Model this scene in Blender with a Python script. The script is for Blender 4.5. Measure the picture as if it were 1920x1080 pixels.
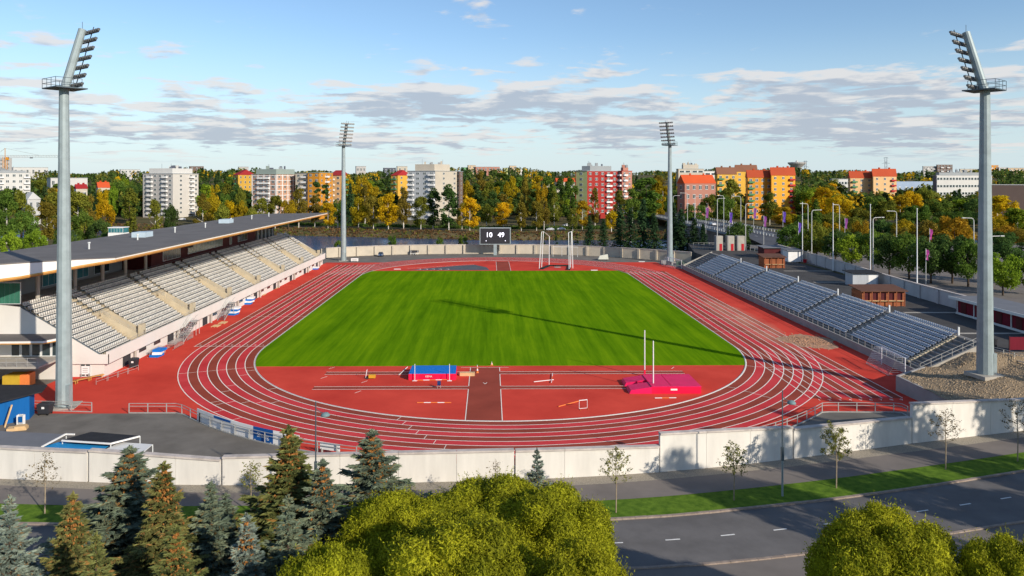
import bpy, bmesh, math, random
import numpy as np
from mathutils import Vector, Matrix
for o in list(bpy.data.objects): bpy.data.objects.remove(o)
SC = bpy.context.scene
COL = SC.collection
R = math.radians
# ---------------------------------------------------------------- camera
F, H, Y0, CX, CY, YAW, PX = 1404.26, 26.107, 334.77, -1.616, -159.10, 0.0108, -26.75
cam = bpy.data.cameras.new('camera'); camo = bpy.data.objects.new('camera', cam); COL.objects.link(camo)
camo.location = (CX, CY, H); camo.rotation_euler = (R(90), 0, -YAW)
cam.sensor_width = 36; cam.lens = F / 1920 * 36
cam.shift_x = -PX / 1920; cam.shift_y = -(540 - Y0) / 1920
cam.clip_start = 0.5; cam.clip_end = 20000
SC.camera = camo
# ---------------------------------------------------------------- light
SUN_AZ = Vector((0.685, -0.73, 0)).normalized(); SUN_EL = R(24)
SUNV = SUN_AZ * math.cos(SUN_EL) + Vector((0, 0, math.sin(SUN_EL)))
sl = bpy.data.lights.new('sun', 'SUN'); sl.energy = 2.95; sl.angle = R(0.7); sl.color = (1.0, 0.9, 0.76)
so = bpy.data.objects.new('sun', sl); COL.objects.link(so); so.location = (0, 0, 200)
so.rotation_euler = (-SUNV).to_track_quat('-Z', 'Y').to_euler()
W = bpy.data.worlds.new('World'); SC.world = W; W.use_nodes = True
nt = W.node_tree; N = nt.nodes; L = nt.links; N.clear()
def nn(t, **k):
    n = N.new(t)
    for a, b in k.items(): setattr(n, a, b)
    return n
def mth(op, a, b=None, c=None):
    n = nn('ShaderNodeMath', operation=op)
    for i, v in enumerate((a, b, c)):
        if v is None: continue
        if isinstance(v, (int, float)): n.inputs[i].default_value = v
        else: L.new(v, n.inputs[i])
    return n.outputs[0]
def rng(v, a, b, c, d):
    n = nn('ShaderNodeMapRange'); n.clamp = True; n.interpolation_type = 'SMOOTHSTEP'
    L.new(v, n.inputs[0])
    for i, x in enumerate((a, b, c, d)): n.inputs[i + 1].default_value = x
    return n.outputs[0]
sky = nn('ShaderNodeTexSky', sky_type='NISHITA', sun_disc=False)
sky.sun_elevation = SUN_EL; sky.sun_rotation = math.atan2(SUN_AZ.x, SUN_AZ.y)
sky.altitude = 0; sky.air_density = 1.0; sky.dust_density = 0.15; sky.ozone_density = 4.0
SKYTINT = (0.76, 0.74, 0.72, 1); HAZEC = (2.95, 3.65, 4.1, 1)
tc = nn('ShaderNodeTexCoord'); sep = nn('ShaderNodeSeparateXYZ'); L.new(tc.outputs['Generated'], sep.inputs[0])
# clouds live on a flat layer overhead: direction / elevation, lit from above
def layer(lift):
    zc = mth('ADD', mth('MAXIMUM', mth('ADD', sep.outputs[2], lift), 0.0), 0.080)
    u = mth('DIVIDE', sep.outputs[0], zc); v = mth('DIVIDE', sep.outputs[1], zc)
    cmb = nn('ShaderNodeCombineXYZ'); L.new(u, cmb.inputs[0]); L.new(v, cmb.inputs[1])
    rad = mth('SQRT', mth('ADD', mth('MULTIPLY', u, u), mth('MULTIPLY', v, v)))
    def noise(scale, detail, rough, loc, dist=0.0):
        mp = nn('ShaderNodeMapping'); mp.inputs['Location'].default_value = loc; L.new(cmb.outputs[0], mp.inputs[0])
        t = nn('ShaderNodeTexNoise'); t.inputs['Scale'].default_value = scale; t.inputs['Detail'].default_value = detail
        t.inputs['Roughness'].default_value = rough; t.inputs['Distortion'].default_value = dist
        L.new(mp.outputs[0], t.inputs['Vector']); return t.outputs['Fac']
    n1 = noise(2.7, 7, 0.58, CL1, 0.25); n2 = noise(0.5, 2, 0.5, CL2)
    bias = mth('SUBTRACT', rng(rad, 4.3, 5.6, -0.02, 0.17), rng(rad, 7.3, 8.9, 0.0, 0.15))
    return mth('ADD', mth('ADD', n1, mth('MULTIPLY', mth('SUBTRACT', n2, 0.5), 0.75)), bias)
CL1, CL2 = (7.7, 31.0, 0.0), (2.2, 17.9, 0.0)
dens = layer(0.0); densup = layer(0.012)
cov = rng(dens, 0.55, 0.69, 0.0, 0.85)
cov = mth('MULTIPLY', cov, rng(sep.outputs[2], 0.012, 0.04, 0.0, 1.0))
lit = mth('SUBTRACT', 1.0, rng(densup, 0.55, 0.72, 0.0, 1.0))
cc = nn('ShaderNodeMix', data_type='RGBA'); L.new(lit, cc.inputs[0])
cc.inputs[6].default_value = (2.15, 2.4, 2.85, 1); cc.inputs[7].default_value = (3.85, 3.75, 3.7, 1)
hs = nn('ShaderNodeMix', data_type='RGBA'); hs.blend_type = 'MULTIPLY'; hs.inputs[0].default_value = 1.0; L.new(sky.outputs[0], hs.inputs[6]); hs.inputs[7].default_value = SKYTINT
hz = nn('ShaderNodeMix', data_type='RGBA'); L.new(rng(sep.outputs[2], -0.02, 0.20, 0.85, 0.0), hz.inputs[0]); L.new(hs.outputs[2], hz.inputs[6]); hz.inputs[7].default_value = HAZEC
mx = nn('ShaderNodeMix', data_type='RGBA'); L.new(cov, mx.inputs[0]); L.new(hz.outputs[2], mx.inputs[6]); L.new(cc.outputs[2], mx.inputs[7])
bg = nn('ShaderNodeBackground'); bg.inputs['Strength'].default_value = 0.118; L.new(mx.outputs[2], bg.inputs['Color'])
wo = nn('ShaderNodeOutputWorld'); L.new(bg.outputs[0], wo.inputs[0])
SC.view_settings.view_transform = 'Standard'; SC.view_settings.look = 'None'
SC.view_settings.exposure = 0.82; SC.view_settings.gamma = 1.0
# ---------------------------------------------------------------- pixel to place (photo is 1920x1080)
_s, _c = math.sin(YAW), math.cos(YAW)
def gp(x, y, z=0.0):
    t = (H - z) * F / (y - Y0); k = (x - 960 - PX) / F
    return (CX + k * t * _c + t * _s, CY - k * t * _s + t * _c)
def dep(X, Y): return (X - CX) * _s + (Y - CY) * _c
def atd(x, y, d):                      # pixel at known depth
    k = (x - 960 - PX) / F
    return Vector((CX + k * d * _c + d * _s, CY - k * d * _s + d * _c, H - (y - Y0) / F * d))
# ---------------------------------------------------------------- materials
MATS = {}
def mat(name, col, rough=0.8, var=0.12, scale=1.0, col2=None, spec=0.12, metal=0.0, bump=0.0, bscale=None, stretch=None, island=0.0, objr=0.0, emit=None, es=1.0, detail=4, transl=0.0, rand2=None):
    if name in MATS: return MATS[name]
    m = bpy.data.materials.new(name); m.use_nodes = True; MATS[name] = m
    t = m.node_tree; ns = t.nodes; lk = t.links; b = ns['Principled BSDF']
    b.inputs['Roughness'].default_value = rough; b.inputs['Metallic'].default_value = metal
    b.inputs['Specular IOR Level'].default_value = spec
    g = ns.new('ShaderNodeTexCoord')
    vec = g.outputs['Object']
    geo = ns.new('ShaderNodeNewGeometry'); vec = geo.outputs['Position']
    if stretch:
        mp = ns.new('ShaderNodeMapping'); mp.inputs['Scale'].default_value = stretch; lk.new(vec, mp.inputs[0]); vec = mp.outputs[0]
    no = ns.new('ShaderNodeTexNoise'); no.inputs['Scale'].default_value = scale; no.inputs['Detail'].default_value = detail
    no.inputs['Roughness'].default_value = 0.6; lk.new(vec, no.inputs['Vector'])
    mr = ns.new('ShaderNodeMapRange'); mr.inputs[1].default_value = 0.3; mr.inputs[2].default_value = 0.7
    lk.new(no.outputs['Fac'], mr.inputs[0])
    mixn = ns.new('ShaderNodeMix'); mixn.data_type = 'RGBA'
    c1 = tuple(max(0, c * (1 - var)) for c in col); c2 = col2 if col2 else tuple(c * (1 + var) for c in col)
    mixn.inputs[6].default_value = (*c1, 1); mixn.inputs[7].default_value = (*c2, 1); lk.new(mr.outputs[0], mixn.inputs[0])
    out = mixn.outputs[2]
    if island or objr:
        hs = ns.new('ShaderNodeHueSaturation'); lk.new(out, hs.inputs['Color'])
        val = None
        if island:
            a = ns.new('ShaderNodeMapRange'); a.inputs[3].default_value = 1 - island; a.inputs[4].default_value = 1 + island
            lk.new(geo.outputs['Random Per Island'], a.inputs[0]); val = a.outputs[0]
        if objr:
            oi = ns.new('ShaderNodeObjectInfo')
            a2 = ns.new('ShaderNodeMapRange'); a2.inputs[3].default_value = 1 - objr; a2.inputs[4].default_value = 1 + objr
            lk.new(oi.outputs['Random'], a2.inputs[0])
            h2 = ns.new('ShaderNodeMapRange'); h2.inputs[3].default_value = 0.5 - objr * 0.06; h2.inputs[4].default_value = 0.5 + objr * 0.06
            wn = ns.new('ShaderNodeMath'); wn.operation = 'FRACT'; ml = ns.new('ShaderNodeMath'); ml.operation = 'MULTIPLY'; ml.inputs[1].default_value = 7.31
            lk.new(oi.outputs['Random'], ml.inputs[0]); lk.new(ml.outputs[0], wn.inputs[0]); lk.new(wn.outputs[0], h2.inputs[0]); lk.new(h2.outputs[0], hs.inputs['Hue'])
            if val is None: val = a2.outputs[0]
            else:
                mm = ns.new('ShaderNodeMath'); mm.operation = 'MULTIPLY'; lk.new(val, mm.inputs[0]); lk.new(a2.outputs[0], mm.inputs[1]); val = mm.outputs[0]
        lk.new(val, hs.inputs['Value']); out = hs.outputs[0]
    if rand2:                      # a share of the islands takes a second colour (dry leaves, cones)
        share, rc = rand2
        gt = ns.new('ShaderNodeMath'); gt.operation = 'LESS_THAN'; gt.inputs[1].default_value = share
        fr = ns.new('ShaderNodeMath'); fr.operation = 'FRACT'; m2 = ns.new('ShaderNodeMath'); m2.operation = 'MULTIPLY'; m2.inputs[1].default_value = 13.7
        lk.new(geo.outputs['Random Per Island'], m2.inputs[0]); lk.new(m2.outputs[0], fr.inputs[0]); lk.new(fr.outputs[0], gt.inputs[0])
        mm = ns.new('ShaderNodeMix'); mm.data_type = 'RGBA'; lk.new(gt.outputs[0], mm.inputs[0]); lk.new(out, mm.inputs[6]); mm.inputs[7].default_value = (*rc, 1); out = mm.outputs[2]
    lk.new(out, b.inputs['Base Color'])
    if bump:
        bn = ns.new('ShaderNodeTexNoise'); bn.inputs['Scale'].default_value = bscale or scale * 6; bn.inputs['Detail'].default_value = 3; lk.new(geo.outputs['Position'], bn.inputs['Vector'])
        bp = ns.new('ShaderNodeBump'); bp.inputs['Strength'].default_value = bump; bp.inputs['Distance'].default_value = 0.05
        lk.new(bn.outputs['Fac'], bp.inputs['Height']); lk.new(bp.outputs[0], b.inputs['Normal'])
    if emit:
        b.inputs['Emission Color'].default_value = (*emit, 1); b.inputs['Emission Strength'].default_value = es
    if transl:
        tr = ns.new('ShaderNodeBsdfTranslucent'); lk.new(out, tr.inputs['Color'])
        ms = ns.new('ShaderNodeMixShader'); ms.inputs[0].default_value = transl
        lk.new(b.outputs[0], ms.inputs[1]); lk.new(tr.outputs[0], ms.inputs[2]); lk.new(ms.outputs[0], ns['Material Output'].inputs[0])
    return m
# ---------------------------------------------------------------- mesh collector
class MB:
    def __init__(s): s.v = []; s.f = []; s.mi = []
    def add(s, vs, fs, mi=0):
        o = len(s.v); s.v += [tuple(p) for p in vs]; s.f += [tuple(i + o for i in f) for f in fs]; s.mi += [mi] * len(fs); return s
    def box(s, x0, x1, y0, y1, z0, z1, mi=0):
        return s.add([(x0,y0,z0),(x1,y0,z0),(x1,y1,z0),(x0,y1,z0),(x0,y0,z1),(x1,y0,z1),(x1,y1,z1),(x0,y1,z1)],
            [(0,3,2,1),(4,5,6,7),(0,1,5,4),(1,2,6,5),(2,3,7,6),(3,0,4,7)], mi)
    def obox(s, c, ax, hx, hy, z0, z1, mi=0):       # box turned by angle ax about z
        ca, sa = math.cos(ax), math.sin(ax); q = []
        for z in (z0, z1):
            for a, b in ((-hx,-hy),(hx,-hy),(hx,hy),(-hx,hy)): q.append((c[0]+a*ca-b*sa, c[1]+a*sa+b*ca, z))
        return s.add(q, [(0,3,2,1),(4,5,6,7),(0,1,5,4),(1,2,6,5),(2,3,7,6),(3,0,4,7)], mi)
    def prism(s, poly, z0, z1, mi=0):
        n = len(poly); z0f = z0 if callable(z0) else (lambda i: z0); z1f = z1 if callable(z1) else (lambda i: z1)
        vs = [(p[0], p[1], z0f(i)) for i, p in enumerate(poly)] + [(p[0], p[1], z1f(i)) for i, p in enumerate(poly)]
        fs = [tuple(range(n - 1, -1, -1)), tuple(range(n, 2 * n))] + [(i, (i+1) % n, n + (i+1) % n, n + i) for i in range(n)]
        return s.add(vs, fs, mi)
    def tube(s, pts, rad, n=6, mi=0, cap=True):
        pts = [Vector(p) for p in pts]; rs = rad if isinstance(rad, (list, tuple)) else [rad] * len(pts)
        rings = []
        for i, p in enumerate(pts):
            d = (pts[min(i+1, len(pts)-1)] - pts[max(i-1, 0)]).normalized()
            a = d.orthogonal().normalized() if abs(d.z) < 0.99 else Vector((1,0,0))
            if abs(d.z) < 0.99: a = d.cross(Vector((0,0,1))).normalized()
            b = d.cross(a).normalized()
            rings.append([p + (a * math.cos(2*math.pi*(k+.5)/n) + b * math.sin(2*math.pi*(k+.5)/n)) * rs[i] for k in range(n)])
        vs = [q for r_ in rings for q in r_]; fs = []
        for i in range(len(pts) - 1):
            for k in range(n):
                fs.append((i*n+k, i*n+(k+1) % n, (i+1)*n+(k+1) % n, (i+1)*n+k))
        if cap: fs += [tuple(range(n-1, -1, -1)), tuple(range((len(pts)-1)*n, len(pts)*n))]
        return s.add(vs, fs, mi)
    def lathe(s, c, prof, n=10, mi=0):
        vs = []; fs = []
        for r_, z in prof:
            for k in range(n): vs.append((c[0] + r_*math.cos(2*math.pi*k/n), c[1] + r_*math.sin(2*math.pi*k/n), c[2] + z))
        for i in range(len(prof) - 1):
            for k in range(n): fs.append((i*n+k, i*n+(k+1) % n, (i+1)*n+(k+1) % n, (i+1)*n+k))
        fs += [tuple(range(n-1, -1, -1)), tuple(range((len(prof)-1)*n, len(prof)*n))]
        return s.add(vs, fs, mi)
    def sheet(s, poly, z, mi=0):
        return s.add([(p[0], p[1], z) for p in poly], [tuple(range(len(poly)))], mi)
    def strip(s, a, b, z, mi=0):                   # a, b: lists of xy, same length
        n = len(a); vs = [(*p[:2], z) for p in a] + [(*p[:2], z) for p in b]
        return s.add(vs, [(i, i+1, n+i+1, n+i) for i in range(n-1)], mi)
    def mesh(s, name, mats, off=(0,0,0), smooth=False):
        me = bpy.data.meshes.new(name)
        me.from_pydata([(p[0]-off[0], p[1]-off[1], p[2]-off[2]) for p in s.v], [], s.f)
        if not isinstance(mats, (list, tuple)): mats = [mats]
        for m in mats: me.materials.append(m)
        if len(mats) > 1: me.polygons.foreach_set('material_index', s.mi)
        if smooth: me.polygons.foreach_set('use_smooth', [True] * len(me.polygons))
        me.update(); return me
    def build(s, name, mats, parent=None, base=None, smooth=False):
        """world-space vertices; a child sits relative to its (unrotated) parents, a top-level mesh gets its origin at its base"""
        if parent is not None: off = wloc(parent)
        elif base is not None: off = base
        else:
            a = np.array(s.v); off = ((a[:,0].min()+a[:,0].max())/2, (a[:,1].min()+a[:,1].max())/2, a[:,2].min())
        me = s.mesh(name, mats, off, smooth)
        o = bpy.data.objects.new(name, me); COL.objects.link(o)
        if parent is not None: o.parent = parent
        else: o.location = off
        return o
def wloc(o):
    v = Vector((0,0,0))
    while o is not None: v += o.location; o = o.parent
    return tuple(v)
def tag(o, label, cat, group=None):
    o['label'] = label; o['category'] = cat
    if group: o['group'] = group
    return o
def thing(name, label, cat, loc=(0,0,0), rotz=0.0, group=None):
    o = bpy.data.objects.new(name, None); COL.objects.link(o); o.location = loc; o.rotation_euler = (0,0,rotz); o.empty_display_size = 0.3
    return tag(o, label, cat, group)
def struct(o): o['kind'] = 'structure'; return o
def stuff(o): o['kind'] = 'stuff'; return o
def put(name, me, parent, loc=(0,0,0), rot=(0,0,0), sc=(1,1,1)):
    o = bpy.data.objects.new(name, me); COL.objects.link(o); o.parent = parent; o.location = loc; o.rotation_euler = rot; o.scale = sc; return o
KIDS = {}
def dup(root, loc, rotz=0.0, sc=None, label=None, group=None):
    def rec(o, par):
        c = o.copy(); COL.objects.link(c); c.parent = par
        for ch in KIDS.get(o.name) or o.children: rec(ch, c)
        return c
    c = rec(root, None); c.location = loc; c.rotation_euler = (root.rotation_euler[0], root.rotation_euler[1], rotz)
    if sc is not None: c.scale = sc if isinstance(sc, (tuple, list)) else (sc,)*3
    if label: c['label'] = label
    if group: c['group'] = group
    return c
def npmesh(name, V, Fq, mats, smooth=False, mi=None):
    """numpy arrays: V (n,3), Fq (m,4) quads"""
    me = bpy.data.meshes.new(name); V = np.asarray(V, np.float32); Fq = np.asarray(Fq, np.int32); k = Fq.shape[1]
    me.vertices.add(len(V)); me.vertices.foreach_set('co', V.ravel())
    me.loops.add(Fq.size); me.loops.foreach_set('vertex_index', Fq.ravel())
    me.polygons.add(len(Fq)); me.polygons.foreach_set('loop_start', np.arange(0, Fq.size, k, dtype=np.int32))
    if not isinstance(mats, (list, tuple)): mats = [mats]
    for m in mats: me.materials.append(m)
    if mi is not None: me.polygons.foreach_set('material_index', np.asarray(mi, np.int32))
    if smooth: me.polygons.foreach_set('use_smooth', np.ones(len(Fq), bool))
    me.update(calc_edges=True); return me
def textmesh(txt, size, m, ext=0.0, align='CENTER'):
    cu = bpy.data.curves.new('lettering', 'FONT'); cu.body = txt; cu.size = size; cu.align_x = align; cu.align_y = 'CENTER'; cu.extrude = ext; cu.resolution_u = 3
    o = bpy.data.objects.new('lettering', cu); COL.objects.link(o)
    me = bpy.data.meshes.new_from_object(o.evaluated_get(bpy.context.evaluated_depsgraph_get()))
    bpy.data.objects.remove(o); bpy.data.curves.remove(cu)
    me.materials.clear(); me.materials.append(m); return me
rnd = random.Random(7)
RG = np.random.default_rng(11)
# ================================================================ SETTING
def sst(a, b, x): t = np.clip((x - a) / (b - a), 0, 1); return t * t * (3 - 2 * t)
def far_shore(X): return np.interp(X, [-900, -206, -80, -6, 40, 120, 400, 900], [470, 254, 214, 192, 189, 196, 240, 380])
def near_shore(X): return np.interp(X, [-900, -206, -90, -60, 60, 120, 400, 900], [380, 176, 140, 120, 116, 122, 165, 300])
def gh(X, Y):
    X = np.asarray(X, float); Y = np.asarray(Y, float)
    z = np.full(np.broadcast(X, Y).shape, -0.06)
    ter = sst(83.2, 84.4, X) * sst(-86, -84, Y - 0.15 * (X - 84)) * (1 - sst(108, 116, Y)); z = z + 3.0 * ter
    fs, ns_ = far_shore(X), near_shore(X)
    riv = sst(ns_ - 6, ns_ + 4, Y) * (1 - sst(fs - 5, fs + 13, Y)); z = z - 6.0 * riv
    hill = 27.0 * sst(270, 860, Y + 0.05 * np.abs(X)) + 4 * np.sin(X / 310.0 + 1.0) * sst(450, 900, Y)
    return z + hill
def axis(parts): return np.unique(np.concatenate([np.linspace(*p) for p in parts]))
gx = axis([(-7000,-1500,12),(-1500,-320,24),(-320,82,70),(82,86,9),(86,320,40),(320,1500,24),(1500,7000,12)])
gy = axis([(-500,-90,12),(-90,-80,11),(-80,100,14),(100,280,75),(280,1100,42),(1100,9000,16)])
XX, YY = np.meshgrid(gx, gy); ZZ = gh(XX, YY); nx, ny = len(gx), len(gy)
idx = np.arange(nx * ny).reshape(ny, nx)
quads = np.stack([idx[:-1,:-1], idx[:-1,1:], idx[1:,1:], idx[1:,:-1]], -1).reshape(-1, 4)
m_ground = mat('ground_earth', (0.075, 0.085, 0.028), 0.95, 0.3, 0.06, col2=(0.15, 0.115, 0.06), detail=9, bump=0.4, bscale=0.7)
go = bpy.data.objects.new('ground', npmesh('ground', np.stack([XX, YY, ZZ], -1).reshape(-1, 3), quads, m_ground, True)); COL.objects.link(go); struct(go)
# river
m_water = mat('river_water', (0.03, 0.075, 0.17), 0.22, 0.25, 0.05, spec=0.6, bump=0.6, bscale=0.8, stretch=(0.3, 1, 1))
xs = np.linspace(-900, 900, 61)
MB().strip([(x, float(near_shore(x)) - 3) for x in xs], [(x, float(far_shore(x)) + 6) for x in xs], -3.0).build('river', m_water, base=(0,0,-3)); struct(bpy.data.objects['river'])
# ---------------------------------------------------------------- street in front of the wall
def bline(xs_, ys_):
    X = np.linspace(-120, 110, 93); Y = np.interp(X, xs_, ys_); k = np.ones(7) / 7
    Yp = np.pad(Y, 3, mode='edge'); return X, np.convolve(Yp, k, 'valid')
B_wall = bline([-120,-90,-44,-36,-24.3,0.3,13.4,26.5,40.1,53.4,80,110], [-88,-90.5,-93.6,-94.6,-95.6,-94.6,-93.2,-90,-85.8,-82.5,-75,-66])
B_grav = bline([-120,-43.2,-35.3,-26.5,5.7,16.3,23.3,38,52.1,80,110], [-90,-95,-96,-97.1,-96,-94,-92.4,-88.4,-84.4,-76,-67])
B_path = bline([-120,-40.8,-32.8,6.2,13.3,21.9,35.7,49.1,80,110], [-93,-98.7,-99.4,-99.2,-97.9,-96.2,-92.5,-88.5,-79,-70])
B_kerb = bline([-120,-36,-34,7.4,14.2,20.4,33.3,46,80,110], [-97,-102.2,-102.6,-102.4,-101,-100,-96.8,-92.9,-82,-73])
B_near = bline([-120,-36,8,17.5,22.4,32.3,39.1,80,110], [-104,-109.2,-109.3,-107.8,-106.9,-104.2,-102.5,-91,-82])
def bpts(b, dy=0.0): return [(float(x), float(y) + dy) for x, y in zip(*b)]
m_asph = mat('asphalt_dark', (0.145, 0.138, 0.135), 0.85, 0.22, 0.30, spec=0.15, bump=0.25, bscale=30, detail=8)
m_path = mat('asphalt_path', (0.19, 0.168, 0.152), 0.88, 0.14, 0.3, bump=0.2, bscale=30, detail=8)
m_gravel = mat('gravel_strip', (0.31, 0.275, 0.22), 0.95, 0.35, 9.0, bump=0.8, bscale=14, detail=6)
m_verge = mat('verge_grass', (0.075, 0.165, 0.012), 0.95, 0.35, 1.6, col2=(0.13, 0.22, 0.02), bump=0.6, bscale=12, detail=8)
m_kerbst = mat('granite_kerb', (0.30, 0.24, 0.20), 0.8, 0.25, 2.0, bump=0.3, bscale=20)
m_white = mat('road_paint', (0.72, 0.72, 0.70), 0.7, 0.10, 3.0)
struct(MB().strip(bpts(B_kerb), bpts(B_near, -0.1), 0.0).build('road', m_asph, base=(0,-105,0)))
struct(MB().strip(bpts(B_grav), bpts(B_path), 0.10).build('pavement', m_path, base=(0,-97,0)))
struct(MB().strip(bpts(B_wall, 0.6), bpts(B_grav, -0.02), 0.094).build('gravel_strip', m_gravel, base=(0,-95,0)))
struct(MB().strip(bpts(B_path, 0.02), bpts(B_kerb, 0.0), 0.092).build('verge', m_verge, base=(0,-100,0)))
struct(MB().strip(bpts(B_near, -0.28), bpts(B_near, -5.2), 0.008).build('cycle_path', m_path, base=(0,-112,0)))
struct(MB().strip(bpts(B_near, -5.2), bpts(B_near, -60), 0.02).build('lawn', m_verge, base=(0,-130,0)))
# kerb stones, each its own piece
def kerbrow(bl, name, w, z0, z1, xr, off):
    root = MB(); par = None
    X, Y = bl; seg = np.hypot(np.diff(X), np.diff(Y)); S = np.concatenate([[0], np.cumsum(seg)])
    par = bpy.data.objects.new(name, None); COL.objects.link(par); struct(par); par.location = (0, float(Y.mean()), 0)
    s = 0.0
    while s < S[-1] - 1.2:
        Ls = 1.0 * rnd.uniform(0.97, 1.03); a = np.array([np.interp(s, S, X), np.interp(s, S, Y)]); b = np.array([np.interp(s + Ls - .02, S, X), np.interp(s + Ls - .02, S, Y)])
        s += Ls
        if not (xr[0] < a[0] < xr[1]): continue
        c = (a + b) / 2; an = math.atan2(b[1]-a[1], b[0]-a[0]); zz = z1 + rnd.uniform(-.012, .012)
        MB().obox((c[0], c[1] + off + rnd.uniform(-.012,.012)), an, np.hypot(*(b-a))/2, w/2, z0, zz).build('kerb_stone', m_kerbst, par)
kerbrow(B_kerb, 'kerb', 0.26, -0.05, 0.125, (-50, 60), 0.02)
kerbrow(B_near, 'near_kerb', 0.24, -0.05, 0.10, (2, 60), -0.16)
# dashes on the road
dm = bpy.data.objects.new('road_markings', None); COL.objects.link(dm); struct(dm)
Xm = np.linspace(-110, 100, 800); Ym = (np.interp(Xm, *B_kerb) + np.interp(Xm, *B_near)) / 2 - 0.05
Sm = np.concatenate([[0], np.cumsum(np.hypot(np.diff(Xm), np.diff(Ym)))])
s0 = float(np.interp(7.4, Xm, Sm)) % 4.25
s = s0
while s < Sm[-1] - 2:
    a = (np.interp(s-.55, Sm, Xm), np.interp(s-.55, Sm, Ym)); b = (np.interp(s+.55, Sm, Xm), np.interp(s+.55, Sm, Ym))
    MB().obox(((a[0]+b[0])/2, (a[1]+b[1])/2), math.atan2(b[1]-a[1], b[0]-a[0]), 0.55, 0.06, 0.002, 0.007).build('dash', m_white, dm); s += 4.25
# ---------------------------------------------------------------- stadium ground
m_yard = mat('asphalt_yard', (0.17, 0.155, 0.135), 0.9, 0.25, 0.25, bump=0.2, bscale=25, detail=9)
def arc(cy, r, a0, a1, n=48): return [(r*math.cos(a0+(a1-a0)*i/n), cy + r*math.sin(a0+(a1-a0)*i/n)) for i in range(n+1)]
wy = lambda x: float(np.interp(x, *B_wall))
yard = [(x, wy(x) + 0.5) for x in np.linspace(-80, 53.5, 50)] + [(54, -60), (62.5, -60), (62.5, 72), (52, 84), (38, 94), (14, 101), (-24, 101), (-36, 98), (-57, 96), (-80, 96)]
struct(MB().sheet(yard, 0.0).build('stadium_yard', m_yard, base=(0,0,0)))
m_red = mat('track_red', (0.60, 0.054, 0.036), 0.9, 0.14, 0.12, spec=0.05, col2=(0.70, 0.078, 0.050), bump=0.1, bscale=40, detail=8)
a1 = math.asin(33.3 / 48.7); a2 = math.asin(31.8 / 46.8)
red = [(-52.25, 74), (-58, -70), (-58, -75.3)] + arc(-42.195, 48.7, math.pi + a1, 2*math.pi - a1) + [(46, -75.6), (54, -72), (54, 58), (50, 74)] + arc(42.195, 46.8, a2, math.pi - a2)
struct(MB().sheet(red, 0.004).build('track_apron', m_red, base=(0,0,0)))
# lanes
m_l1 = mat('lane_brown', (0.30, 0.062, 0.040), 0.9, 0.16, 0.2, spec=0.05, bump=0.1, bscale=40, detail=8)
m_l2 = mat('lane_red', (0.60, 0.044, 0.050), 0.9, 0.15, 0.2, spec=0.05, col2=(0.66, 0.07, 0.075), bump=0.1, bscale=40, detail=8)
def dust_mat(m):                                  # trodden earth spread over the lanes on the bench side
    t = m.node_tree; ns = t.nodes; lk = t.links; b = ns['Principled BSDF']; src = b.inputs['Base Color'].links[0].from_socket
    geo = ns.new('ShaderNodeNewGeometry'); sp = ns.new('ShaderNodeSeparateXYZ'); lk.new(geo.outputs['Position'], sp.inputs[0])
    def M_(op, a, k):
        n = ns.new('ShaderNodeMath'); n.operation = op
        for i, v in enumerate((a, k)):
            if isinstance(v, (int, float)): n.inputs[i].default_value = v
            else: lk.new(v, n.inputs[i])
        return n.outputs[0]
    dx = M_('DIVIDE', M_('SUBTRACT', sp.outputs[0], 45.2), 4.6); dy = M_('DIVIDE', M_('ADD', sp.outputs[1], 20.0), 34.0)
    r2 = M_('ADD', M_('MULTIPLY', dx, dx), M_('MULTIPLY', dy, dy))
    no = ns.new('ShaderNodeTexNoise'); no.inputs['Scale'].default_value = .35; no.inputs['Detail'].default_value = 7; mp = ns.new('ShaderNodeMapping'); mp.inputs['Scale'].default_value = (1, .35, 1); lk.new(geo.outputs['Position'], mp.inputs[0]); lk.new(mp.outputs[0], no.inputs['Vector'])
    v = M_('SUBTRACT', M_('MULTIPLY', no.outputs['Fac'], 1.7), r2); mr = ns.new('ShaderNodeMapRange'); mr.inputs[1].default_value = .1; mr.inputs[2].default_value = 1.0; mr.inputs[4].default_value = .8; lk.new(v, mr.inputs[0])
    mx_ = ns.new('ShaderNodeMix'); mx_.data_type = 'RGBA'; lk.new(mr.outputs[0], mx_.inputs[0]); lk.new(src, mx_.inputs[6]); mx_.inputs[7].default_value = (.56, .23, .15, 1); lk.new(mx_.outputs[2], b.inputs['Base Color'])
for m_ in (m_red, m_l1, m_l2): dust_mat(m_)
m_line = mat('track_line', (0.88, 0.82, 0.72), 0.7, 0.10, 2.0)
LW = 1.22
def ring(off, n=72):
    r = 36.5 + off; p = []
    p += arc(-42.195, r, math.pi, 2*math.pi, n); p += [(r, y) for y in np.linspace(-42.195, 42.195, 13)[1:-1]]
    p += arc(42.195, r, 0, math.pi, n); p += [(-r, y) for y in np.linspace(42.195, -42.195, 13)[1:]]
    return p
trk = bpy.data.objects.new('running_track', None); COL.objects.link(trk); struct(trk)
for i in range(9):                                # straights run on beyond the bends
    xa, xb = 36.5 + i*LW, 36.5 + (i+1)*LW
    MB().sheet([(-xb,-42.3), (-xa,-42.3), (-xa,67.8), (-xb,67.8)], 0.008).build('lane_straight', m_l1 if i % 2 == 0 else m_l2, trk)
    MB().sheet([(xa,-70.6), (xb,-70.6), (xb,52), (xa,52)], 0.008).build('lane_straight', m_l1 if i % 2 == 0 else m_l2, trk)
for i in range(8):
    MB().strip(ring((i+1)*LW), ring(i*LW), 0.012).build('lane', m_l1 if i % 2 == 0 else m_l2, trk)
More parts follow.
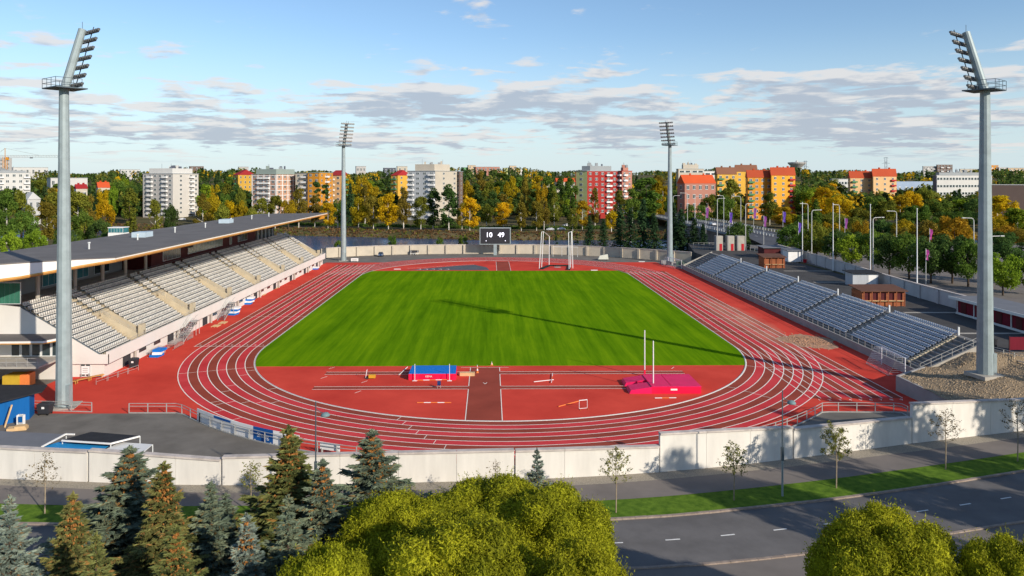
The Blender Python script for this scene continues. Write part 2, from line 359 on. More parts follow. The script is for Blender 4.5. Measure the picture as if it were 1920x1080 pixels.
def line(p, q, w=0.10, z=0.020, name='line'):
    a = math.atan2(q[1]-p[1], q[0]-p[0]); l = math.hypot(q[0]-p[0], q[1]-p[1])
    return MB().obox(((p[0]+q[0])/2, (p[1]+q[1])/2), a, l/2, w/2, z-0.003, z).build(name, m_line, trk)
for i in range(9):
    o_ = i*LW; MB().strip(ring(o_ + 0.055), ring(o_ - 0.055), 0.018).build('lane_line', m_line, trk)
for i in range(10):
    x = 36.5 + i*LW; line((-x, -42.2), (-x, 67.8), z=0.0215); line((x, -70.6), (x, 50), z=0.0215)
# raised inner kerb
m_alu = mat('aluminium', (0.62, 0.62, 0.60), 0.4, 0.08, 3.0, metal=0.3)
kk = MB(); ra, rb = ring(-0.06), ring(-0.16)
for i in range(len(ra) - 1): kk.add([(*ra[i],0.0),(*ra[i+1],0.0),(*rb[i+1],0.0),(*rb[i],0.0),(*ra[i],0.06),(*ra[i+1],0.06),(*rb[i+1],0.06),(*rb[i],0.06)], [(4,5,6,7),(0,1,5,4),(3,7,6,2)])
kk.build('inner_kerb', m_alu, trk)
# starts and exchange marks
line((-47.6, -42.2), (-36.5, -42.2), 0.12, 0.024); line((-47.5, 57.8), (-36.5, 57.8), 0.06, 0.024); line((-47.5, 48), (-36.5, 48), 0.05, 0.024); line((-47.5, -17), (-36.5, -17), 0.05, 0.024)
line((36.5, -57.2), (47.5, -57.2), 0.08, 0.024); line((36.5, -67.6), (47.5, -67.6), 0.06, 0.024); line((36.5, -31.5), (46.3, -31.5), 0.05, 0.024); line((36.5, -20), (46.3, -20), 0.05, 0.024)
for i in range(8):
    for a in (math.pi*1.13 + i*0.055, math.pi*1.40 + i*0.030, math.pi*1.22 + (i*0.37 % 0.2), math.pi*1.78 - i*0.008):
        r0, r1 = 36.5 + i*LW, 36.5 + (i+1)*LW; c, s_ = math.cos(a), math.sin(a)
        if rnd.random() < 0.8: line((r0*c, -42.195 + r0*s_), (r1*c, -42.195 + r1*s_), 0.06, 0.0225)
r0, r1 = 36.5, 46.3
for a in (math.pi*1.115, math.pi*1.885): line((r0*math.cos(a), -42.195 + r0*math.sin(a)), (r1*math.cos(a), -42.195 + r1*math.sin(a)), 0.06, 0.0225)
for i in range(9):
    put('lane_number', textmesh(str(9 - i) if i else '9', 0.75, m_line), trk, (47.0 - i*LW, -71.25, 0.020), (0, 0, 0))
    put('lane_number', textmesh(str(i + 1), 0.75, m_line), trk, (-36.9 - i*LW - 0.2, -41.3, 0.0245), (0, 0, math.pi))
# worn dusty pink track on the bench side and the heap of earth
m_dust = mat('earth_dust', (0.42, 0.25, 0.16), 0.95, 0.3, 1.2, bump=0.6, bscale=6, detail=8)
def blob(c, rx, ry, rot, z, n=36, j=0.25, sd=1):
    rr = random.Random(sd); ph = [rr.uniform(0, 6.28) for _ in range(4)]; out = []
    for i in range(n):
        t = 2*math.pi*i/n; k = 1 + j*(math.sin(2*t+ph[0])*.4 + math.sin(3*t+ph[1])*.35 + math.sin(5*t+ph[2])*.25)
        x, y = rx*k*math.cos(t), ry*k*math.sin(t); out.append((c[0]+x*math.cos(rot)-y*math.sin(rot), c[1]+x*math.sin(rot)+y*math.cos(rot)))
    return out
# earth heap as a real low mound of crumbs
def heap(c, rx, ry, h, label, n, sd):
    g_ = np.random.default_rng(sd); bm = MB(); k = 16; P = []
    for i in range(k+1):
        for j in range(k+1):
            a, b = i/k*2-1, j/k*2-1; rr = math.hypot(a, b); z = max(0.0, 1-rr)**1.2*h + g_.uniform(0, .05)*(rr < 0.95)
            P.append((c[0]+a*rx*(1+.15*math.sin(5*b)), c[1]+b*ry*(1+.1*math.sin(4*a)), max(-0.02, z - 0.03) + 0.005))
    bm.add(P, [(i*(k+1)+j, i*(k+1)+j+1, (i+1)*(k+1)+j+1, (i+1)*(k+1)+j) for i in range(k) for j in range(k)])
    t = thing('earth_heap', label, 'earth heap', (c[0], c[1], 0))
    bm.build('mound', m_dust, t, smooth=True)
    cb = MB()
    for _ in range(n):
        a = g_.normal(0, .38, 2); x, y = c[0]+a[0]*rx, c[1]+a[1]*ry; s_ = g_.uniform(.03, .09); z = max(0, 1-math.hypot(*a))**1.2*h
        cb.box(x-s_, x+s_, y-s_*.8, y+s_*.8, z-.03, z+s_)
    stuff(cb.build('clods', m_dust, t)); return t
heap((gp(1515,640)[0], gp(1515,640)[1]), 4.6, 5.6, 0.22, 'low spread heap of brown earth on the red surface by the bench stand', 700, 3)
# D areas: runways and marks
m_run = m_l1
de = bpy.data.objects.new('jumping_area', None); COL.objects.link(de); struct(de)
MB().sheet([(-4.25,-78.4), (-0.25,-78.4), (-0.25,-55.6), (-4.25,-55.6)], 0.014).build('javelin_runway', m_run, de)
MB().sheet([(0.4,76.6), (4.4,76.6), (4.4,53), (0.4,53)], 0.0145).build('javelin_runway', m_run, de)
for ya in (-58.5, -65.6):
    for xa, xb in ((-23.6, -4.3), (-0.2, 24.5)):
        MB().sheet([(xa, ya-.61), (xb, ya-.61), (xb, ya+.61), (xa, ya+.61)], 0.014).build('jump_runway', m_run, de)
        for d in (-.61, .61): line((xa, ya+d), (xb, ya+d), 0.09, 0.022)
for x in (-4.25, -0.25):
    line((x, -78.5), (x, -66.3), 0.09, 0.0235); line((x, -64.9), (x, -59.2), 0.09, 0.0235); line((x, -57.8), (x, -55.6), 0.09, 0.0235)
    line((x+4.65, 76.6), (x+4.65, 53), 0.09, 0.0235)
line((-5.6, -55.6), (1.0, -55.6), 0.08, 0.0235)
line((-2.45, -63.3), (-2.2, -64), .08, .0235); line((-2.2, -64), (-1.95, -63.3), .08, .0247)
for px_, py_ in ((623,690),(608,708),(684,716),(672,735),(1262,690)):
    x, y = gp(px_, py_); line((x-.35, y-.5), (x+.25, y+.5), 0.07, 0.0235)
# far end: dark fan with arcs
m_fan = mat('tar_grey', (0.10, 0.11, 0.12), 0.85, 0.12, 0.4)
A = gp(763, 506.5); Bf = gp(918, 506.5); fan = [A, Bf, gp(912, 501), gp(890, 496.5), gp(860, 498)]
MB().sheet(fan, 0.014).build('shot_sector', m_fan, de)
line(gp(763, 503.5), gp(889, 495.5), 0.12, 0.022)
for px_ in (778, 791, 804, 817, 831):
    c = gp(px_, 505); MB().strip([(c[0]+1.6*math.cos(t), c[1]+1.9*math.sin(t)) for t in np.linspace(-1.2,1.2,9)], [(c[0]+1.75*math.cos(t), c[1]+2.05*math.sin(t)) for t in np.linspace(-1.2,1.2,9)], 0.021).build('arc_line', m_line, de)
# pitch
m_grass = mat('pitch_grass', (0.050, 0.135, 0.006), 1.0, 0.0, 1.0, spec=0.0)
def pitch_mat(m):
    t = m.node_tree; ns = t.nodes; lk = t.links; b = ns['Principled BSDF']
    geo = ns.new('ShaderNodeNewGeometry')
    def tex(sc_, st, det, rot=0.0):
        mp = ns.new('ShaderNodeMapping'); mp.inputs['Scale'].default_value = st; mp.inputs['Rotation'].default_value = (0,0,rot); lk.new(geo.outputs['Position'], mp.inputs[0])
        n = ns.new('ShaderNodeTexNoise'); n.inputs['Scale'].default_value = sc_; n.inputs['Detail'].default_value = det; n.inputs['Roughness'].default_value = .65; lk.new(mp.outputs[0], n.inputs['Vector']); return n.outputs['Fac']
    a = tex(0.55, (1, 0.035, 1), 5); c = tex(0.10, (1, 0.5, 1), 4); d = tex(1.7, (1, 0.06, 1), 3, 0.12); e = tex(6.0, (1,1,1), 4)
    def mul(x, k):
        n = ns.new('ShaderNodeMath'); n.operation = 'MULTIPLY'; n.inputs[1].default_value = k; lk.new(x, n.inputs[0]); return n.outputs[0]
    def ad(x, y):
        n = ns.new('ShaderNodeMath'); n.operation = 'ADD'; lk.new(x, n.inputs[0]); lk.new(y, n.inputs[1]); return n.outputs[0]
    f = ad(ad(mul(a, .52), mul(c, .24)), ad(mul(d, .18), mul(e, .08)))
    mr = ns.new('ShaderNodeMapRange'); mr.inputs[1].default_value = .38; mr.inputs[2].default_value = .62; lk.new(f, mr.inputs[0])
    cr = ns.new('ShaderNodeValToRGB'); cr.color_ramp.elements[0].color = (0.064, 0.160, 0.003, 1); cr.color_ramp.elements[1].color = (0.165, 0.295, 0.005, 1)
    k = cr.color_ramp.elements.new(.5); k.color = (0.106, 0.226, 0.004, 1)
    lk.new(mr.outputs[0], cr.inputs[0]); lk.new(cr.outputs[0], b.inputs['Base Color'])
pitch_mat(m_grass)
def capy(r, ycut, cy): return math.sqrt(max(0, r*r - (ycut-cy)**2))
rin = 36.3; xn = capy(rin, -54.7, -42.195); xf = capy(rin, 52.6, 42.195)
an = math.atan2(-54.7+42.195, xn); af = math.atan2(52.6-42.195, xf)
poly = arc(-42.195, rin, math.pi - an, math.pi, 8)[::1] if False else []
pl = [(-xn, -54.7), (xn, -54.7)] + arc(-42.195, rin, an, 0, 8)[1:] + arc(42.195, rin, 0, af, 8) + [(-xf, 52.6)] + [(-x, y) for x, y in arc(42.195, rin, af, 0, 8)][1:] + [(-x, y) for x, y in arc(-42.195, rin, 0, an, 8)][:-1]
struct(MB().prism(pl, 0.0, 0.035).build('pitch', m_grass, base=(0,0,0)))
# plaza behind the bench stand, at a higher level
m_plaza = mat('asphalt_plaza', (0.075, 0.072, 0.070), 0.9, 0.2, 0.3, bump=0.2, bscale=25, detail=8)
RW = [gp(1470,478,3), gp(1500,487,3), gp(1640,536,3), gp(1812,586,3), (82.5, -52)]
RWX = 82.6
pz = [(62.6,-59), (RWX+.5,-72), (RWX+.5,112), (70,112), (62.6,75)]
struct(MB().prism(pz, -0.05, 3.0).build('plaza', m_plaza, base=(70,0,0)))
m_conc = mat('concrete_pale', (0.40, 0.37, 0.32), 0.85, 0.12, 0.8, bump=0.15, bscale=12, detail=7)
pm = bpy.data.objects.new('plaza_bands', None); COL.objects.link(pm); struct(pm)
for a, b in (((1470,508),(1560,508)), ((1525,529),(1600,529)), ((1695,586),(1812,586)), ((1795,625),(1920,625))):
    p, q = gp(*a, 3.0), gp(*b, 3.0); MB().obox(((p[0]+q[0])/2, (p[1]+q[1])/2), math.atan2(q[1]-p[1], q[0]-p[0]), math.hypot(q[0]-p[0], q[1]-p[1])/2, 0.45, 2.99, 3.006).build('paving_band', m_conc, pm)
# car park and road on the bridge
struct(MB().strip([(84.5,-60),(84.5,100)], [(190,-60),(190,100)], 2.99).build('car_park', m_path, base=(130,20,3)))
m_road2 = mat('asphalt_bridge', (0.085, 0.088, 0.10), 0.85, 0.12, 0.2)
# ================================================================ FLOODLIGHT MASTS
m_galv = mat('galvanised', (0.29, 0.345, 0.355), 0.5, 0.14, 0.8, metal=0.15, detail=6)
m_galv2 = mat('galvanised_dark', (0.10, 0.13, 0.15), 0.5, 0.1, 1.0, metal=0.4)
m_lens = mat('lamp_glass', (0.45, 0.43, 0.40), 0.15, 0.05, 1.0, spec=0.8)
m_lampb = mat('lamp_body', (0.16, 0.16, 0.155), 0.4, 0.1, 2.0, metal=0.5)
m_rust = mat('rust_stain', (0.22, 0.12, 0.05), 0.9, 0.3, 1.5)
def oct_tube(mb, p0, p1, r0, r1, n=12): mb.tube([p0, p1], [r0, r1], n)
def lamp_mesh():
    b = MB()
    # floodlight: squat drum facing +x, tilted down, with a yoke
    prof = [(0.10,-.18),(0.20,-.12),(0.27,.05),(0.29,.12)]
    vs = []; n = 10
    for r_, x in prof:
        for k in range(n): vs.append((x, r_*math.cos(2*math.pi*k/n), r_*math.sin(2*math.pi*k/n)))
    fs = [(i*n+k, i*n+(k+1)%n, (i+1)*n+(k+1)%n, (i+1)*n+k) for i in range(3) for k in range(n)] + [tuple(range(n-1,-1,-1))]
    b.add(vs, fs, 0); b.add(vs[3*n:], [tuple(range(n))], 1)
    b.box(-.06,.06,-.33,-.29,-.34,.06,0); b.box(-.06,.06,.29,.33,-.34,.06,0); b.box(-.06,.06,-.33,.33,-.38,-.33,0)
    return b.mesh('lamp', [m_lampb, m_lens])
LAMP = lamp_mesh()
def mast(loc, d, label, zplat=36.4, plinth=True):
    z0 = loc[2]; t = thing('floodlight_mast', label, 'floodlight mast', loc, 0, 'floodlight masts around the stadium')
    d = Vector((d[0], d[1], 0)).normalized(); r = Vector((d.y, -d.x, 0)); o = Vector(loc)
    hh = zplat - z0
    zs = [0, 0.24, 0.42, 0.60, 0.78, 1.0]; rad = [0.90, 0.82, 0.75, 0.68, 0.60, 0.52]
    for i in range(5):
        b = MB(); b.tube([o + Vector((0,0,hh*zs[i] - (0.05 if i else 0))), o + Vector((0,0,hh*zs[i+1]))], [rad[i]+.012, rad[i+1]], 12); b.build('pole_section', m_galv, t)
    if plinth: MB().obox((loc[0], loc[1]), 0.2, 1.5, 1.5, z0-0.3, z0+0.12).build('footing', m_conc, t)
    dr = MB(); a = o - d*0.0 + Vector((0.82, -0.35, 0)); dr.box(a.x-.25, a.x+.12, a.y-.35, a.y+.25, z0+.3, z0+2.6); dr.build('service_hatch', m_galv, t)
    top = o + Vector((0,0,hh)); tip = top + d*2.0 + Vector((0,0,7.1))
    MB().tube([top - Vector((0,0,.3)), top + d*2.0 + Vector((0,0,7.1))], [0.50, 0.42], 12).build('head_column', m_galv, t)
    MB().tube([tip, tip + Vector((0,0,0.9))], 0.03, 5).build('lightning_rod', m_galv2, t)
    pf = MB(); pf.obox((top.x + d.x*.1, top.y + d.y*.1), math.atan2(d.y, d.x), 1.7, 1.9, zplat-.05, zplat+.08)
    pf.build('platform', m_galv2, t)
    rl = MB()
    cs = [top + d*a_ + r*b_ for a_, b_ in ((-1.6,-1.8),(-1.6,1.8),(1.2,1.8))] ; cs2 = [top + d*1.2 - r*1.8] + cs
    for i in range(3):
        for hz in (0.55, 1.1): rl.tube([cs2[i] + Vector((0,0,hz)), cs2[i+1] + Vector((0,0,hz))], 0.03, 5)
        for q in (0, .34, .67, 1.0):
            p = cs2[i].lerp(cs2[i+1], q); rl.tube([p, p + Vector((0,0,1.1))], 0.03, 5)
    rl.build('railing', m_galv2, t)
    ax = (tip - top).normalized(); fr = MB(); off = d*1.15
    fr.tube([top + off + ax*0.0, top + off + ax*7.9], 0.06, 5); fr.build('lamp_frame', m_galv2, t)
    for k in range(7):
        c = top + ax*(0.25 + k*1.12) + off*0.85
        b = MB(); b.tube([c - r*2.2, c + r*2.2], 0.055, 5); b.tube([c - off*0.85, c + off*.15], 0.05, 5); b.build('crossarm', m_galv2, t)
        for j in range(8):
            p = c + r*(-2.05 + j*4.1/7) + Vector((0,0,.29))
            q = put('lamp', LAMP, t, p - o, (0, R(28), math.atan2(d.y, d.x) + R((j-3.5)*5)), (.82,.82,.82))
    st = MB(); st.box(o.x+.2, o.x+.42, o.y-.75, o.y-.60, z0+hh*.30, z0+hh*.42)
    return t
def mast_pos(px, py, z): x, y = gp(px, py, z); return (x, y, z)
NL = mast_pos(120, 762, 0.0); NR = mast_pos(1847, 702, 3.2); FLm = mast_pos(644, 489, 0.0); FRm = mast_pos(1256, 492, 0.0)
mast(NL, (0.62, 0.78), 'tall grey floodlight mast beside the white end wall of the roofed grandstand')
mast(NR, (-0.62, 0.78), 'tall grey floodlight mast standing on the gravel mound by the bench stand')
mast(FLm, (0.62, -0.78), 'floodlight mast behind the far lane starts, between grandstand and white board')
mast(FRm, (-0.62, -0.78), 'floodlight mast in front of the dark spruces behind the far goal')
# ================================================================ ROOFED GRANDSTAND
m_wwall = mat('white_render', (0.68, 0.65, 0.60), 0.8, 0.05, 0.25, bump=0.05, bscale=10)
m_tier = mat('tier_concrete', (0.50, 0.43, 0.31), 0.85, 0.12, 0.7, bump=0.15, bscale=15, detail=7)
m_seat = mat('seat_white', (0.60, 0.575, 0.53), 0.5, 0.10, 0.9, island=0.10)
m_felt = mat('roof_felt', (0.155, 0.145, 0.14), 0.9, 0.14, 0.25, bump=0.15, bscale=8, detail=8)
m_fascia = mat('roof_fascia', (0.78, 0.75, 0.71), 0.7, 0.04, 0.4)
m_wood = mat('wood_trim', (0.50, 0.25, 0.07), 0.6, 0.2, 1.5, stretch=(1,.1,1))
m_maroon = mat('maroon_panel', (0.085, 0.018, 0.020), 0.6, 0.15, 0.7)
m_glass = mat('window_glass', (0.03, 0.045, 0.05), 0.08, 0.3, 0.6, spec=0.8)
m_glassb = mat('teal_glass', (0.05, 0.20, 0.23), 0.1, 0.3, 0.6, spec=0.8)
m_greyw = mat('grey_cladding', (0.30, 0.30, 0.29), 0.8, 0.08, 0.5)
m_dark = mat('dark_interior', (0.05, 0.05, 0.055), 0.9, 0.2, 0.5)
m_rail = mat('steel_rail', (0.42, 0.42, 0.40), 0.45, 0.1, 2.0, metal=0.3)
m_frame = mat('frame_white', (0.62, 0.64, 0.63), 0.6, 0.05, 1.0)
Y1, Y2 = -60.2, 70.0
NR_ = 14; X0, DX, Z0, DZ = -53.2, 0.72, 2.55, 0.495
GS = thing('grandstand', 'roofed grandstand with rows of white seats and a long dark roof', 'grandstand', (-60, 5, 0))
# vomitories: (front Y centre)
def yatX(px, X):
    k = (px - 960 - PX) / F; t = (X - CX) / (k*_c + _s); return CY - k*t*_s + t*_c
VOM = [yatX(p, -54.6) for p in (244, 343, 415, 472, 519, 556, 588)]
VW, VROW = 1.25, 7
def rowz(i): return Z0 + i*DZ
xb_top = X0 - NR_*DX
for i in range(NR_):
    xa, xb = X0 - i*DX, X0 - (i+1)*DX
    segs = []; y = Y1 + 0.25
    if i < VROW:
        for v in VOM: segs.append((y, v - VW)); y = v + VW
    segs.append((y, Y2 - 0.25))
    b = MB()
    for a, c in segs:
        if c - a > .2: b.box(xb, xa, a, c, rowz(i) - 0.75, rowz(i))
    b.build('tier_step', m_tier, GS)
MB().box(X0 + 0.0, -51.95, Y1 + .25, Y2 - .25, 2.1, 2.3).build('front_walkway', m_tier, GS)
MB().box(-52.0, -51.72, Y1, Y2, 1.75, 3.35).build('parapet', m_wwall, GS)
b = MB()
for k in range(66):
    y = Y1 + .6 + k*2.0
    if y < Y2: b.tube([(-51.9, y, 3.35), (-51.9, y, 3.75)], 0.025, 4)
b.tube([(-51.9, Y1, 3.75), (-51.9, Y2, 3.75)], 0.03, 5); b.build('parapet_rail', m_rail, GS)
# aisles either side of each vomitory run up to the top as half steps
ais = sorted([v - VW - 0.62 for v in VOM] + [v + VW + 0.62 for v in VOM])
for a in ais:
    if a < Y1 + 1 or a > Y2 - 1: continue
    b = MB()
    for i in range(NR_ - 1):
        b.box(X0 - (i+1)*DX - .01, X0 - (i+1)*DX + DX*.5, a - .48, a + .48, rowz(i) - .02, rowz(i) + DZ*.5)
    b.build('aisle_stair', m_tier, GS)
# entrance blocks
for v in VOM:
    xf, xk = X0 + 0.15, X0 - VROW*DX
    for s_ in (-1, 1):
        ya, yb = sorted((v + s_*VW, v + s_*(VW - .25)))
        bb = MB(); zf, zk = 3.55, rowz(VROW) + 0.45
        bb.add([(xf,ya,2.2),(xf,yb,2.2),(xk,yb,2.2),(xk,ya,2.2),(xf,ya,zf),(xf,yb,zf),(xk,yb,zk),(xk,ya,zk)], [(0,3,2,1),(4,5,6,7),(0,1,5,4),(1,2,6,5),(2,3,7,6),(3,0,4,7)]); bb.build('entrance_wall', m_tier, GS)
    MB().box(xk - .02, xk + .22, v - VW + .25, v + VW - .25, 2.2, rowz(VROW) + 0.45).build('entrance_back', m_tier, GS)
    MB().box(xf - .55, xf + .0, v + VW - .9, v + VW + .35, 2.2, 4.5).build('entrance_pillar', m_tier, GS)
    MB().box(xk, xf, v - VW + .25, v + VW - .25, 2.2, 2.32).build('entrance_floor', m_tier, GS)
    b = MB(); za, zb_ = 3.55 + .5, rowz(VROW) + .95
    for q in (0, .25, .5, .75, 1): 
        x = xf + (xk-xf)*q; z = za + (zb_-za)*q; b.tube([(x, v-VW+.12, z-.5), (x, v-VW+.12, z)], .022, 4)
    b.tube([(xf, v-VW+.12, za), (xk, v-VW+.12, zb_)], .025, 5); b.tube([(xf, v-VW+.12, za-.25), (xk, v-VW+.12, zb_-.25)], .02, 5); b.build('entrance_rail', m_rail, GS)
# seats
def seat_mesh(m, nm='seat'):
    b = MB(); b.box(-.20, .20, -.21, .21, .36, .42); b.add([(-.20,-.21,.40),(-.20,.21,.40),(-.26,.21,.80),(-.26,-.21,.80),(-.15,-.21,.40),(-.15,.21,.40),(-.22,.21,.80),(-.22,-.21,.80)], [(0,3,2,1),(4,5,6,7),(0,1,5,4),(1,2,6,5),(2,3,7,6),(3,0,4,7)])
    b.box(-.05,.05,-.05,.05,0,.37); return b
def seats(root, spots, m, zrot, near_key, zs=1.0):
    base = seat_mesh(m); bv = np.array(base.v)*np.array([1, 1, zs]); bf = np.array(base.f)
    if zrot: bv = bv * np.array([-1,-1,1])
    spots = sorted(spots, key=near_key)
    me = npmesh('seat', bv, bf, m); o0 = Vector(wloc(root))
    for p in spots[:300]: put('seat', me, root, Vector(p) - o0)
    rest = np.array(spots[300:]) - np.array(o0)
    V = (bv[None] + rest[:, None]).reshape(-1, 3); Fq = (bf[None] + (np.arange(len(rest))*len(bv))[:, None, None]).reshape(-1, 4)
    stuff(put('seat_rows', npmesh('seat_rows', V, Fq, m), root))
sp = []
for i in range(NR_):
    y = Y1 + 0.7; x = X0 - (i+.55)*DX
    while y < Y2 - .6:
        ok = all(abs(y - a) > .70 for a in ais) and (i >= VROW + 1 or all(abs(y - v) > VW + .3 for v in VOM))
        if i >= VROW + 1 and any(abs(y - v) < .0 for v in VOM): ok = False
        if ok: sp.append((x, y, rowz(i)))
        y += 0.5
for i in range(NR_):                              # dark bar added under each row for the shadow line below the seats
    segs = []; y = Y1 + .5
    if i < VROW + 1:
        for v in VOM: segs.append((y, v - VW - 1.2)); y = v + VW + 1.2
    segs.append((y, Y2 - .5)); b = MB(); x = X0 - (i+.55)*DX
    for a, c in segs:
        if c - a > .5: b.box(x + .10, x + .19, a, c, rowz(i) + .22, rowz(i) + .345)
    b.build('seat_shadow_bar', m_galv2, GS)
seats(GS, sp, m_seat, False, lambda p: math.hypot(p[0]-CX, p[1]-CY))
# end wall (white) with sloping top, bodies under the tiers
def side_wall(y0, y1, nm):
    prof = [(-51.72,1.75),(-51.72,3.0),(-53.0,3.0),(xb_top,rowz(NR_-1)+.25),(-66.4,9.6),(-66.4,1.75)]
    b = MB(); n = len(prof); b.add([(x,y0,z) for x,z in prof] + [(x,y1,z) for x,z in prof], [tuple(range(n)), tuple(range(2*n-1,n-1,-1))] + [(i,n+i,n+(i+1)%n,(i+1)%n) for i in range(n)]); b.build(nm, m_wwall, GS)
side_wall(Y1 - .02, Y1 + .24, 'end_wall'); side_wall(Y2 - .24, Y2 + .02, 'end_wall')
b = MB(); b.tube([(-52.9, Y1+.1, 3.12), (xb_top, Y1+.1, rowz(NR_-1)+.37)], .07, 5); b.build('end_wall_capping', m_galv2, GS)
MB().box(-66.0, -52.35, Y1 + 1.0, Y2 - 1.0, 0, 1.9).build('base_storey', m_wwall, GS)
# openings in the base storey front: dark recess panels, doors, columns
for k in range(26):
    y = -55 + k*4.8
    if y > Y2 - 4: break
    MB().box(-52.33, -52.30, y, y + 2.2, 0.05 if k % 3 == 0 else 0.9, 1.62).build('opening', m_dark if k % 3 == 0 else m_glass, GS)
for k in range(60):
    y = -10 + k*1.35
    if y > Y2 - 1: break
    MB().box(-52.34, -52.29, y, y + .55, 1.35, 1.68).build('vent', m_dark, GS)
for k in range(9):
    y = -52 + k*14.5; MB().tube([(-52.0, y, 0), (-52.0, y, 1.76)], .18, 10).build('front_column', m_conc, GS)
# upper deck, back wall, enclosed boxes, columns
MB().box(-70, xb_top, Y1 + .3, Y2 - 4, 8.9, rowz(NR_-1) + .15).build('upper_deck', m_greyw, GS)
MB().box(-70.3, -70, Y1 + .3, Y2 - 4, 0, 13.2).build('back_wall', m_greyw, GS)
MB().box(-70, -64.6, -19, 43.0, rowz(NR_-1) + .16, 13.4).build('press_box', m_maroon, GS)
def win(y0, y1, z0, z1, x, nm='window', g=None, n=1):
    w = MB().box(x - .02, x + .05, y0 - .08, y1 + .08, z0 - .08, z1 + .08).build(nm, m_frame if n else m_maroon, GS)
    d = (y1 - y0) / max(1, n)
    for i in range(max(1, n)): MB().box(x + .04, x + .065, y0 + i*d + .05, y0 + (i+1)*d - .05, z0, z1).build('pane', g or m_glass, w)
m_glassl = mat('pale_glass', (0.22, 0.27, 0.23), 0.12, 0.4, 0.35, spec=0.8)
win(-2, 18, 10.4, 12.0, -64.6, g=m_glassl, n=12); win(29, 36, 10.3, 12.2, -64.6, n=3); win(-14, -6, 10.2, 12.1, -64.6, n=4); win(23, 24.4, 10.2, 11.8, -64.6, g=m_glassl)
for y in (45.5, 49, 52.5, 56, 59.5, 63): MB().box(-66, -65.7, y, y + .35, 9.2, 13.6).build('white_fin', m_frame, GS)
MB().box(-68, -66, 43, 65.5, rowz(NR_-1)+.16, 13.4).build('glazed_lounge', m_glass, GS)
win(-44, -38, 9.6, 12.2, -69.9, g=m_glassb, n=4); win(-36, -31, 9.6, 12.2, -69.9, g=m_glassb, n=3); win(-29, -24, 9.6, 12.2, -69.9, n=2)
for y in (-55.7, -46.5, -38.5, -31, -23.5):
    MB().tube([(-63.6, y, rowz(NR_-1) + .1), (-63.6, y, 14.2)], .28, 12).build('column', m_conc, GS)
b = MB()
for k in range(40):
    y = -56 + k*3.0
    if y > 40: break
    b.tube([(-63.0, y, 9.1), (-63.0, y, 10.1)], .025, 4)
b.tube([(-63.0,-56,10.1),(-63.0,40,10.1)], .03, 5); b.tube([(-63.0,-56,9.6),(-63.0,40,9.6)], .02, 5); b.build('deck_rail', m_galv2, GS)
m_gscreen = mat('green_screen_glass', (0.045, 0.17, 0.12), 0.12, 0.25, 0.9, spec=0.7, stretch=(4,1,.2))
gsc = MB().box(-66.6, -63.1, Y1 - .1, Y1 + .05, 9.65, 12.5).build('wind_screen_frame', m_frame, GS)
for k in range(5): MB().box(-66.5 + k*.68, -66.5 + k*.68 + .64, Y1 - .14, Y1 - .09, 9.75, 12.4).build('glass_panel', m_gscreen, gsc)
# roof: wedge, thin at the front edge, deep at the back
rt = [(-51.6, Y1 + 1.6), (-51.6, 72.0), (-70.5, 63.5), (-71.5, -75.5), (-66, -69.5), (-60.5, -64.4), (-55.5, -60.6)]
zt = [15.55]*7; zb = [15.15, 15.15, 13.6, 13.2, 13.25, 13.7, 14.55]
rf = MB(); rf.prism(rt, lambda i: zb[i], lambda i: 15.45); rf.build('roof', m_fascia, GS)
rfo = [o for o in GS.children if o.name.startswith('roof')][0]
MB().prism([(x*.9985 - .085 if x > -60 else x*0.999, y) for x, y in rt], 15.44, 15.60).build('roof_felt', m_felt, rfo)
b = MB(); eb = [(rt[(0+i) % 7], zb[(0+i) % 7]) for i in (1, 0, 6, 5, 4, 3)]
for (p, za), (q, zb_) in zip(eb[:-1], eb[1:]):
    b.tube([(p[0]+.05, p[1]-.03, za-.02), (q[0]+.05, q[1]-.03, zb_-.02)], .20, 5)
b.build('wooden_edge', m_wood, rfo)
for px_, py_ in ((267, 440), (424, 414)):
    x, y = gp(px_, py_ + 4, 15.6); MB().box(x-1.2, x+1.2, y-1.6, y+1.6, 15.58, 16.5).build('roof_vent', mat('vent_blue', (0.45,0.55,0.62), .5, .06, 1.), rfo)
for px_, py_ in ((167, 467), (258, 450), (328, 436), (385, 427), (472, 411), (504, 406), (433, 417)):
    x, y = gp(px_, py_, 15.6); MB().lathe((x, y, 15.55), [(.12,0),(.12,.9),(.2,.9),(.2,1.1)], 8).build('roof_pipe', m_frame, rfo)
# speakers under the roof front
for y in (-30, -5, 18, 41, 60): MB().box(-53.6, -52.7, y - .5, y + .5, 14.3, 15.0).build('loudspeaker', m_dark, GS)
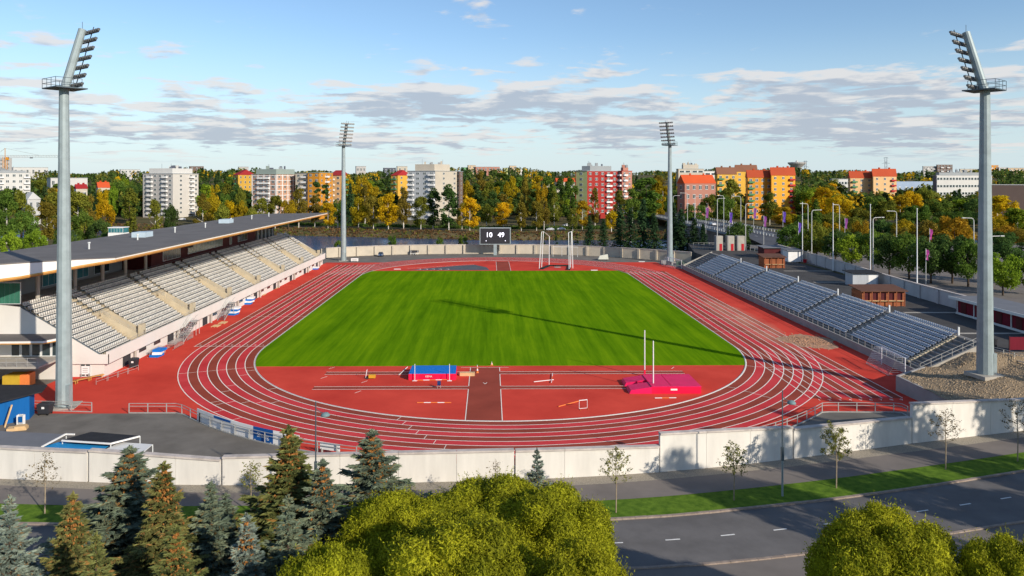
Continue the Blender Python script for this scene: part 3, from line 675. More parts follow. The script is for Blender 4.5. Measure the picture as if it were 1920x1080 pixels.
# outside steel stairs down to the track
def steel_stair(y, dirn, label):
    t = thing('steel_stair', label, 'stairs', (-51.0, y, 0), 0, 'steel stairs from grandstand to track')
    ln = 5.2; x0, x1 = -51.65, -50.45
    pl_ = MB().box(x0, x1, y - .8, y + .8, 2.2, 2.3).build('landing', m_rail, t)
    for k in range(11):
        q = (k + 1) / 12; yy = y + dirn*(.8 + q*ln); z = 2.25*(1 - q); MB().box(x0, x1, yy - .15, yy + .15, z - .03, z + .02).build('tread', m_galv2, t)
    for xx in (x0 - .03, x1 + .03):
        b = MB(); a = (xx, y + dirn*.8, 2.2); e = (xx, y + dirn*(.8 + ln), 0.0)
        b.tube([a, e], .07, 4); b.tube([(xx, y, 3.3), (a[0], a[1], 3.3), (e[0], e[1], 1.1), e], .035, 5); b.tube([(a[0], a[1], 2.75), (e[0], e[1], .55)], .025, 5)
        for q in (.2, .4, .6, .8): b.tube([(xx, a[1] + (e[1]-a[1])*q, 2.2*(1-q)), (xx, a[1] + (e[1]-a[1])*q, 3.3 + (1.1-3.3)*q)], .025, 4)
        b.build('railing', m_rail, t)
    for yy in (y - .7, y + .7): MB().tube([(x1 - .05, yy, 0), (x1 - .05, yy, 2.2)], .05, 6).build('leg', m_rail, t)
steel_stair(yatX(365, -51.0), -1, 'grey steel stairs from the grandstand front beside the finish line')
steel_stair(yatX(432, -51.0) + 1, -1, 'grey steel stairs from the grandstand front beside the stacked blue boards')
# ================================================================ BENCH STAND (right)
m_bl = mat('seat_bluegrey', (0.50, 0.54, 0.60), 0.35, 0.10, 0.8, island=0.08, spec=0.5)
m_cstep = mat('step_concrete', (0.21, 0.20, 0.19), 0.9, 0.18, 0.6, bump=0.2, bscale=10, detail=7)
m_cwall = mat('concrete_wall', (0.30, 0.29, 0.28), 0.85, 0.14, 0.5, bump=0.1, bscale=10, detail=7)
BS = thing('bench_stand', 'open terrace of blue-grey seats in six blocks facing the pitch', 'stand', (58, -3, 0))
bX0, bDX, bZ0, bDZ, bN = 55.1, 0.74, 1.25, 0.385, 10
bY1, bY2 = -62.5, 56.0
for i in range(bN):
    MB().box(bX0 + i*bDX, bX0 + (i+1)*bDX, bY1 + (0 if i < 20 else 0), bY2, 0.0, bZ0 + i*bDZ).build('tier_step', m_cstep, BS)
MB().box(54.0, 54.25, bY1 - 1, bY2 + 2, 0, 1.15).build('front_wall', m_cwall, BS)
MB().box(54.25, bX0, bY1, bY2, 0, 0.9).build('walkway', m_cstep, BS)
MB().box(bX0 + bN*bDX, 63.2, bY1, bY2, 0, bZ0 + (bN-1)*bDZ - .2).build('back_ledge', m_conc, BS)
b = MB(); 
for k in range(60):
    y = bY1 + k*2.0
    b.tube([(54.12, y, 1.15), (54.12, y, 2.0)], .03, 4)
b.tube([(54.12, bY1, 2.0), (54.12, bY2, 2.0)], .035, 5); b.tube([(54.12, bY1, 1.6), (54.12, bY2, 1.6)], .025, 5); b.build('front_rail', m_rail, BS)
blocks = [(-57.4 + 17.72*k, -57.4 + 17.72*k + 16.0) for k in range(6)]
sp = []
for a, c in blocks:
    for i in range(bN):
        y = a + .25
        while y < c: sp.append((bX0 + (i+.5)*bDX, y, bZ0 + i*bDZ)); y += .5
seats(BS, sp, m_bl, True, lambda p: math.hypot(p[0]-CX, p[1]-CY), .74)
for a, c in blocks:
    b = MB()
    for i in range(bN - 1): b.box(bX0 + (i+.5)*bDX, bX0 + (i+1)*bDX + .01, c + .25, c + 1.5, bZ0 + i*bDZ - .02, bZ0 + i*bDZ + bDZ*.5)
    b.build('aisle_stair', m_conc, BS)
    MB().box(bX0 + bN*bDX - .2, bX0 + bN*bDX, a - .25, a - .05, bZ0 + bN*bDZ - .6, bZ0 + bN*bDZ + .75).build('end_post', m_frame, BS)
b = MB()
for i in range(bN - 1):
    for q in (0, 1): b.box(bX0 + (i+q*.5)*bDX, bX0 + (i+q*.5+.5)*bDX, bY1 + 4.2, -57.75, bZ0 + (i-1+.5*q)*bDZ, bZ0 + (i+.5*q)*bDZ + bDZ*.5)
b.build('stair_flight', m_tier, BS)
# sloping kerb and hand rail at the near end
b = MB(); xa, xb = 54.2, bX0 + bN*bDX
b.add([(xa,bY1-.35,0),(xa,bY1,0),(xb,bY1,0),(xb,bY1-.35,0),(xa,bY1-.35,1.2),(xa,bY1,1.2),(xb,bY1,bZ0+bN*bDZ-.2),(xb,bY1-.35,bZ0+bN*bDZ-.2)], [(0,3,2,1),(4,5,6,7),(0,1,5,4),(1,2,6,5),(2,3,7,6),(3,0,4,7)]); b.build('end_kerb', m_conc, BS)
b = MB(); b.add([(xa,bY2,0),(xa,bY2+.35,0),(xb,bY2+.35,0),(xb,bY2,0),(xa,bY2,1.3),(xa,bY2+.35,1.3),(xb,bY2+.35,bZ0+bN*bDZ),(xb,bY2,bZ0+bN*bDZ)], [(0,3,2,1),(4,5,6,7),(0,1,5,4),(1,2,6,5),(2,3,7,6),(3,0,4,7)]); b.build('end_kerb', m_conc, BS)
b = MB()
for q in np.linspace(0, 1, 7):
    x = xa + (xb-xa)*q; z = 1.2 + (bZ0+bN*bDZ-1.4)*q; b.tube([(x, bY1-.15, z), (x, bY1-.15, z+.95)], .03, 4)
for h in (.5, .95): b.tube([(xa, bY1-.15, 1.2+h), (xb, bY1-.15, bZ0+bN*bDZ-.2+h)], .035, 5)
b.build('hand_rail', m_rail, BS)
# ================================================================ WALLS
m_rwall = mat('wall_white', (0.67, 0.64, 0.585), 0.85, 0.10, 0.9, bump=0.08, bscale=9, detail=8, stretch=(1,1,.18))
m_cope = mat('wall_coping', (0.52, 0.46, 0.42), 0.85, 0.25, 0.9, col2=(0.62, 0.55, 0.50), bump=0.15, bscale=14, detail=7)
m_farw = mat('wall_beige', (0.50, 0.44, 0.35), 0.85, 0.10, 0.5, bump=0.08, bscale=9, detail=7)
def wall_run(name, label, pts, tops, thick, m, panel, cope=0.30, pil=None, zb=-0.1, group=None, side=1):
    """pts: polyline of base points, tops: height at each; panels are parts, pilasters stand proud inside"""
    mid = pts[len(pts)//2]; t = thing(name, label, 'wall', (mid[0], mid[1], zb), 0, group)
    S = [0]
    for a, b_ in zip(pts[:-1], pts[1:]): S.append(S[-1] + math.hypot(b_[0]-a[0], b_[1]-a[1]))
    at = lambda s, k: float(np.interp(s, S, [p[k] for p in pts])); top = lambda s: float(np.interp(s, S, tops))
    n = max(1, round(S[-1] / panel)); st = S[-1] / n
    for i in range(n):
        s0, s1 = i*st + (.012 if i else 0), (i+1)*st - (.012 if i < n-1 else 0); p = Vector((at(s0,0), at(s0,1), 0)); q = Vector((at(s1,0), at(s1,1), 0)); d = (q-p).normalized(); nrm = Vector((-d.y, d.x, 0))*side
        def slab(o0, o1, za0, za1, zb0, zb1, nm, mm, ex=0.0):
            a, c = p - d*ex, q + d*ex; vs = [a+nrm*o0, c+nrm*o0, c+nrm*o1, a+nrm*o1]; zz0 = [za0, zb0, zb0, za0]; zz1 = [za1, zb1, zb1, za1]
            b_ = MB(); b_.add([(v.x,v.y,z) for v, z in zip(vs, zz0)] + [(v.x,v.y,z) for v, z in zip(vs, zz1)], [(0,3,2,1),(4,5,6,7),(0,1,5,4),(1,2,6,5),(2,3,7,6),(3,0,4,7)]); b_.build(nm, mm, t)
        t0, t1 = top(s0), top(s1)
        slab(0.0, thick, zb, t0 - .16, zb, t1 - .16, 'wall_panel', m)
        slab(-.13, thick + .13, t0 - .158, t0, t1 - .158, t1, 'coping', m_cope)
        if pil: slab_p = MB().obox((p.x + nrm.x*(thick+.2*0) - nrm.x*pil, p.y - nrm.y*pil), math.atan2(d.y, d.x), .35, .28, zb, t0 - .2).build('pilaster', m, t)
    return t
def ztop(px, ytop, X, Y): return H - (ytop - Y0)/F*dep(X, Y)
def near_seg(pa, pb, ya, yb, label):
    xs_ = np.linspace(pa, pb, 5); pts = []; tops = []
    for k, p in enumerate(xs_):
        kx = (p - 960 - PX)/F; # intersect the ray with the wall line
        X = 0.0
        for _ in range(30):
            Yw = wy(X); d = dep(X, Yw); X = CX + kx*d*_c + d*_s
        Yw = wy(X); pts.append((X, Yw)); tops.append(ztop(p, ya + (yb-ya)*(p-pa)/(pb-pa), X, Yw))
    return wall_run('street_wall', label, pts, tops, 0.32, m_rwall, 4.6, group='white wall along the street')
near_seg(-420, 163, 818, 846, 'white wall run in front of the low blue-roofed kiosk')
near_seg(167, 413, 843, 861, 'white wall run behind the large cone-topped spruces')
near_seg(417, 964, 856, 843, 'long white wall run behind the lumpy yellow-green willows')
near_seg(967, 1236, 844, 836, 'low white wall run just before the big step up, behind the small blue spruce')
near_seg(1238, 1486, 812, 800, 'taller dappled white wall run behind the street lamp')
near_seg(1489, 1709, 803, 782, 'dappled white wall run with the corner of the yard railing behind it')
near_seg(1711, 2120, 756, 740, 'tallest white wall run below the gravel mound')
# far wall
fw = [gp(612,480), gp(660,481), gp(730,478.5), gp(800,477), gp(900,475.5), gp(1000,475.5), gp(1070,478), gp(1140,481), gp(1230,487), gp(1292,492)]
fw = [(-56.6, 87.5), (-48, 93.0), (-36, 98.0), (-24, 100.2), (-6, 101.3), (14, 100.6), (26, 97), (38, 91), (51.5, 81.5), (61, 73)]
wall_run('far_wall', 'long beige panelled wall with posts behind the far bend', fw, [3.3]*len(fw), 0.3, m_farw, 6.2, pil=0.25)
# right wall along the car park
rw = [(87.5, 72), (86.8, 54), (84.6, 20), (81.6, -12), (81.0, -34)]
m_rw = mat('wall_grey', (0.46, 0.46, 0.46), 0.85, 0.1, 0.4, bump=0.08, bscale=9)
wall_run('car_park_wall', 'grey wall with square posts between the plaza and the car park trees', rw[::-1], [5.7]*5, 0.3, m_rw, 6.4, pil=0.25, zb=2.9, side=-1)
# retaining wall and mound under the right mast
m_mound = mat('mound_gravel', (0.27, 0.205, 0.135), 0.95, 0.35, 5.0, bump=0.9, bscale=8, detail=8)
def mound_h(X, Y):
    c = np.exp(-((X - 58.0)/5.2)**2 - ((Y + 73.0)/5.5)**2); far = np.clip((X - 59.0)/6.0, 0, 1)*np.clip((Y + 80)/8, 0, 1)
    kb = np.clip(0.75 + (X - 54.2)/7.4*3.6, 1.3, 3.6)*np.clip((Y + 68.5)/3.5, 0, 1)
    return np.maximum(np.maximum(1.72 + 1.55*c, 1.72 + 1.25*far), kb) + 0.05*np.sin(X*2.1)*np.cos(Y*1.7)
mo = thing('gravel_mound', 'gravel mound under the floodlight mast behind the tall white wall', 'mound', (57, -74, 0))
k = 30; gxm = np.linspace(48.7, 82, 44); P = []
for x in gxm:
    ylo = float(np.interp(x, *B_wall)) + 0.3
    yhi = np.interp(x, [48.7, 54, 62.4, 82], [-67.4, -62.9, -62.8, -62.8])
    for y in np.linspace(ylo, yhi, k): P.append((x, float(y), float(mound_h(x, y))))
b = MB(); b.add(P, [(i*k+j, (i+1)*k+j, (i+1)*k+j+1, i*k+j+1) for i in range(len(gxm)-1) for j in range(k-1)]); b.build('gravel_surface', m_mound, mo, smooth=True)
m_stone = mat('mound_stone', (0.36, 0.27, 0.175), 0.9, 0.3, 3.0, island=0.45)
V = []; Fq = []
for n_ in range(9000):
    x = RG.uniform(48.9, 68); y = RG.uniform(-84, -63); ylo = float(np.interp(x, *B_wall)) + .45
    if y < ylo or y > np.interp(x, [48.7, 54, 62.4, 82], [-67.6, -63.1, -63, -63]): continue
    z = float(mound_h(x, y)); s_ = RG.uniform(.04, .11); o_ = len(V); a = RG.uniform(0, 6.28); ca, sa = math.cos(a)*s_, math.sin(a)*s_
    V += [(x+ca,y+sa,z-.02),(x-sa,y+ca,z-.02),(x-ca,y-sa,z-.02),(x+sa,y-ca,z-.02),(x+ca*.5,y+sa*.5,z+s_*.7),(x-sa*.5,y+ca*.5,z+s_*.8),(x-ca*.5,y-sa*.5,z+s_*.6),(x+sa*.5,y-ca*.5,z+s_*.7)]
    Fq += [(o_+4,o_+5,o_+6,o_+7),(o_,o_+1,o_+5,o_+4),(o_+1,o_+2,o_+6,o_+5),(o_+2,o_+3,o_+7,o_+6),(o_+3,o_,o_+4,o_+7)]
stuff(put('stones', npmesh('stones', np.array(V) - np.array((57,-74,0)), np.array(Fq), m_stone), mo))
b = MB(); 
pw = [(54.2, -63.2), (48.4, -67.4), (49.3, -82.4)]
for (p, q, t0, t1) in ((pw[0], pw[1], 1.9, 1.85), (pw[1], pw[2], 1.85, 1.6)):
    d = Vector((q[0]-p[0], q[1]-p[1], 0)).normalized(); n_ = Vector((-d.y, d.x, 0))*.3
    b.add([(p[0],p[1],0),(q[0],q[1],0),(q[0]+n_.x,q[1]+n_.y,0),(p[0]+n_.x,p[1]+n_.y,0),(p[0],p[1],t0),(q[0],q[1],t1),(q[0]+n_.x,q[1]+n_.y,t1),(p[0]+n_.x,p[1]+n_.y,t0)], [(0,3,2,1),(4,5,6,7),(0,1,5,4),(1,2,6,5),(2,3,7,6),(3,0,4,7)])
b.build('retaining_wall', m_cwall, mo)
# ================================================================ THINGS IN AND AROUND THE STADIUM
def fence(label, pts, step=2.1, h=1.1, mid=True, base=True, zb=0.0, name='railing', group='grey steel railings round the track end'):
    c = pts[len(pts)//2]; t = thing(name, label, 'railing', (c[0], c[1], zb), 0, group)
    S = [0.0]
    for a, b_ in zip(pts[:-1], pts[1:]): S.append(S[-1] + math.hypot(b_[0]-a[0], b_[1]-a[1]))
    at = lambda s: (float(np.interp(s, S, [p[0] for p in pts])), float(np.interp(s, S, [p[1] for p in pts])))
    n = max(1, round(S[-1]/step))
    for i in range(n + 1):
        x, y = at(S[-1]*i/n); MB().box(x-.045, x+.045, y-.035, y+.035, zb, zb+h).build('post', m_rail, t)
    qs = [at(S[-1]*i/(n*2)) for i in range(n*2 + 1)]
    for hz in ((h, h*.72) if mid else (h,)):
        b_ = MB(); b_.tube([(x, y, zb+hz) for x, y in qs], .035, 5); b_.build('rail', m_rail, t)
    if base:
        b_ = MB(); b_.tube([(x, y, zb+.06) for x, y in qs], .07, 4); b_.build('bottom_rail', m_rail, t)
    return t
fence('short grey railing beside the black wheeled bin', [gp(58,770), gp(172,773)])
aL = math.pi + a1; RF = 49.0
fence('grey railing at the left yard edge, ending at the white boards', [gp(242,775), gp(335,775)] + arc(-42.195, RF, aL + .02, aL + .09, 6))
fence('grey railing curving behind the white advertising boards', arc(-42.195, RF, aL + .09, aL + .40, 14))
fence('grey railing curving along the bend behind the spruces and willows', arc(-42.195, RF, aL + .40, 2*math.pi - a1 - .30, 24))
fence('grey railing curving up to the corner of the right yard', arc(-42.195, RF, 2*math.pi - a1 - .30, 2*math.pi - a1, 12) + [gp(1553,773), gp(1688,774), gp(1702,781)])
# boards on the bend
m_board = mat('board_white', (0.78, 0.77, 0.75), 0.6, 0.05, 0.8)
m_blueb = mat('board_blue', (0.012, 0.10, 0.33), 0.5, 0.08, 0.8)
def board(a0, a1_, m, label, h=1.32, z=0.06, txt=None, stripe=None, group='boards along the bend'):
    am = (a0+a1_)/2; rr = RF - .16; c = (rr*math.cos(am), -42.195 + rr*math.sin(am))
    t = thing('advertising_board', label, 'board', (c[0], c[1], 0), 0, group)
    p, q = arc(-42.195, rr, a0, a1_, 1); d = math.atan2(q[1]-p[1], q[0]-p[0]); hl = math.hypot(q[0]-p[0], q[1]-p[1])/2 - .01; cc = ((p[0]+q[0])/2, (p[1]+q[1])/2)
    MB().obox(cc, d, hl, .03, z, z+h).build('panel', m, t)
    for e in (-1, 1): MB().obox((cc[0] + e*hl*.8*math.cos(d), cc[1] + e*hl*.8*math.sin(d)), d, .04, .12, 0, z+.1).build('foot', m_rail, t)
    if stripe: MB().obox((cc[0] + .035*math.sin(d), cc[1] - .035*math.cos(d)), d, hl*.9, .004, z+h*.72, z+h*.95).build('print', stripe, t)
    if txt: put('lettering', textmesh(txt, .72, m_board), t, (cc[0] + .034*math.sin(d) - c[0], cc[1] - .034*math.cos(d) - c[1], z+h*.45), (R(90), 0, d))
    return t
def ang(px, py): x, y = gp(px, py); return math.atan2(y + 42.195, x)
A0 = 2*math.pi + ang(371, 789); A1 = 2*math.pi + ang(490, 819); A2 = 2*math.pi + ang(527, 827); A3 = 2*math.pi + ang(575, 836)
dd = (A1 - A0) / 3
board(A0, A0 + dd, m_board, 'plain white board where the yard railing turns')
board(A0 + dd, A0 + 2*dd, m_board, 'white board with a small blue strip along its top', stripe=m_blueb)
board(A0 + 2*dd, A1, m_board, 'white board directly left of the blue lettered board')
board(A1, A2, m_blueb, 'blue board with white lettering on the bend', txt='Shang')
board(A2, A3, m_board, 'white board directly right of the blue lettered board')
g0 = 2*math.pi + ang(616, 840); g1 = 2*math.pi + ang(650, 846)
board(g0, g1, m_board, 'small white board hung on the railing past the street lamp', h=.6, z=.4)
# street lamps on the verge
def verge_lamp(px, py, label, flip):
    x, y = gp(px, py, .09); t = thing('street_lamp', label, 'street lamp', (x, y, .05), 0, 'street lamps on the verge')
    MB().tube([(x,y,0),(x,y,3.2)], [.085,.075], 8).build('lower_pole', m_galv, t); MB().tube([(x,y,3.2),(x,y,8.75)], [.06,.045], 8).build('pole', m_galv2, t)
    MB().box(x-.11, x+.11, y-.1, y+.1, 3.0, 4.1).build('junction_box', m_galv2, t)
    MB().tube([(x,y,8.2),(x+.35,y,7.95),(x+.55,y,7.9)], .03, 6).build('arm', m_galv2, t)
    b_ = MB(); b_.lathe((x+.75, y, 7.66), [(.02,.26),(.22,.22),(.34,.10),(.36,0),(.30,-.02)], 14); b_.build('shade', mat('lamp_shade_teal', (.16,.24,.25), .4, .05, 1.), t, smooth=True)
verge_lamp(592, 962, 'slim street lamp with round shade rising behind the tall spruces', 1)
verge_lamp(1467, 930, 'slim street lamp with round shade on the grass verge before the stepped wall', 1)
# scoreboard
m_black = mat('panel_black', (0.035, 0.036, 0.042), 0.5, 0.1, 1.0)
m_led = mat('led_white', (0.8, 0.8, 0.9), 0.5, 0, 1.0, emit=(0.85, 0.85, 1.0), es=1.1)
c = Vector((*gp(928.5, 478.5), 0)); d_ = dep(c.x, c.y); sc_ = d_/F
t = thing('scoreboard', 'large black scoreboard showing 10 49 above the far wall', 'scoreboard', c)
zt_, zb_ = H - (426.5-Y0)*sc_, H - (458.5-Y0)*sc_; w_ = 29.2*sc_
MB().box(c.x-.55, c.x+.55, c.y-.3, c.y+.3, 0, zb_+.3).build('pillar', m_galv, t)
MB().box(c.x-w_, c.x+w_, c.y-.25, c.y+.5, zb_, zt_).build('cabinet', m_galv, t)
MB().box(c.x-w_+.3, c.x+w_-.3, c.y-.30, c.y-.24, zb_+.28, zt_-.3).build('screen', m_black, t)
for s_, dx_ in (('10', -11.5), ('49', 11.0)): put('digits', textmesh(s_, 2.3, m_led, .02), t, (dx_*sc_, -.33, (zb_+zt_)/2 + .35), (R(90),0,0))
for dx_ in (-17, 19): MB().lathe((c.x+dx_*sc_, c.y-.33, zb_+1.2), [(.14,0),(.14,.2)], 6).build('dot', m_led, t)
# hammer cage
m_wpaint = mat('white_paint', (0.75, 0.76, 0.76), 0.45, 0.04, 1.0)
c = gp(1043, 503); t = thing('throwing_cage', 'throwing cage of tall white poles at the far end of the pitch', 'cage', (*c, 0))
tops = []
for (bx, by, tx, ty, hpole) in ((1011,504.5,1015.5,435,0),(1015.5,501,1019,434,0),(1029.5,497.5,1030,443,0),(1067,506,1066,436,0),(1069.5,503,1071.5,434,0),(1074,503,1072.5,434,0),(1082,479,1082,466,0)):
    if bx == 1082: continue
    p = Vector((*gp(bx, by), 0)); q = atd(tx, ty, dep(p.x, p.y)); q.y = p.y; MB().tube([p, q], .11, 6).build('pole', m_wpaint, t); tops.append(q)
for i, j in ((0,1),(1,2),(4,5),(3,4)): MB().tube([tops[i], tops[j]], .06, 5).build('crossbar', m_wpaint, t)
m_net = mat('net_dark', (0.015, 0.03, 0.028), 0.9, 0.2, 3.0)
fl = [gp(1015,505), gp(1029.5,499), gp(1068,499), gp(1066,506.5)]
for p, q in zip(fl[:-1], fl[1:]): MB().obox(((p[0]+q[0])/2, (p[1]+q[1])/2), math.atan2(q[1]-p[1], q[0]-p[0]), math.hypot(q[0]-p[0], q[1]-p[1])/2, .45, 0.01, .32).build('folded_net', m_net, t)
p = gp(1045, 501); MB().lathe((*p, 0.01), [(1.1,0),(1.1,.05)], 16).build('throwing_circle', m_conc, t)
# far frame
p, q = Vector((*gp(1037, 481), 0)), Vector((*gp(1083, 482), 0)); t = thing('net_frame', 'low white goal frame in front of the far beige wall', 'goal frame', p)
zf = 3.3; MB().tube([p, p+Vector((0,0,zf)), q+Vector((0,0,zf)), q], .07, 5).build('frame', m_wpaint, t)
MB().tube([p+Vector((3,.6,0)), p+Vector((3,.6,zf))], .05, 5).build('stay', m_wpaint, t)
# high jump
m_blue = mat('mat_blue', (0.006, 0.16, 0.55), 0.55, 0.06, 0.6); m_pink = mat('mat_pink', (0.74, 0.010, 0.06), 0.5, 0.10, 0.8, bump=0.3, bscale=1.2); m_pinkt = mat('mat_magenta', (0.72, 0.016, 0.11), 0.5, 0.08, 0.8)
x0, yf = gp(766, 713); x1, _ = gp(855, 713); yb = yf + 4.1
t = thing('high_jump_mat', 'blue topped high jump mat with red sides', 'jumping mat', ((x0+x1)/2, (yf+yb)/2, 0))
b = MB(); n = 14; top_ = .82                                   # cover with a wavy hem
fr_ = []; 
for i in range(n+1): fr_.append(x0 + (x1-x0)*i/n)
vs = [(x, yf + .08*math.sin(i*2.3), .02) for i, x in enumerate(fr_)] + [(x, yf + .03, top_) for x in fr_]
b.add(vs, [(i, i+1, n+1+i+1, n+1+i) for i in range(n)]); b.box(x0, x1, yf+.1, yb, .02, top_ - .02); b.build('side_cover', m_pink, t)
MB().prism([(x0+.02,yf+.0),(x1-.02,yf+.0),(x1-.12,yb),(x0+.05,yb)], top_, top_+.06).build('top_cover', m_blue, t)
put('lettering', textmesh('KEMA', .34, m_board), t, (-.45, yf - (yf+yb)/2 - .09, .5), (R(90),0,0))
def hj_stand(px, py, label):
    x, y = gp(px, py); t = thing('high_jump_standard', label, 'stand', (x, y, 0), 0, 'high jump standards')
    MB().box(x-.3, x+.3, y-.25, y+.05, 0.02, .07).build('foot', m_wpaint, t); MB().box(x-.03, x+.03, y-.12, y-.06, .05, 2.2).build('upright', m_wpaint, t)
hj_stand(778, 714, 'white high jump standard at the mat end towards the grandstand'); hj_stand(843, 714, 'white high jump standard at the mat end beside the wooden box')
m_orange = mat('orange_paint', (0.75, 0.22, 0.06), 0.5, 0.05, 1.0)
def bar(p, q, z0, z1, label, cols, r_=.05):
    p, q = Vector((*p, z0+r_+.025)), Vector((*q, z1+r_+.025)); t = thing('crossbar', label, 'crossbar', (p+q)/2, 0, 'jump crossbars lying about'); k = len(cols)
    for i, cm in enumerate(cols): MB().tube([p.lerp(q, i/k), p.lerp(q, (i+1)/k)], r_, 6).build('bar_section', cm, t)
bar(gp(782,714), gp(840,713), 0, 0, 'orange crossbar lying along the foot of the blue mat', [m_orange,m_wpaint,m_orange,m_wpaint,m_orange])
bar(gp(748,704), gp(764,689), .0, .0, 'white crossbar lying slanted beside the blue mat', [m_wpaint])
bar(gp(782,756), gp(846,756), 0, 0, 'orange and white crossbar lying alone on the red area', [m_orange,m_wpaint,m_orange,m_wpaint,m_orange])
bar(gp(1001,717), gp(1038,713), 0, 0, 'white crossbar crossed by a short bar', [m_wpaint])
bar(gp(1034,719), gp(1036,702), .06, .06, 'short red and white bar crossing the white one', [m_wpaint,m_orange,m_wpaint])
bar(gp(1228,747.5), gp(1268,747), 0, 0, 'pale crossbar lying in front of the pink mat', [m_wpaint,m_orange,m_wpaint])
bar(gp(1047,763.5), gp(1086,753), 0, .0, 'orange bar lying slanted against the small hurdle', [m_orange,m_orange])
# hurdle
p = Vector((*gp(1086,767), 0)); q = Vector((*gp(1101,765.5), 0)); t = thing('hurdle', 'small white hurdle standing on the red area', 'hurdle', (p+q)/2)
for e in (p, q):
    MB().tube([e, e+Vector((0,0,.98))], .03, 5).build('upright', m_wpaint, t); MB().tube([e+Vector((0,0,.03)), e+Vector((.1,-.6,.03))], .03, 5).build('foot', m_orange, t)
MB().tube([p+Vector((0,0,.98)), q+Vector((0,0,.98))], .05, 4).build('top_bar', m_wpaint, t); MB().tube([p+Vector((0,0,.05)), q+Vector((0,0,.05))], .03, 4).build('bottom_bar', m_wpaint, t)
# small box, cones, trolley, chair
m_ply = mat('pale_wood', (0.62, 0.42, 0.22), 0.7, 0.12, 2.0)
x, y = gp(862, 705.5); x2, _ = gp(890, 705.5); t = thing('wooden_box', 'pale wooden box lying beside the javelin runway', 'box', ((x+x2)/2, y+.3, 0)); MB().box(x, x2, y, y+.55, .02, .42).build('body', m_ply, t); MB().box(x-.02, x2+.02, y-.02, y+.57, .42, .46).build('lid', m_ply, t)
def cone(px, py, h, label):
    x, y = gp(px, py); t = thing('traffic_cone', label, 'cone', (x, y, 0), 0, 'orange cones by the runway'); MB().box(x-.2, x+.2, y-.2, y+.2, .015, .06).build('base', m_orange, t)
    for i in range(4): MB().lathe((x, y, .06+h*i/4), [(.15*(1-i/4.6), 0), (.15*(1-(i+1)/4.6), h/4)], 10).build('band', m_orange if i % 2 == 0 else m_wpaint, t)
cone(895, 699, 1.0, 'tall orange and white cone by the end of the runway'); cone(922, 685, .45, 'small orange cone on the grass edge by the runway')
x, y = gp(693, 710); t = thing('line_marker_trolley', 'small yellow trolley with a bent handle', 'trolley', (x, y, 0))
MB().box(x-.1, x+.75, y-.25, y+.3, .12, .52).build('tank', mat('yellow_paint', (.62,.33,.03), .5, .1, 1.), t)
for e in (-.2, .25): MB().tube([(x-.5, y+e, .12), (x-.35, y+e, 1.15)], .025, 5).build('handle', m_wpaint, t)
MB().tube([(x-.35,y-.2,1.15),(x-.35,y+.25,1.15)], .025, 5).build('grip', m_wpaint, t)
for e in (-.3, .33): MB().tube([(x-.3, y+e-.03, .14), (x-.3, y+e+.03, .14)], .14, 10).build('wheel', m_black, t)
x, y = gp(823, 728); t = thing('folding_chair', 'small dark blue chair tipped on the lower runway', 'chair', (x, y, 0))
m_navy = mat('navy', (.02,.05,.16), .6, .1, 1.)
MB().box(x-.22,x+.22,y-.2,y+.2,.40,.45).build('seat', m_navy, t); MB().box(x-.22,x+.22,y+.18,y+.22,.45,.85).build('backrest', m_navy, t)
for a_ in (-.2,.2):
    for b_ in (-.18,.18): MB().tube([(x+a_,y+b_,.02),(x+a_,y+b_,.41)], .02, 4).build('leg', m_rail, t)
# pole vault
x0, yf = gp(1222, 738.5); x1, _ = gp(1315, 738.5); yb = yf + 5.7; xt = gp(1180, 738.5)[0]
t = thing('pole_vault_mat', 'big magenta pole vault mat with two front wedges', 'jumping mat', ((x0+x1)/2, (yf+yb)/2, 0))
MB().box(x0, x1, yf, yb, .02, .80).build('side_cover', m_pink, t); MB().prism([(x0,yf-.03),(x1+.03,yf-.03),(x1+.03,yb),(x0,yb)], .80, .90).build('top_cover', m_pinkt, t)
MB().box(x0+2.4, x0+2.45, yf+.3, yb-.3, .9, .93).build('seam', m_pink, t)
for ya, yb2 in ((yf, yf+2.3), (yb-2.4, yb-.1)):
    b = MB(); b.add([(xt,ya,.02),(x0,ya,.02),(x0,yb2,.02),(xt,yb2,.02),(xt+.2,ya,.45),(x0,ya,.82),(x0,yb2,.82),(xt+.2,yb2,.45)], [(0,3,2,1),(4,5,6,7),(0,1,5,4),(1,2,6,5),(2,3,7,6),(3,0,4,7)]); b.build('wedge', m_pinkt, t)
MB().box(x0-1.2, x0, yf+2.3, yb-2.4, .02, .6).build('box_collar', m_pink, t)
MB().box(x0+2.3, x0+3.1, yf-.045, yf-.032, .42, .62).build('label_patch', m_board, t)
for px_, py_, lb in ((1208, 705, 'tall white pole vault upright at the mat edge towards the pitch'), (1224, 731, 'tall white pole vault upright at the mat edge towards the bend')):
    x, y = gp(px_, py_); t = thing('vault_upright', lb, 'upright', (x, y, 0), 0, 'pole vault uprights'); y -= .25
    MB().box(x-.25, x+.25, y-.4, y+.1, .02, .14).build('base', m_orange, t); MB().tube([(x,y,.1),(x,y,6.1)], [.085,.07], 8).build('post', m_wpaint, t); MB().box(x-.1, x+.1, y-.1, y+.1, .14, .9).build('padding', m_pink, t)
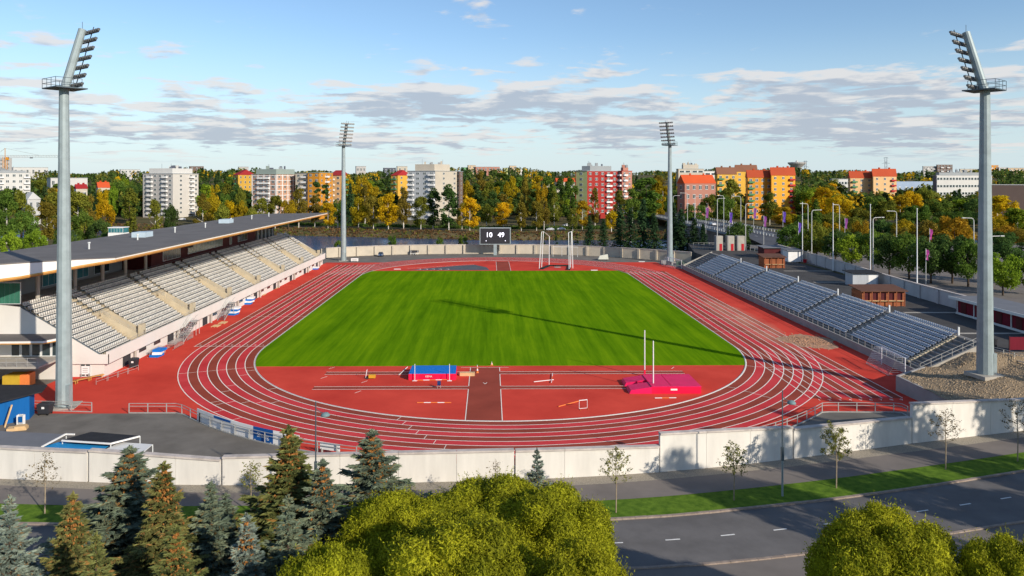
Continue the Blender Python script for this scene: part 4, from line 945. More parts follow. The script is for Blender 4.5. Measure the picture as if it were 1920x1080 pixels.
# goals
def goal(p, q, back, h, label, dark=False):
    p, q = Vector((*p, 0)), Vector((*q, 0)); t = thing('football_goal', label, 'goal', (p+q)/2, 0, 'football goals off the pitch'); bk = Vector((*back, 0)); U = Vector((0,0,1))
    for e in (p, q): MB().tube([e, e+U*h], .07, 8).build('post', m_wpaint, t)
    MB().tube([p+U*h, q+U*h], .07, 8).build('crossbar', m_wpaint, t)
    for e in (p, q): MB().tube([e+U*h, e+U*h+bk*.45, e+bk+U*.05, e+U*.05], .035, 5).build('net_support', m_rail, t)
    MB().tube([p+bk+U*.05, q+bk+U*.05], .035, 5).build('ground_bar', m_rail, t)
    b = MB(); w = .012
    for i in range(25):                                       # net cords
        a_ = p.lerp(q, i/24); b.tube([a_+U*h, a_+U*h+bk*.45, a_+bk+U*.05], w, 3, cap=False)
    for j in range(12):
        s_ = j/11; z = h*(1-s_); off = bk*(.45+.55*s_); b.tube([p+U*z+off, q+U*z+off], w, 3, cap=False)
    for e in (p, q):
        for j in range(1, 10): b.tube([e+U*(h*j/10), e+U*(h*j/10)+bk*(.45+.55*(1-j/10))], w, 3, cap=False)
    stuff(b.build('net', mat('net_pale', (.42,.46,.55), .8, .1, 2.), t))
goal(gp(1653,683), gp(1697,706), (-2.0,.4), 2.44, 'white football goal with net standing by the near end of the bench stand')
goal(gp(1253,497), gp(1278,504), (-2.0,.4), 2.44, 'white football goal parked by the far end of the bench stand')
m_green = mat('green_tarp', (.05,.10,.07), .9, .2, 1.)
x, y = gp(1268, 499); t = thing('equipment_pile', 'pile of covered equipment behind the far goal', 'equipment', (x+.5, y+3, 0))
for k in range(7):
    a_, b_ = x + rnd.uniform(-3, 3), y + 3.6 + rnd.uniform(-1.5, 1.5); MB().obox((a_, b_), rnd.uniform(0, 3), rnd.uniform(.4,1.0), rnd.uniform(.3,.7), 0, rnd.uniform(.5,1.4)).build('covered_item', rnd.choice((m_green, m_cwall, m_dark)), t)
# things by the far wall
x, y = gp(665, 491); t = thing('white_sign', 'low white sign on the asphalt behind the lane starts', 'sign', (x, y, 0)); MB().box(x-1.15, x+1.15, y-.05, y+.05, .25, 1.15).build('panel', m_board, t)
for e in (-.9,.9): MB().box(x+e-.04, x+e+.04, y-.2, y+.2, 0, .27).build('foot', m_rail, t)
MB().box(x-.8, x+.7, y-.056, y-.05, .5, .75).build('print', m_rail, t)
x, y = gp(777, 477.5); t = thing('bench', 'white bench against the far beige wall', 'bench', (x, y, 0)); MB().box(x-1.4, x+1.4, y-.3, y+.1, .42, .5).build('seat', m_board, t); MB().box(x-1.5, x+1.5, y+.12, y+.2, .7, 1.5).build('backrest', m_dark, t)
for e in (-1.2,-.4,.4,1.2): MB().box(x+e-.05, x+e+.05, y-.25, y+.16, 0, .43 if abs(e) < 1 else 1.45).build('leg', m_board, t)
x, y = gp(1131, 488); t = thing('landing_net', 'pale folded canvas trolley by the far beige wall', 'trolley', (x, y, 0)); b = MB(); b.add([(x-1.7,y-.6,.35),(x+1.6,y-.6,.35),(x+1.6,y+.6,.35),(x-1.7,y+.6,.35),(x-1.1,y-.2,1.5),(x+1.4,y-.3,1.95),(x+1.5,y+.3,1.95),(x-1.1,y+.3,1.5)], [(0,3,2,1),(4,5,6,7),(0,1,5,4),(1,2,6,5),(2,3,7,6),(3,0,4,7)]); b.build('canvas', mat('canvas', (.55,.56,.48), .9, .08, 1.), t)
for e in (-1.2, 1.2): MB().tube([(x+e,y-.5,.18),(x+e,y+.5,.18)], .18, 8).build('wheel', m_dark, t)
for px_, py_, lb in ((1203, 491, 'white slab lying on the asphalt beyond the far bend'), (745, 505, 'white board lying at the far grass edge left of the grey fan'), (1114, 507, 'white board lying at the far grass edge beside the cage')):
    x, y = gp(px_, py_); MB().box(x-.95, x+.95, y-.35, y+.35, .02, .14).build('white_slab', m_board); tag(bpy.data.objects[[o.name for o in COL.objects if o.name.startswith('white_slab')][-1]], lb, 'board', 'white boards lying on the ground')
# ---------------------------------------------------------------- cars
m_tyre = mat('tyre', (.015,.015,.016), .8, .1, 2.); m_cglass = mat('car_glass', (.02,.026,.03), .08, .1, 1., spec=.7); m_rim = mat('rim', (.35,.35,.36), .35, .05, 1., metal=.6); m_head = mat('headlight', (.7,.7,.68), .2, 0, 1.); m_tail = mat('taillight', (.4,.01,.01), .3, 0, 1.)
CARS = {}
def car_proto(colname, colr):
    key = colname
    if key in CARS: return CARS[key]
    m = mat('car_paint_' + colname, colr, .3, .04, 1., spec=.5)
    b = MB()                                       # body side profile along x (length 4.3), lofted in width
    prof = [(-2.12,.35),(-2.15,.62),(-2.05,.88),(-1.45,.96),(-.62,1.42),(.75,1.45),(1.55,1.02),(2.02,.92),(2.14,.62),(2.10,.32)]
    def sect(y, f): return [(x, y, z if z < .97 else .97 + (z-.97)*f) for x, z in prof]
    ys = [(-.84,0.0),(-.80,.0),(-.62,1.0),(.62,1.0),(.80,.0),(.84,.0)]; n = len(prof); vs = []
    for y, f in ys: vs += sect(y, f)
    vs = [((x*.97 if abs(y) > .83 else x), y, z) for x, y, z in vs]
    fs = [(i*n+j, i*n+j+1, (i+1)*n+j+1, (i+1)*n+j) for i in range(5) for j in range(n-1)] + [tuple(range(n)), tuple(range(6*n-1, 5*n-1, -1))] + [(i*n, (i+1)*n, (i+1)*n+n-1, i*n+n-1) for i in range(5)]
    b.add(vs, fs); me = {'body': b.mesh('body', m, smooth=False)}
    def qd(pts): g_ = MB(); g_.add(pts, [(0,1,2,3)]); g_.add([(x,y,z-.004) for x,y,z in pts], [(3,2,1,0)]); return g_.mesh('window', m_cglass)
    me['w1'] = qd([(-1.38,-.60,1.01),(-1.38,.60,1.01),(-.70,.56,1.40),(-.70,-.56,1.40)]); me['w2'] = qd([(1.47,.60,1.07),(1.47,-.60,1.07),(.84,-.56,1.425),(.84,.56,1.425)])
    for s_, nm in ((-1,'w3'),(1,'w4')): me[nm] = qd([(-1.18,s_*.775,1.02),(1.25,s_*.775,1.02),(.70,s_*.645,1.38),(-.58,s_*.645,1.38)])
    t_ = MB(); t_.tube([(0,-.10,0),(0,.10,0)], .31, 14); me['wheel'] = t_.mesh('wheel', m_tyre); r_ = MB(); r_.tube([(0,-.11,0),(0,.11,0)], .18, 10); me['rim'] = r_.mesh('rim', m_rim)
    h_ = MB(); h_.box(-.03,.05,-.18,.18,-.06,.06); me['hl'] = h_.mesh('headlight', m_head); h2 = MB(); h2.box(-.05,.03,-.14,.14,-.08,.08); me['tl'] = h2.mesh('taillight', m_tail)
    CARS[key] = me; return me
def car(loc, rz, colname, colr, label, group=None, sc=1.0):
    me = car_proto(colname, colr); t = thing('car', label, 'car', loc, rz, group); t.scale = (sc,)*3
    bo = put('body', me['body'], t)
    for w in ('w1','w2','w3','w4'): put('window', me[w], bo)
    for x in (-1.32, 1.30):
        for y in (-.76, .76): w = put('wheel', me['wheel'], t, (x, y, .31)); put('rim', me['rim'], w)
    for y in (-.55, .55): put('headlight', me['hl'], t, (-2.13, y, .68)); put('taillight', me['tl'], t, (2.10, y, .74))
    return t
BLUE, SILV, DARK, WHT, REDC = (.02,.05,.12), (.42,.45,.48), (.03,.035,.05), (.70,.70,.70), (.35,.02,.02)
car((*gp(714, 480.5), 0), R(95), 'navy', BLUE, 'dark blue car parked by the far beige wall')
cx_, cy_ = gp(612, 868, 1.4); car((cx_, cy_ + 1.3, 0), R(4), 'silver', SILV, 'silver car parked just behind the white wall and the spruces')
# ---------------------------------------------------------------- person by the far end of the stand
def person(loc, rz, label):
    t = thing('person', label, 'person', loc, rz); me = bpy.data.meshes.new('body'); J = [(0,0,.95),(0,0,1.2),(0,0,1.42),(0,0,1.55),(0,0,1.70),(.1,0,.92),(.11,.02,.5),(.11,0,.06),(.11,-.14,.04),(-.1,0,.92),(-.12,.04,.5),(-.13,.06,.06),(-.13,-.08,.04),(.2,0,1.40),(.25,.03,1.12),(.24,-.08,.88),(-.2,0,1.40),(-.25,.03,1.12),(-.24,-.08,.88)]
    E_ = [(0,1),(1,2),(2,3),(3,4),(0,5),(5,6),(6,7),(7,8),(0,9),(9,10),(10,11),(11,12),(2,13),(13,14),(14,15),(2,16),(16,17),(17,18)]; rad = [.15,.15,.16,.06,.105,.10,.075,.05,.045,.10,.075,.05,.045,.065,.05,.04,.065,.05,.04]
    me.from_pydata(J, E_, []); o = bpy.data.objects.new('body', me); COL.objects.link(o); o.parent = t
    sk = o.modifiers.new('skin', 'SKIN'); me.skin_vertices[0].data[0].use_root = True
    for i, r_ in enumerate(rad): me.skin_vertices[0].data[i].radius = (r_, r_*.85)
    o.modifiers.new('sub', 'SUBSURF').levels = 1; o.modifiers['sub'].render_levels = 1; me.materials.append(mat('dark_clothes', (.025,.025,.03), .9, .1, 3.))
    b = MB(); b.lathe((0,0,1.66), [(.05,-.05),(.10,.0),(.115,.06),(.10,.12),(.05,.16)], 10); h = b.mesh('hair', mat('hair_dark', (.05,.03,.02), .8, .1, 3.)); put('hair', h, t, (0,.02,0))
person((*gp(582.5, 503.5), 0), .4, 'person in dark clothes standing by the far end of the grandstand')
# ---------------------------------------------------------------- clutter along the grandstand front
def hurdle_stack(y, n, label, m=None, x=-50.9):
    t = thing('hurdle_stack', label, 'hurdles', (x, y, 0), 0, 'equipment along the grandstand front')
    for k in range(n):
        yy = y + k*.32; z = .12
        b = MB(); b.tube([(x-.55,yy,.03),(x-.55,yy+.1,.95),(x+.55,yy+.1,.95),(x+.55,yy,.03)], .03, 5); b.tube([(x-.55,yy+.1,.72),(x+.55,yy+.1,.72)], .025, 4); b.tube([(x-.55,yy,.03),(x-.55,yy-.6,.03)], .03, 4); b.tube([(x+.55,yy,.03),(x+.55,yy-.6,.03)], .03, 4); b.build('hurdle', m or m_rail, t)
hurdle_stack(yatX(292, -50.5), 10, 'stack of grey hurdles with blue covers by the grandstand front')
hurdle_stack(yatX(325, -50.0), 12, 'stack of grey hurdles with a ramp by the finish line', x=-50.4)
hurdle_stack(yatX(345, -50.9), 8, 'hurdles standing beside the tall steel stairs')
m_cyan = mat('cover_blue', (.03,.25,.55), .6, .1, 1.)
def boards_stack(px, py, label, n=3):
    x, y = gp(px, py); t = thing('mat_stack', label, 'mats', (x, y, 0), 0, 'blue and white mats by the grandstand')
    for k in range(n): MB().obox((x+.1*k, y+.25*k), R(rnd.uniform(-12,12)), .65, .9, .02+.34*k, .35+.34*k).build('mat', m_blue if k % 2 == 0 else m_board, t)
boards_stack(438, 590, 'blue and white mats at the foot of the steel stairs', 4); boards_stack(466, 570, 'pair of blue mats further along from the steel stairs', 4); boards_stack(592, 505, 'red and blue mats by the person at the stand end', 2)
boards_stack(294, 668, 'blue cover folded over the hurdles by the black bin', 3)
for k, (px_, py_) in enumerate(((405,612),(418,606),(492,553),(515,541),(560,517),(575,510))):
    x, y = gp(px_, py_); t = thing('wooden_pallet', ('flat wooden pallet just past the finish-line steel stairs','flat wooden pallet between the two steel stairs','pale pallet beyond the second pair of blue mats','pale pallet midway along the grandstand front','pallet a little before the stand end mats','pallet nearest the person at the stand end')[k], 'pallet', (x, y, 0), 0, 'pallets along the grandstand front')
    for j in range(5): MB().box(x-.6, x+.6, y-.9+j*.4, y-.9+j*.4+.3, .1, .14).build('slat', m_ply, t)
    for e in (-.5, 0, .5): MB().box(x+e-.05, x+e+.05, y-.9, y+.95, .01, .1).build('bearer', m_ply, t)
def bin_(px, py, label, w=.62):
    x, y = gp(px, py); t = thing('wheeled_bin', label, 'bin', (x, y, 0), 0, 'black wheeled bins'); b = MB(); w2 = w*.85
    b.add([(x-w2,y-.42,.18),(x+w2,y-.42,.18),(x+w2,y+.42,.18),(x-w2,y+.42,.18),(x-w,y-.55,1.15),(x+w,y-.55,1.15),(x+w,y+.55,1.15),(x-w,y+.55,1.15)], [(0,3,2,1),(0,1,5,4),(1,2,6,5),(2,3,7,6),(3,0,4,7)]); b.build('body', m_black, t)
    b = MB(); b.add([(x-w-.04,y-.6,1.14),(x+w+.04,y-.6,1.14),(x+w+.04,y+.58,1.14),(x-w-.04,y+.58,1.14),(x-w*.8,y-.35,1.32),(x+w*.8,y-.35,1.32),(x+w*.8,y+.4,1.32),(x-w*.8,y+.4,1.32)], [(4,5,6,7),(0,1,5,4),(1,2,6,5),(2,3,7,6),(3,0,4,7),(0,3,2,1)]); b.build('lid', m_black, t)
    for a_ in (-w*.7, w*.7):
        for c_ in (-.38, .38): MB().tube([(x+a_-.05,y+c_,.1),(x+a_+.05,y+c_,.1)], .1, 8).build('wheel', m_tyre, t)
    MB().box(x-.12, x+.18, y-.53, y-.50, .75, .98).build('sticker', m_board, t)
bin_(85, 777, 'black wheeled bin with a white sticker beside the near railing', .68); bin_(251, 689, 'black bin on the red surface by the grandstand front', .5)
# low barrier frames lying by the end wall
p = Vector((*gp(205, 712), 0)); t = thing('barrier_frames', 'grey steel barrier frames lying by the grandstand corner', 'barriers', p, 0)
for k in range(4):
    a_ = p + Vector((.5*k-.4, 1.7*k-2.5, 0)); MB().tube([a_+Vector((0,0,.05)), a_+Vector((0,0,.75)), a_+Vector((.5,2.0,.75)), a_+Vector((.5,2.0,.05))], .03, 5).build('frame', m_rail, t); MB().tube([a_+Vector((.0,0,.4)), a_+Vector((.5,2.0,.4))], .02, 5).build('bar', m_rail, t)
p = gp(150, 716); t = thing('stepping_bench', 'brown wooden benches by the grandstand door', 'bench', (*p, 0))
for k in range(3):
    x, y = p[0] + .9*k - .5, p[1] - 1.6 + 1.5*k; MB().obox((x, y), .9, 1.0, .22, .38, .45).build('seat', m_wood, t)
    for e in (-.7, .7): MB().obox((x+e*math.cos(.9), y+e*math.sin(.9)), .9, .05, .18, 0, .39).build('leg', m_wood, t)
p = gp(148, 713); t = thing('info_sign', 'white notice board on legs by the grandstand door', 'sign', (*p, 0)); x, y = p; y += 1.6
MB().box(x-.55, x+.55, y-.03, y+.03, .35, 1.45).build('panel', m_board, t)
for e in (-.5,.5): MB().box(x+e-.03, x+e+.03, y-.25, y+.04, 0, .5).build('leg', m_rail, t)
for k in range(3): MB().box(x-.4, x+.3, y-.037, y-.032, .6+.25*k, .68+.25*k).build('print', m_rail, t)
# door in the end wall
dx0, dx1 = atd(157, 700, dep(-53, -59.2)).x, atd(176, 700, dep(-53, -59.2)).x
MB().box(-66.2, -52.35, Y1+.26, Y1+1.0, 0, 1.76).build('end_storey', m_wwall, GS)
dr = MB().box(dx0, dx1, Y1+.20, Y1+.27, .05, 1.72).build('glass_door', m_frame, GS)
for k in range(2): w2 = (dx1-dx0)/2; MB().box(dx0+.08+k*w2, dx0+w2-.08+k*w2, Y1+.185, Y1+.21, .15, 1.66).build('pane', m_glass, dr)
# ---------------------------------------------------------------- annex with terrace and ramp at the left
AN = thing('entrance_annex', 'white entrance annex with glass doors, canopy and sloping ramp beside the grandstand', 'building', (-62, -63, 0))
zc_ = 5.6; yw = Y1 - .9
MB().box(-80, -57.0, yw, Y1 - .03, 0, zc_ - .2).build('wall', m_wwall, AN)
MB().prism([(-80,yw-4.2),(-57.6,yw-3.4),(-56.6,yw-1.4),(-56.6,Y1-.05),(-80,Y1-.05)], zc_-.2, zc_+.08).build('canopy', m_fascia, AN)
MB().prism([(-79.9,yw-4.1),(-57.7,yw-3.3),(-56.8,yw-1.4),(-56.8,Y1-.08),(-79.9,Y1-.08)], zc_+.08, zc_+.14).build('canopy_felt', m_felt, AN)
MB().tube([(-80,yw-4.22,zc_-.22),(-57.6,yw-3.42,zc_-.22),(-56.58,yw-1.4,zc_-.22)], .08, 5).build('canopy_trim', m_wood, AN)
for k in range(5):
    x = -63.8 + k*1.32; w = MB().box(x, x+1.22, yw-.06, yw-.001, 3.0, 5.2).build('glass_door', m_frame, AN); MB().box(x+.12, x+1.1, yw-.09, yw-.055, 3.12, 5.08).build('pane', m_glass, w)
MB().box(-80, -57.0, yw-5.5, yw-.01, 2.75, 2.98).build('terrace', m_conc, AN)
b = MB(); x0, x1 = -80, -66.0
b.add([(-80,yw-5.5,2.75),(-63.5,yw-5.5,2.75),(-66.5,yw-13,1.2),(-80,yw-13,1.2),(-80,yw-5.5,2.97),(-63.5,yw-5.5,2.97),(-66.5,yw-13,1.45),(-80,yw-13,1.45)], [(0,1,2,3),(7,6,5,4),(0,4,5,1),(1,5,6,2),(2,6,7,3)]); b.build('ramp', m_conc, AN)
b = MB(); pa, pb, pc = Vector((-57.1,yw-5.4,2.98)), Vector((-63.5,yw-5.5,2.97)), Vector((-66.4,yw-12.8,1.46))
for s0_, s1_ in ((pa,pb),(pb,pc)):
    for hz in (.55, 1.05): b.tube([s0_+Vector((0,0,hz)), s1_+Vector((0,0,hz))], .03, 5)
    for q in np.linspace(0,1,6): e = s0_.lerp(s1_, q); b.tube([e, e+Vector((0,0,1.05))], .028, 4)
b.build('ramp_railing', m_rail, AN)
MB().tube([(-62.6,yw-7.0,0),(-62.6,yw-7.0,2.5)], .3, 12).build('ramp_column', m_conc, AN); MB().tube([(-63.6,yw-3.3,2.98),(-63.6,yw-3.3,5.4)], .09, 8).build('canopy_post', m_conc, AN)
MB().box(-80, -65.8, yw-13.6, yw-13.0, 0, 2.6).build('low_wall', m_wwall, AN)
BK = thing('service_tower', 'grey clad block with joint lines at the end of the grandstand', 'building', (-73, -59, 0))
for k in range(7): MB().box(-79.0, -66.7, Y1-1.2, -55, .02 + k*1.85, .02 + (k+1)*1.85 - .03).build('cladding_panel', m_greyw, BK)
YB = thing('storage_crate', 'yellow crate with orange edge under the entrance ramp', 'crate', (-60.6, -64.0, 0)); MB().box(-62.3, -60.2, -65.2, -63.0, .05, 1.5).build('body', mat('crate_yellow', (.55,.36,.04), .6, .1, 1.), YB); MB().box(-60.18, -59.4, -65.1, -63.2, .05, 1.6).build('edge', m_orange, YB)
# blue kiosk and the low roofs behind the wall
def roofpoly(pxs, z): return [gp(x, y, z) for x, y in pxs]
m_kblue = mat('kiosk_blue', (.006,.10,.32), .6, .08, 1.0, stretch=(3,3,.3)); m_kroof = mat('kiosk_roof', (.03,.031,.035), .85, .15, 1.)
K = thing('blue_kiosk', 'bright blue kiosk with a dark slanted roof', 'kiosk', (-58, -80, 0))
kp = [gp(53,789), gp(-60,795), (-70,-79), (-62.6,-75.4)]
kx, ky = gp(52, 788); kf = [(-72, ky-2.3), (kx-2.2, ky-1.9), (kx, ky+.3), (kx-.6, ky+2.2), (-72, ky+3.0)]
MB().prism(kf, 0, 2.5).build('wall', m_kblue, K); MB().prism([(-72.6,ky-3.0),(kx-1.9,ky-2.6),(kx+1.0,ky+.9),(kx+.4,ky+2.9),(-72.6,ky+3.6)], lambda i: (2.5,2.5,2.75,2.9,2.9)[i], lambda i: (2.62,2.62,2.87,3.02,3.02)[i]).build('roof', m_kroof, K)
x, y = gp(40, 797); SG = thing('pavement_sign', 'small white and blue A-sign leaning by the blue kiosk', 'sign', (x, y, 0)); b = MB(); b.add([(x-.35,y-.25,.02),(x+.35,y-.25,.02),(x+.3,y+.05,1.15),(x-.3,y+.05,1.15)], [(0,1,2,3),(3,2,1,0)]); b.box(x-.36,x-.28,y-.25,y+.1,.02,1.1); b.box(x+.28,x+.36,y-.25,y+.1,.02,1.1); b.build('frame', m_board, SG); MB().box(x-.2,x+.2,y-.22,y-.16,.35,.95).build('poster', m_kblue, SG)
x, y = gp(33, 806); t = thing('wooden_crate', 'pale wooden crate lid on the yard by the blue kiosk', 'crate', (x, y, 0)); MB().obox((x,y), .3, .9, .45, .02, .30).build('body', m_ply, t); MB().obox((x+.3,y+.05), .3, .5, .40, .30, .45).build('lid', m_ply, t)
x, y = gp(12, 800); t = thing('leaning_plank', 'pale plank leaning on the blue kiosk', 'plank', (x, y, 0)); MB().tube([(x,y-.3,.02),(x+.35,y+.35,2.2)], .09, 4).build('board', m_ply, t)
PV = thing('market_stall', 'low stall roofs of grey, black, blue and white sheets behind the wall', 'stall', (-38, -90, 0))
m_gsheet = mat('sheet_grey', (.17,.175,.19), .7, .08, .6); m_bsheet = mat('sheet_blue', (.02,.25,.55), .6, .10, .8); m_wsheet = mat('sheet_white', (.68,.68,.66), .6, .05, .8)
for pts, z, mm, nm in (([(-60,805),(123,814),(78,838),(-60,832)], 2.15, m_gsheet, 'grey_roof'), ([(79,838),(116,827),(207,833),(188,845)], 1.95, m_bsheet, 'blue_sheet'), ([(116,825),(171,809.5),(262,817),(207,831)], 2.30, m_kroof, 'black_roof'), ([(190,846),(226,829),(286,833),(268,848)], 1.95, m_wsheet, 'white_sheet')):
    pp = roofpoly(pts, z); MB().prism(pp[::-1], z - .07, z).build(nm, mm, PV)
    for q in pp: MB().tube([(q[0]*.995-.15, q[1], 0), (q[0]*.995-.15, q[1], z-.03)], .05, 5).build('post', m_frame, PV)
for a_, b_, z in (((123,814),(78,838),2.22), ((116,826),(207,832),2.33), ((207,832),(262,818),2.33), ((123,814),(140,814.5),2.22)):
    p, q = gp(*a_, z), gp(*b_, z); MB().tube([(*p, z), (*q, z)], .09, 4).build('white_edge', m_fascia, PV)
# ---------------------------------------------------------------- plaza side
m_brown = mat('hut_wood', (.30,.10,.045), .75, .2, 1., stretch=(.3,.3,5)); m_hroof = mat('hut_roof', (.13,.065,.045), .85, .12, .8)
def hut(x0, x1, yf, dp, h, label, wm, rm, z=3.0, slope=.5, name='kiosk_hut', front=None):
    t = thing(name, label, 'hut', ((x0+x1)/2, yf+dp/2, z), 0, 'huts on the plaza')
    MB().box(x0, x1, yf, yf+dp, z, z+h).build('wall', wm, t); o = .5
    b = MB(); b.add([(x0-o,yf-o*1.2,z+h),(x1+o,yf-o*1.2,z+h),(x1+o,yf+dp+o,z+h+slope),(x0-o,yf+dp+o,z+h+slope),(x0-o,yf-o*1.2,z+h+.14),(x1+o,yf-o*1.2,z+h+.14),(x1+o,yf+dp+o,z+h+slope+.14),(x0-o,yf+dp+o,z+h+slope+.14)], [(0,3,2,1),(4,5,6,7),(0,1,5,4),(1,2,6,5),(2,3,7,6),(3,0,4,7)]); b.build('roof', rm, t)
    if front:
        n = max(2, round((x1-x0)/1.6))
        for i in range(n+1): x = x0+.1+(x1-x0-.2)*i/n; MB().box(x-.07, x+.07, yf-.5, yf-.38, z, z+h+.02).build('post', wm, t)
        MB().box(x0, x1, yf-.42, yf-.01, z+.95, z+1.05).build('counter', m_ply, t)
        for i in range(n): a_ = x0+.25+(x1-x0-.2)*i/n; MB().box(a_, a_+(x1-x0-.2)/n-.3, yf-.03, yf+.01, z+1.15, z+h-.25).build('shutter', front, t)
    return t
x0, yq = gp(1645, 575, 3); x1, _ = gp(1698, 575, 3); hut(x0-2.5, x1, yq+.5, 4.0, 2.7, 'brown wooden hut with a counter behind the nearest bench blocks', m_brown, m_hroof, front=m_maroon)
x0, yq = gp(1434, 503, 3); x1, _ = gp(1472, 503, 3); hut(x0, x1, yq+.4, 4.0, 2.7, 'brown wooden hut behind the farthest bench blocks', m_brown, m_hroof, front=m_brown)
x0, yq = gp(1599, 537, 3); x1, _ = gp(1647, 537, 3); h_ = hut(x0, x1, yq, 3.4, 2.8, 'small grey shed with a black flat roof by the car park wall', mat('shed_grey', (.42,.44,.47), .7, .08, .8, stretch=(4,4,.2)), m_kroof, slope=.15, name='shed')
MB().box((x0+x1)/2+.6, x1-.4, yq-.04, yq+.0, 3.05, 5.4).build('door', m_board, h_)
x0, yq = gp(1478, 491, 3); x1, _ = gp(1502, 491, 3); hut(x0, x1, yq, 4, 3.1, 'white sided shed at the far end of the car park wall', m_board, m_gsheet, slope=.2, name='shed')
x0, yq = gp(1445, 488, 3); x1, _ = gp(1479, 488, 3); hut(x0, x1-.3, yq+5, 5, 3.0, 'maroon shed with a pale flat roof next to the white shed', m_maroon, m_gsheet, slope=.25, name='shed')
m_mred = mat('maroon_boards', (.16,.012,.025), .7, .12, 1., stretch=(3,3,.3))
SH = thing('maroon_ticket_building', 'long maroon building with white trims beside the right mast', 'building', (80.5, -48, 3))
xa, ya = gp(1815, 588, 3); 
MB().box(78.2, 84, -72, ya, 3.0, 5.75).build('wall', m_mred, SH); MB().box(77.3, 84.3, -72.3, ya+.6, 5.75, 5.95).build('roof', m_gsheet, SH); MB().box(77.2, 77.32, -72.3, ya+.65, 5.55, 5.98).build('roof_edge', m_frame, SH)
for k in range(8):
    y = ya - .3 - k*4.4; MB().box(78.08, 78.22, y-.2, y, 3.0, 5.7).build('white_post', m_frame, SH); MB().box(78.12, 78.21, y-2.4, y-1.1, 3.05, 5.1).build('door', m_maroon, SH)
MB().box(78.1, 78.21, -72, ya, 3.0, 3.35).build('plinth', m_frame, SH)
# flagpoles
for px_, py_, ty, lb in ((1504.5,491,380,'tall bare white flagpole with a red tub at its foot'),(1562,508,382,'tall bare white flagpole between the red tub and the grey shed'),(1632,528,384,'tall bare white flagpole right behind the small grey shed'),(1719.5,553,392,'tall bare white flagpole between the grey shed and the maroon building')):
    x, y = gp(px_, py_, 3); ht = (py_-ty)/F*dep(x, y); t = thing('flagpole', lb, 'flagpole', (x, y, 3), 0, 'bare white flagpoles on the plaza')
    MB().tube([(x,y,3),(x,y,3+ht)], [.13,.07], 8).build('pole', m_wpaint, t); MB().lathe((x,y,3+ht), [(.11,0),(.13,.08),(.06,.18)], 8).build('cap', m_wpaint, t); MB().lathe((x,y,2.99), [(.3,0),(.25,.15)], 8).build('foot', m_conc, t)
m_redp = mat('red_planter', (.45,.02,.03), .6, .1, 1.); x, y = gp(1503, 492, 3); t = thing('red_tub', 'small red tub at the foot of a flagpole', 'tub', (x+.6, y-.8, 3)); b = MB(); b.lathe((x+.6,y-.8,3.0), [(.4,0),(.55,.8),(.6,.8),(.6,.9)], 10); b.build('body', m_redp, t)
# gate pillars
for k, (a_, b_) in enumerate(((1343,1355.5),(1364,1377),(1382.5,1396.5))):
    x0, y = gp(a_, 470, 3); x1, _ = gp(b_, 470, 3); t = thing('gate_pillar', ('white gate tower nearest the spruces, with a red door', 'white gate tower between two others, with a red door', 'white gate tower nearest the round tree, with a red door')[k], 'gate tower', ((x0+x1)/2, y+1, 3), 0, 'white gate towers')
    MB().box(x0, x1, y, y+2.0, 3, 7.7).build('tower', m_conc, t); MB().box(x0-.02, x0+.35, y-.12, y+2.02, 3, 7.8).build('side_panel', m_cwall, t); MB().box(x1-1.1, x1-.25, y-.05, y, 3.05, 5.2).build('door', m_redp, t)
gf = fence('grey steel gate fence between plaza and bridge road', [gp(1300,466,3), gp(1340,466,3)], 1.6, 1.9, zb=3.0, name='gate_fence', group=None); fence('grey steel mesh fence right of the gate towers', [gp(1399,470,3), gp(1448,474,3)], 1.6, 1.9, zb=3.0, name='gate_fence', group=None)
# ramp railing right of the mast, bin, cage panel
fence('low wall railing beside the right mast, along the ramp', [gp(1862,664,3.2), gp(1990,700,3.0)], 1.5, 1.05, zb=3.1, name='ramp_railing', group=None)
fence('railing at the top of the bare steps by the right mast', [gp(1808,640,4.4), gp(1838,648,4.4)], 1.3, 1.0, zb=3.9, name='step_railing', group=None)
x, y = gp(1864, 650, 3); t = thing('litter_bin', 'black litter bin right of the right mast', 'bin', (x, y, 3)); MB().lathe((x,y,3), [(.32,0),(.4,1.0),(.44,1.0),(.44,1.1)], 10).build('body', m_black, t); MB().lathe((x,y,4.1), [(.38,0),(.2,.12)], 10).build('lid', m_black, t)
x, y = gp(1915, 660, 3); t = thing('display_frame', 'maroon framed display panel near the right edge of the plaza', 'display', (x, y, 3)); MB().box(x-1.6, x+1.6, y-.05, y+.05, 3.3, 5.0).build('panel', m_mred, t)
for e in (-1.6, 1.6): MB().box(x+e-.06, x+e+.06, y-.06, y+.06, 3, 5.1).build('post', m_maroon, t)
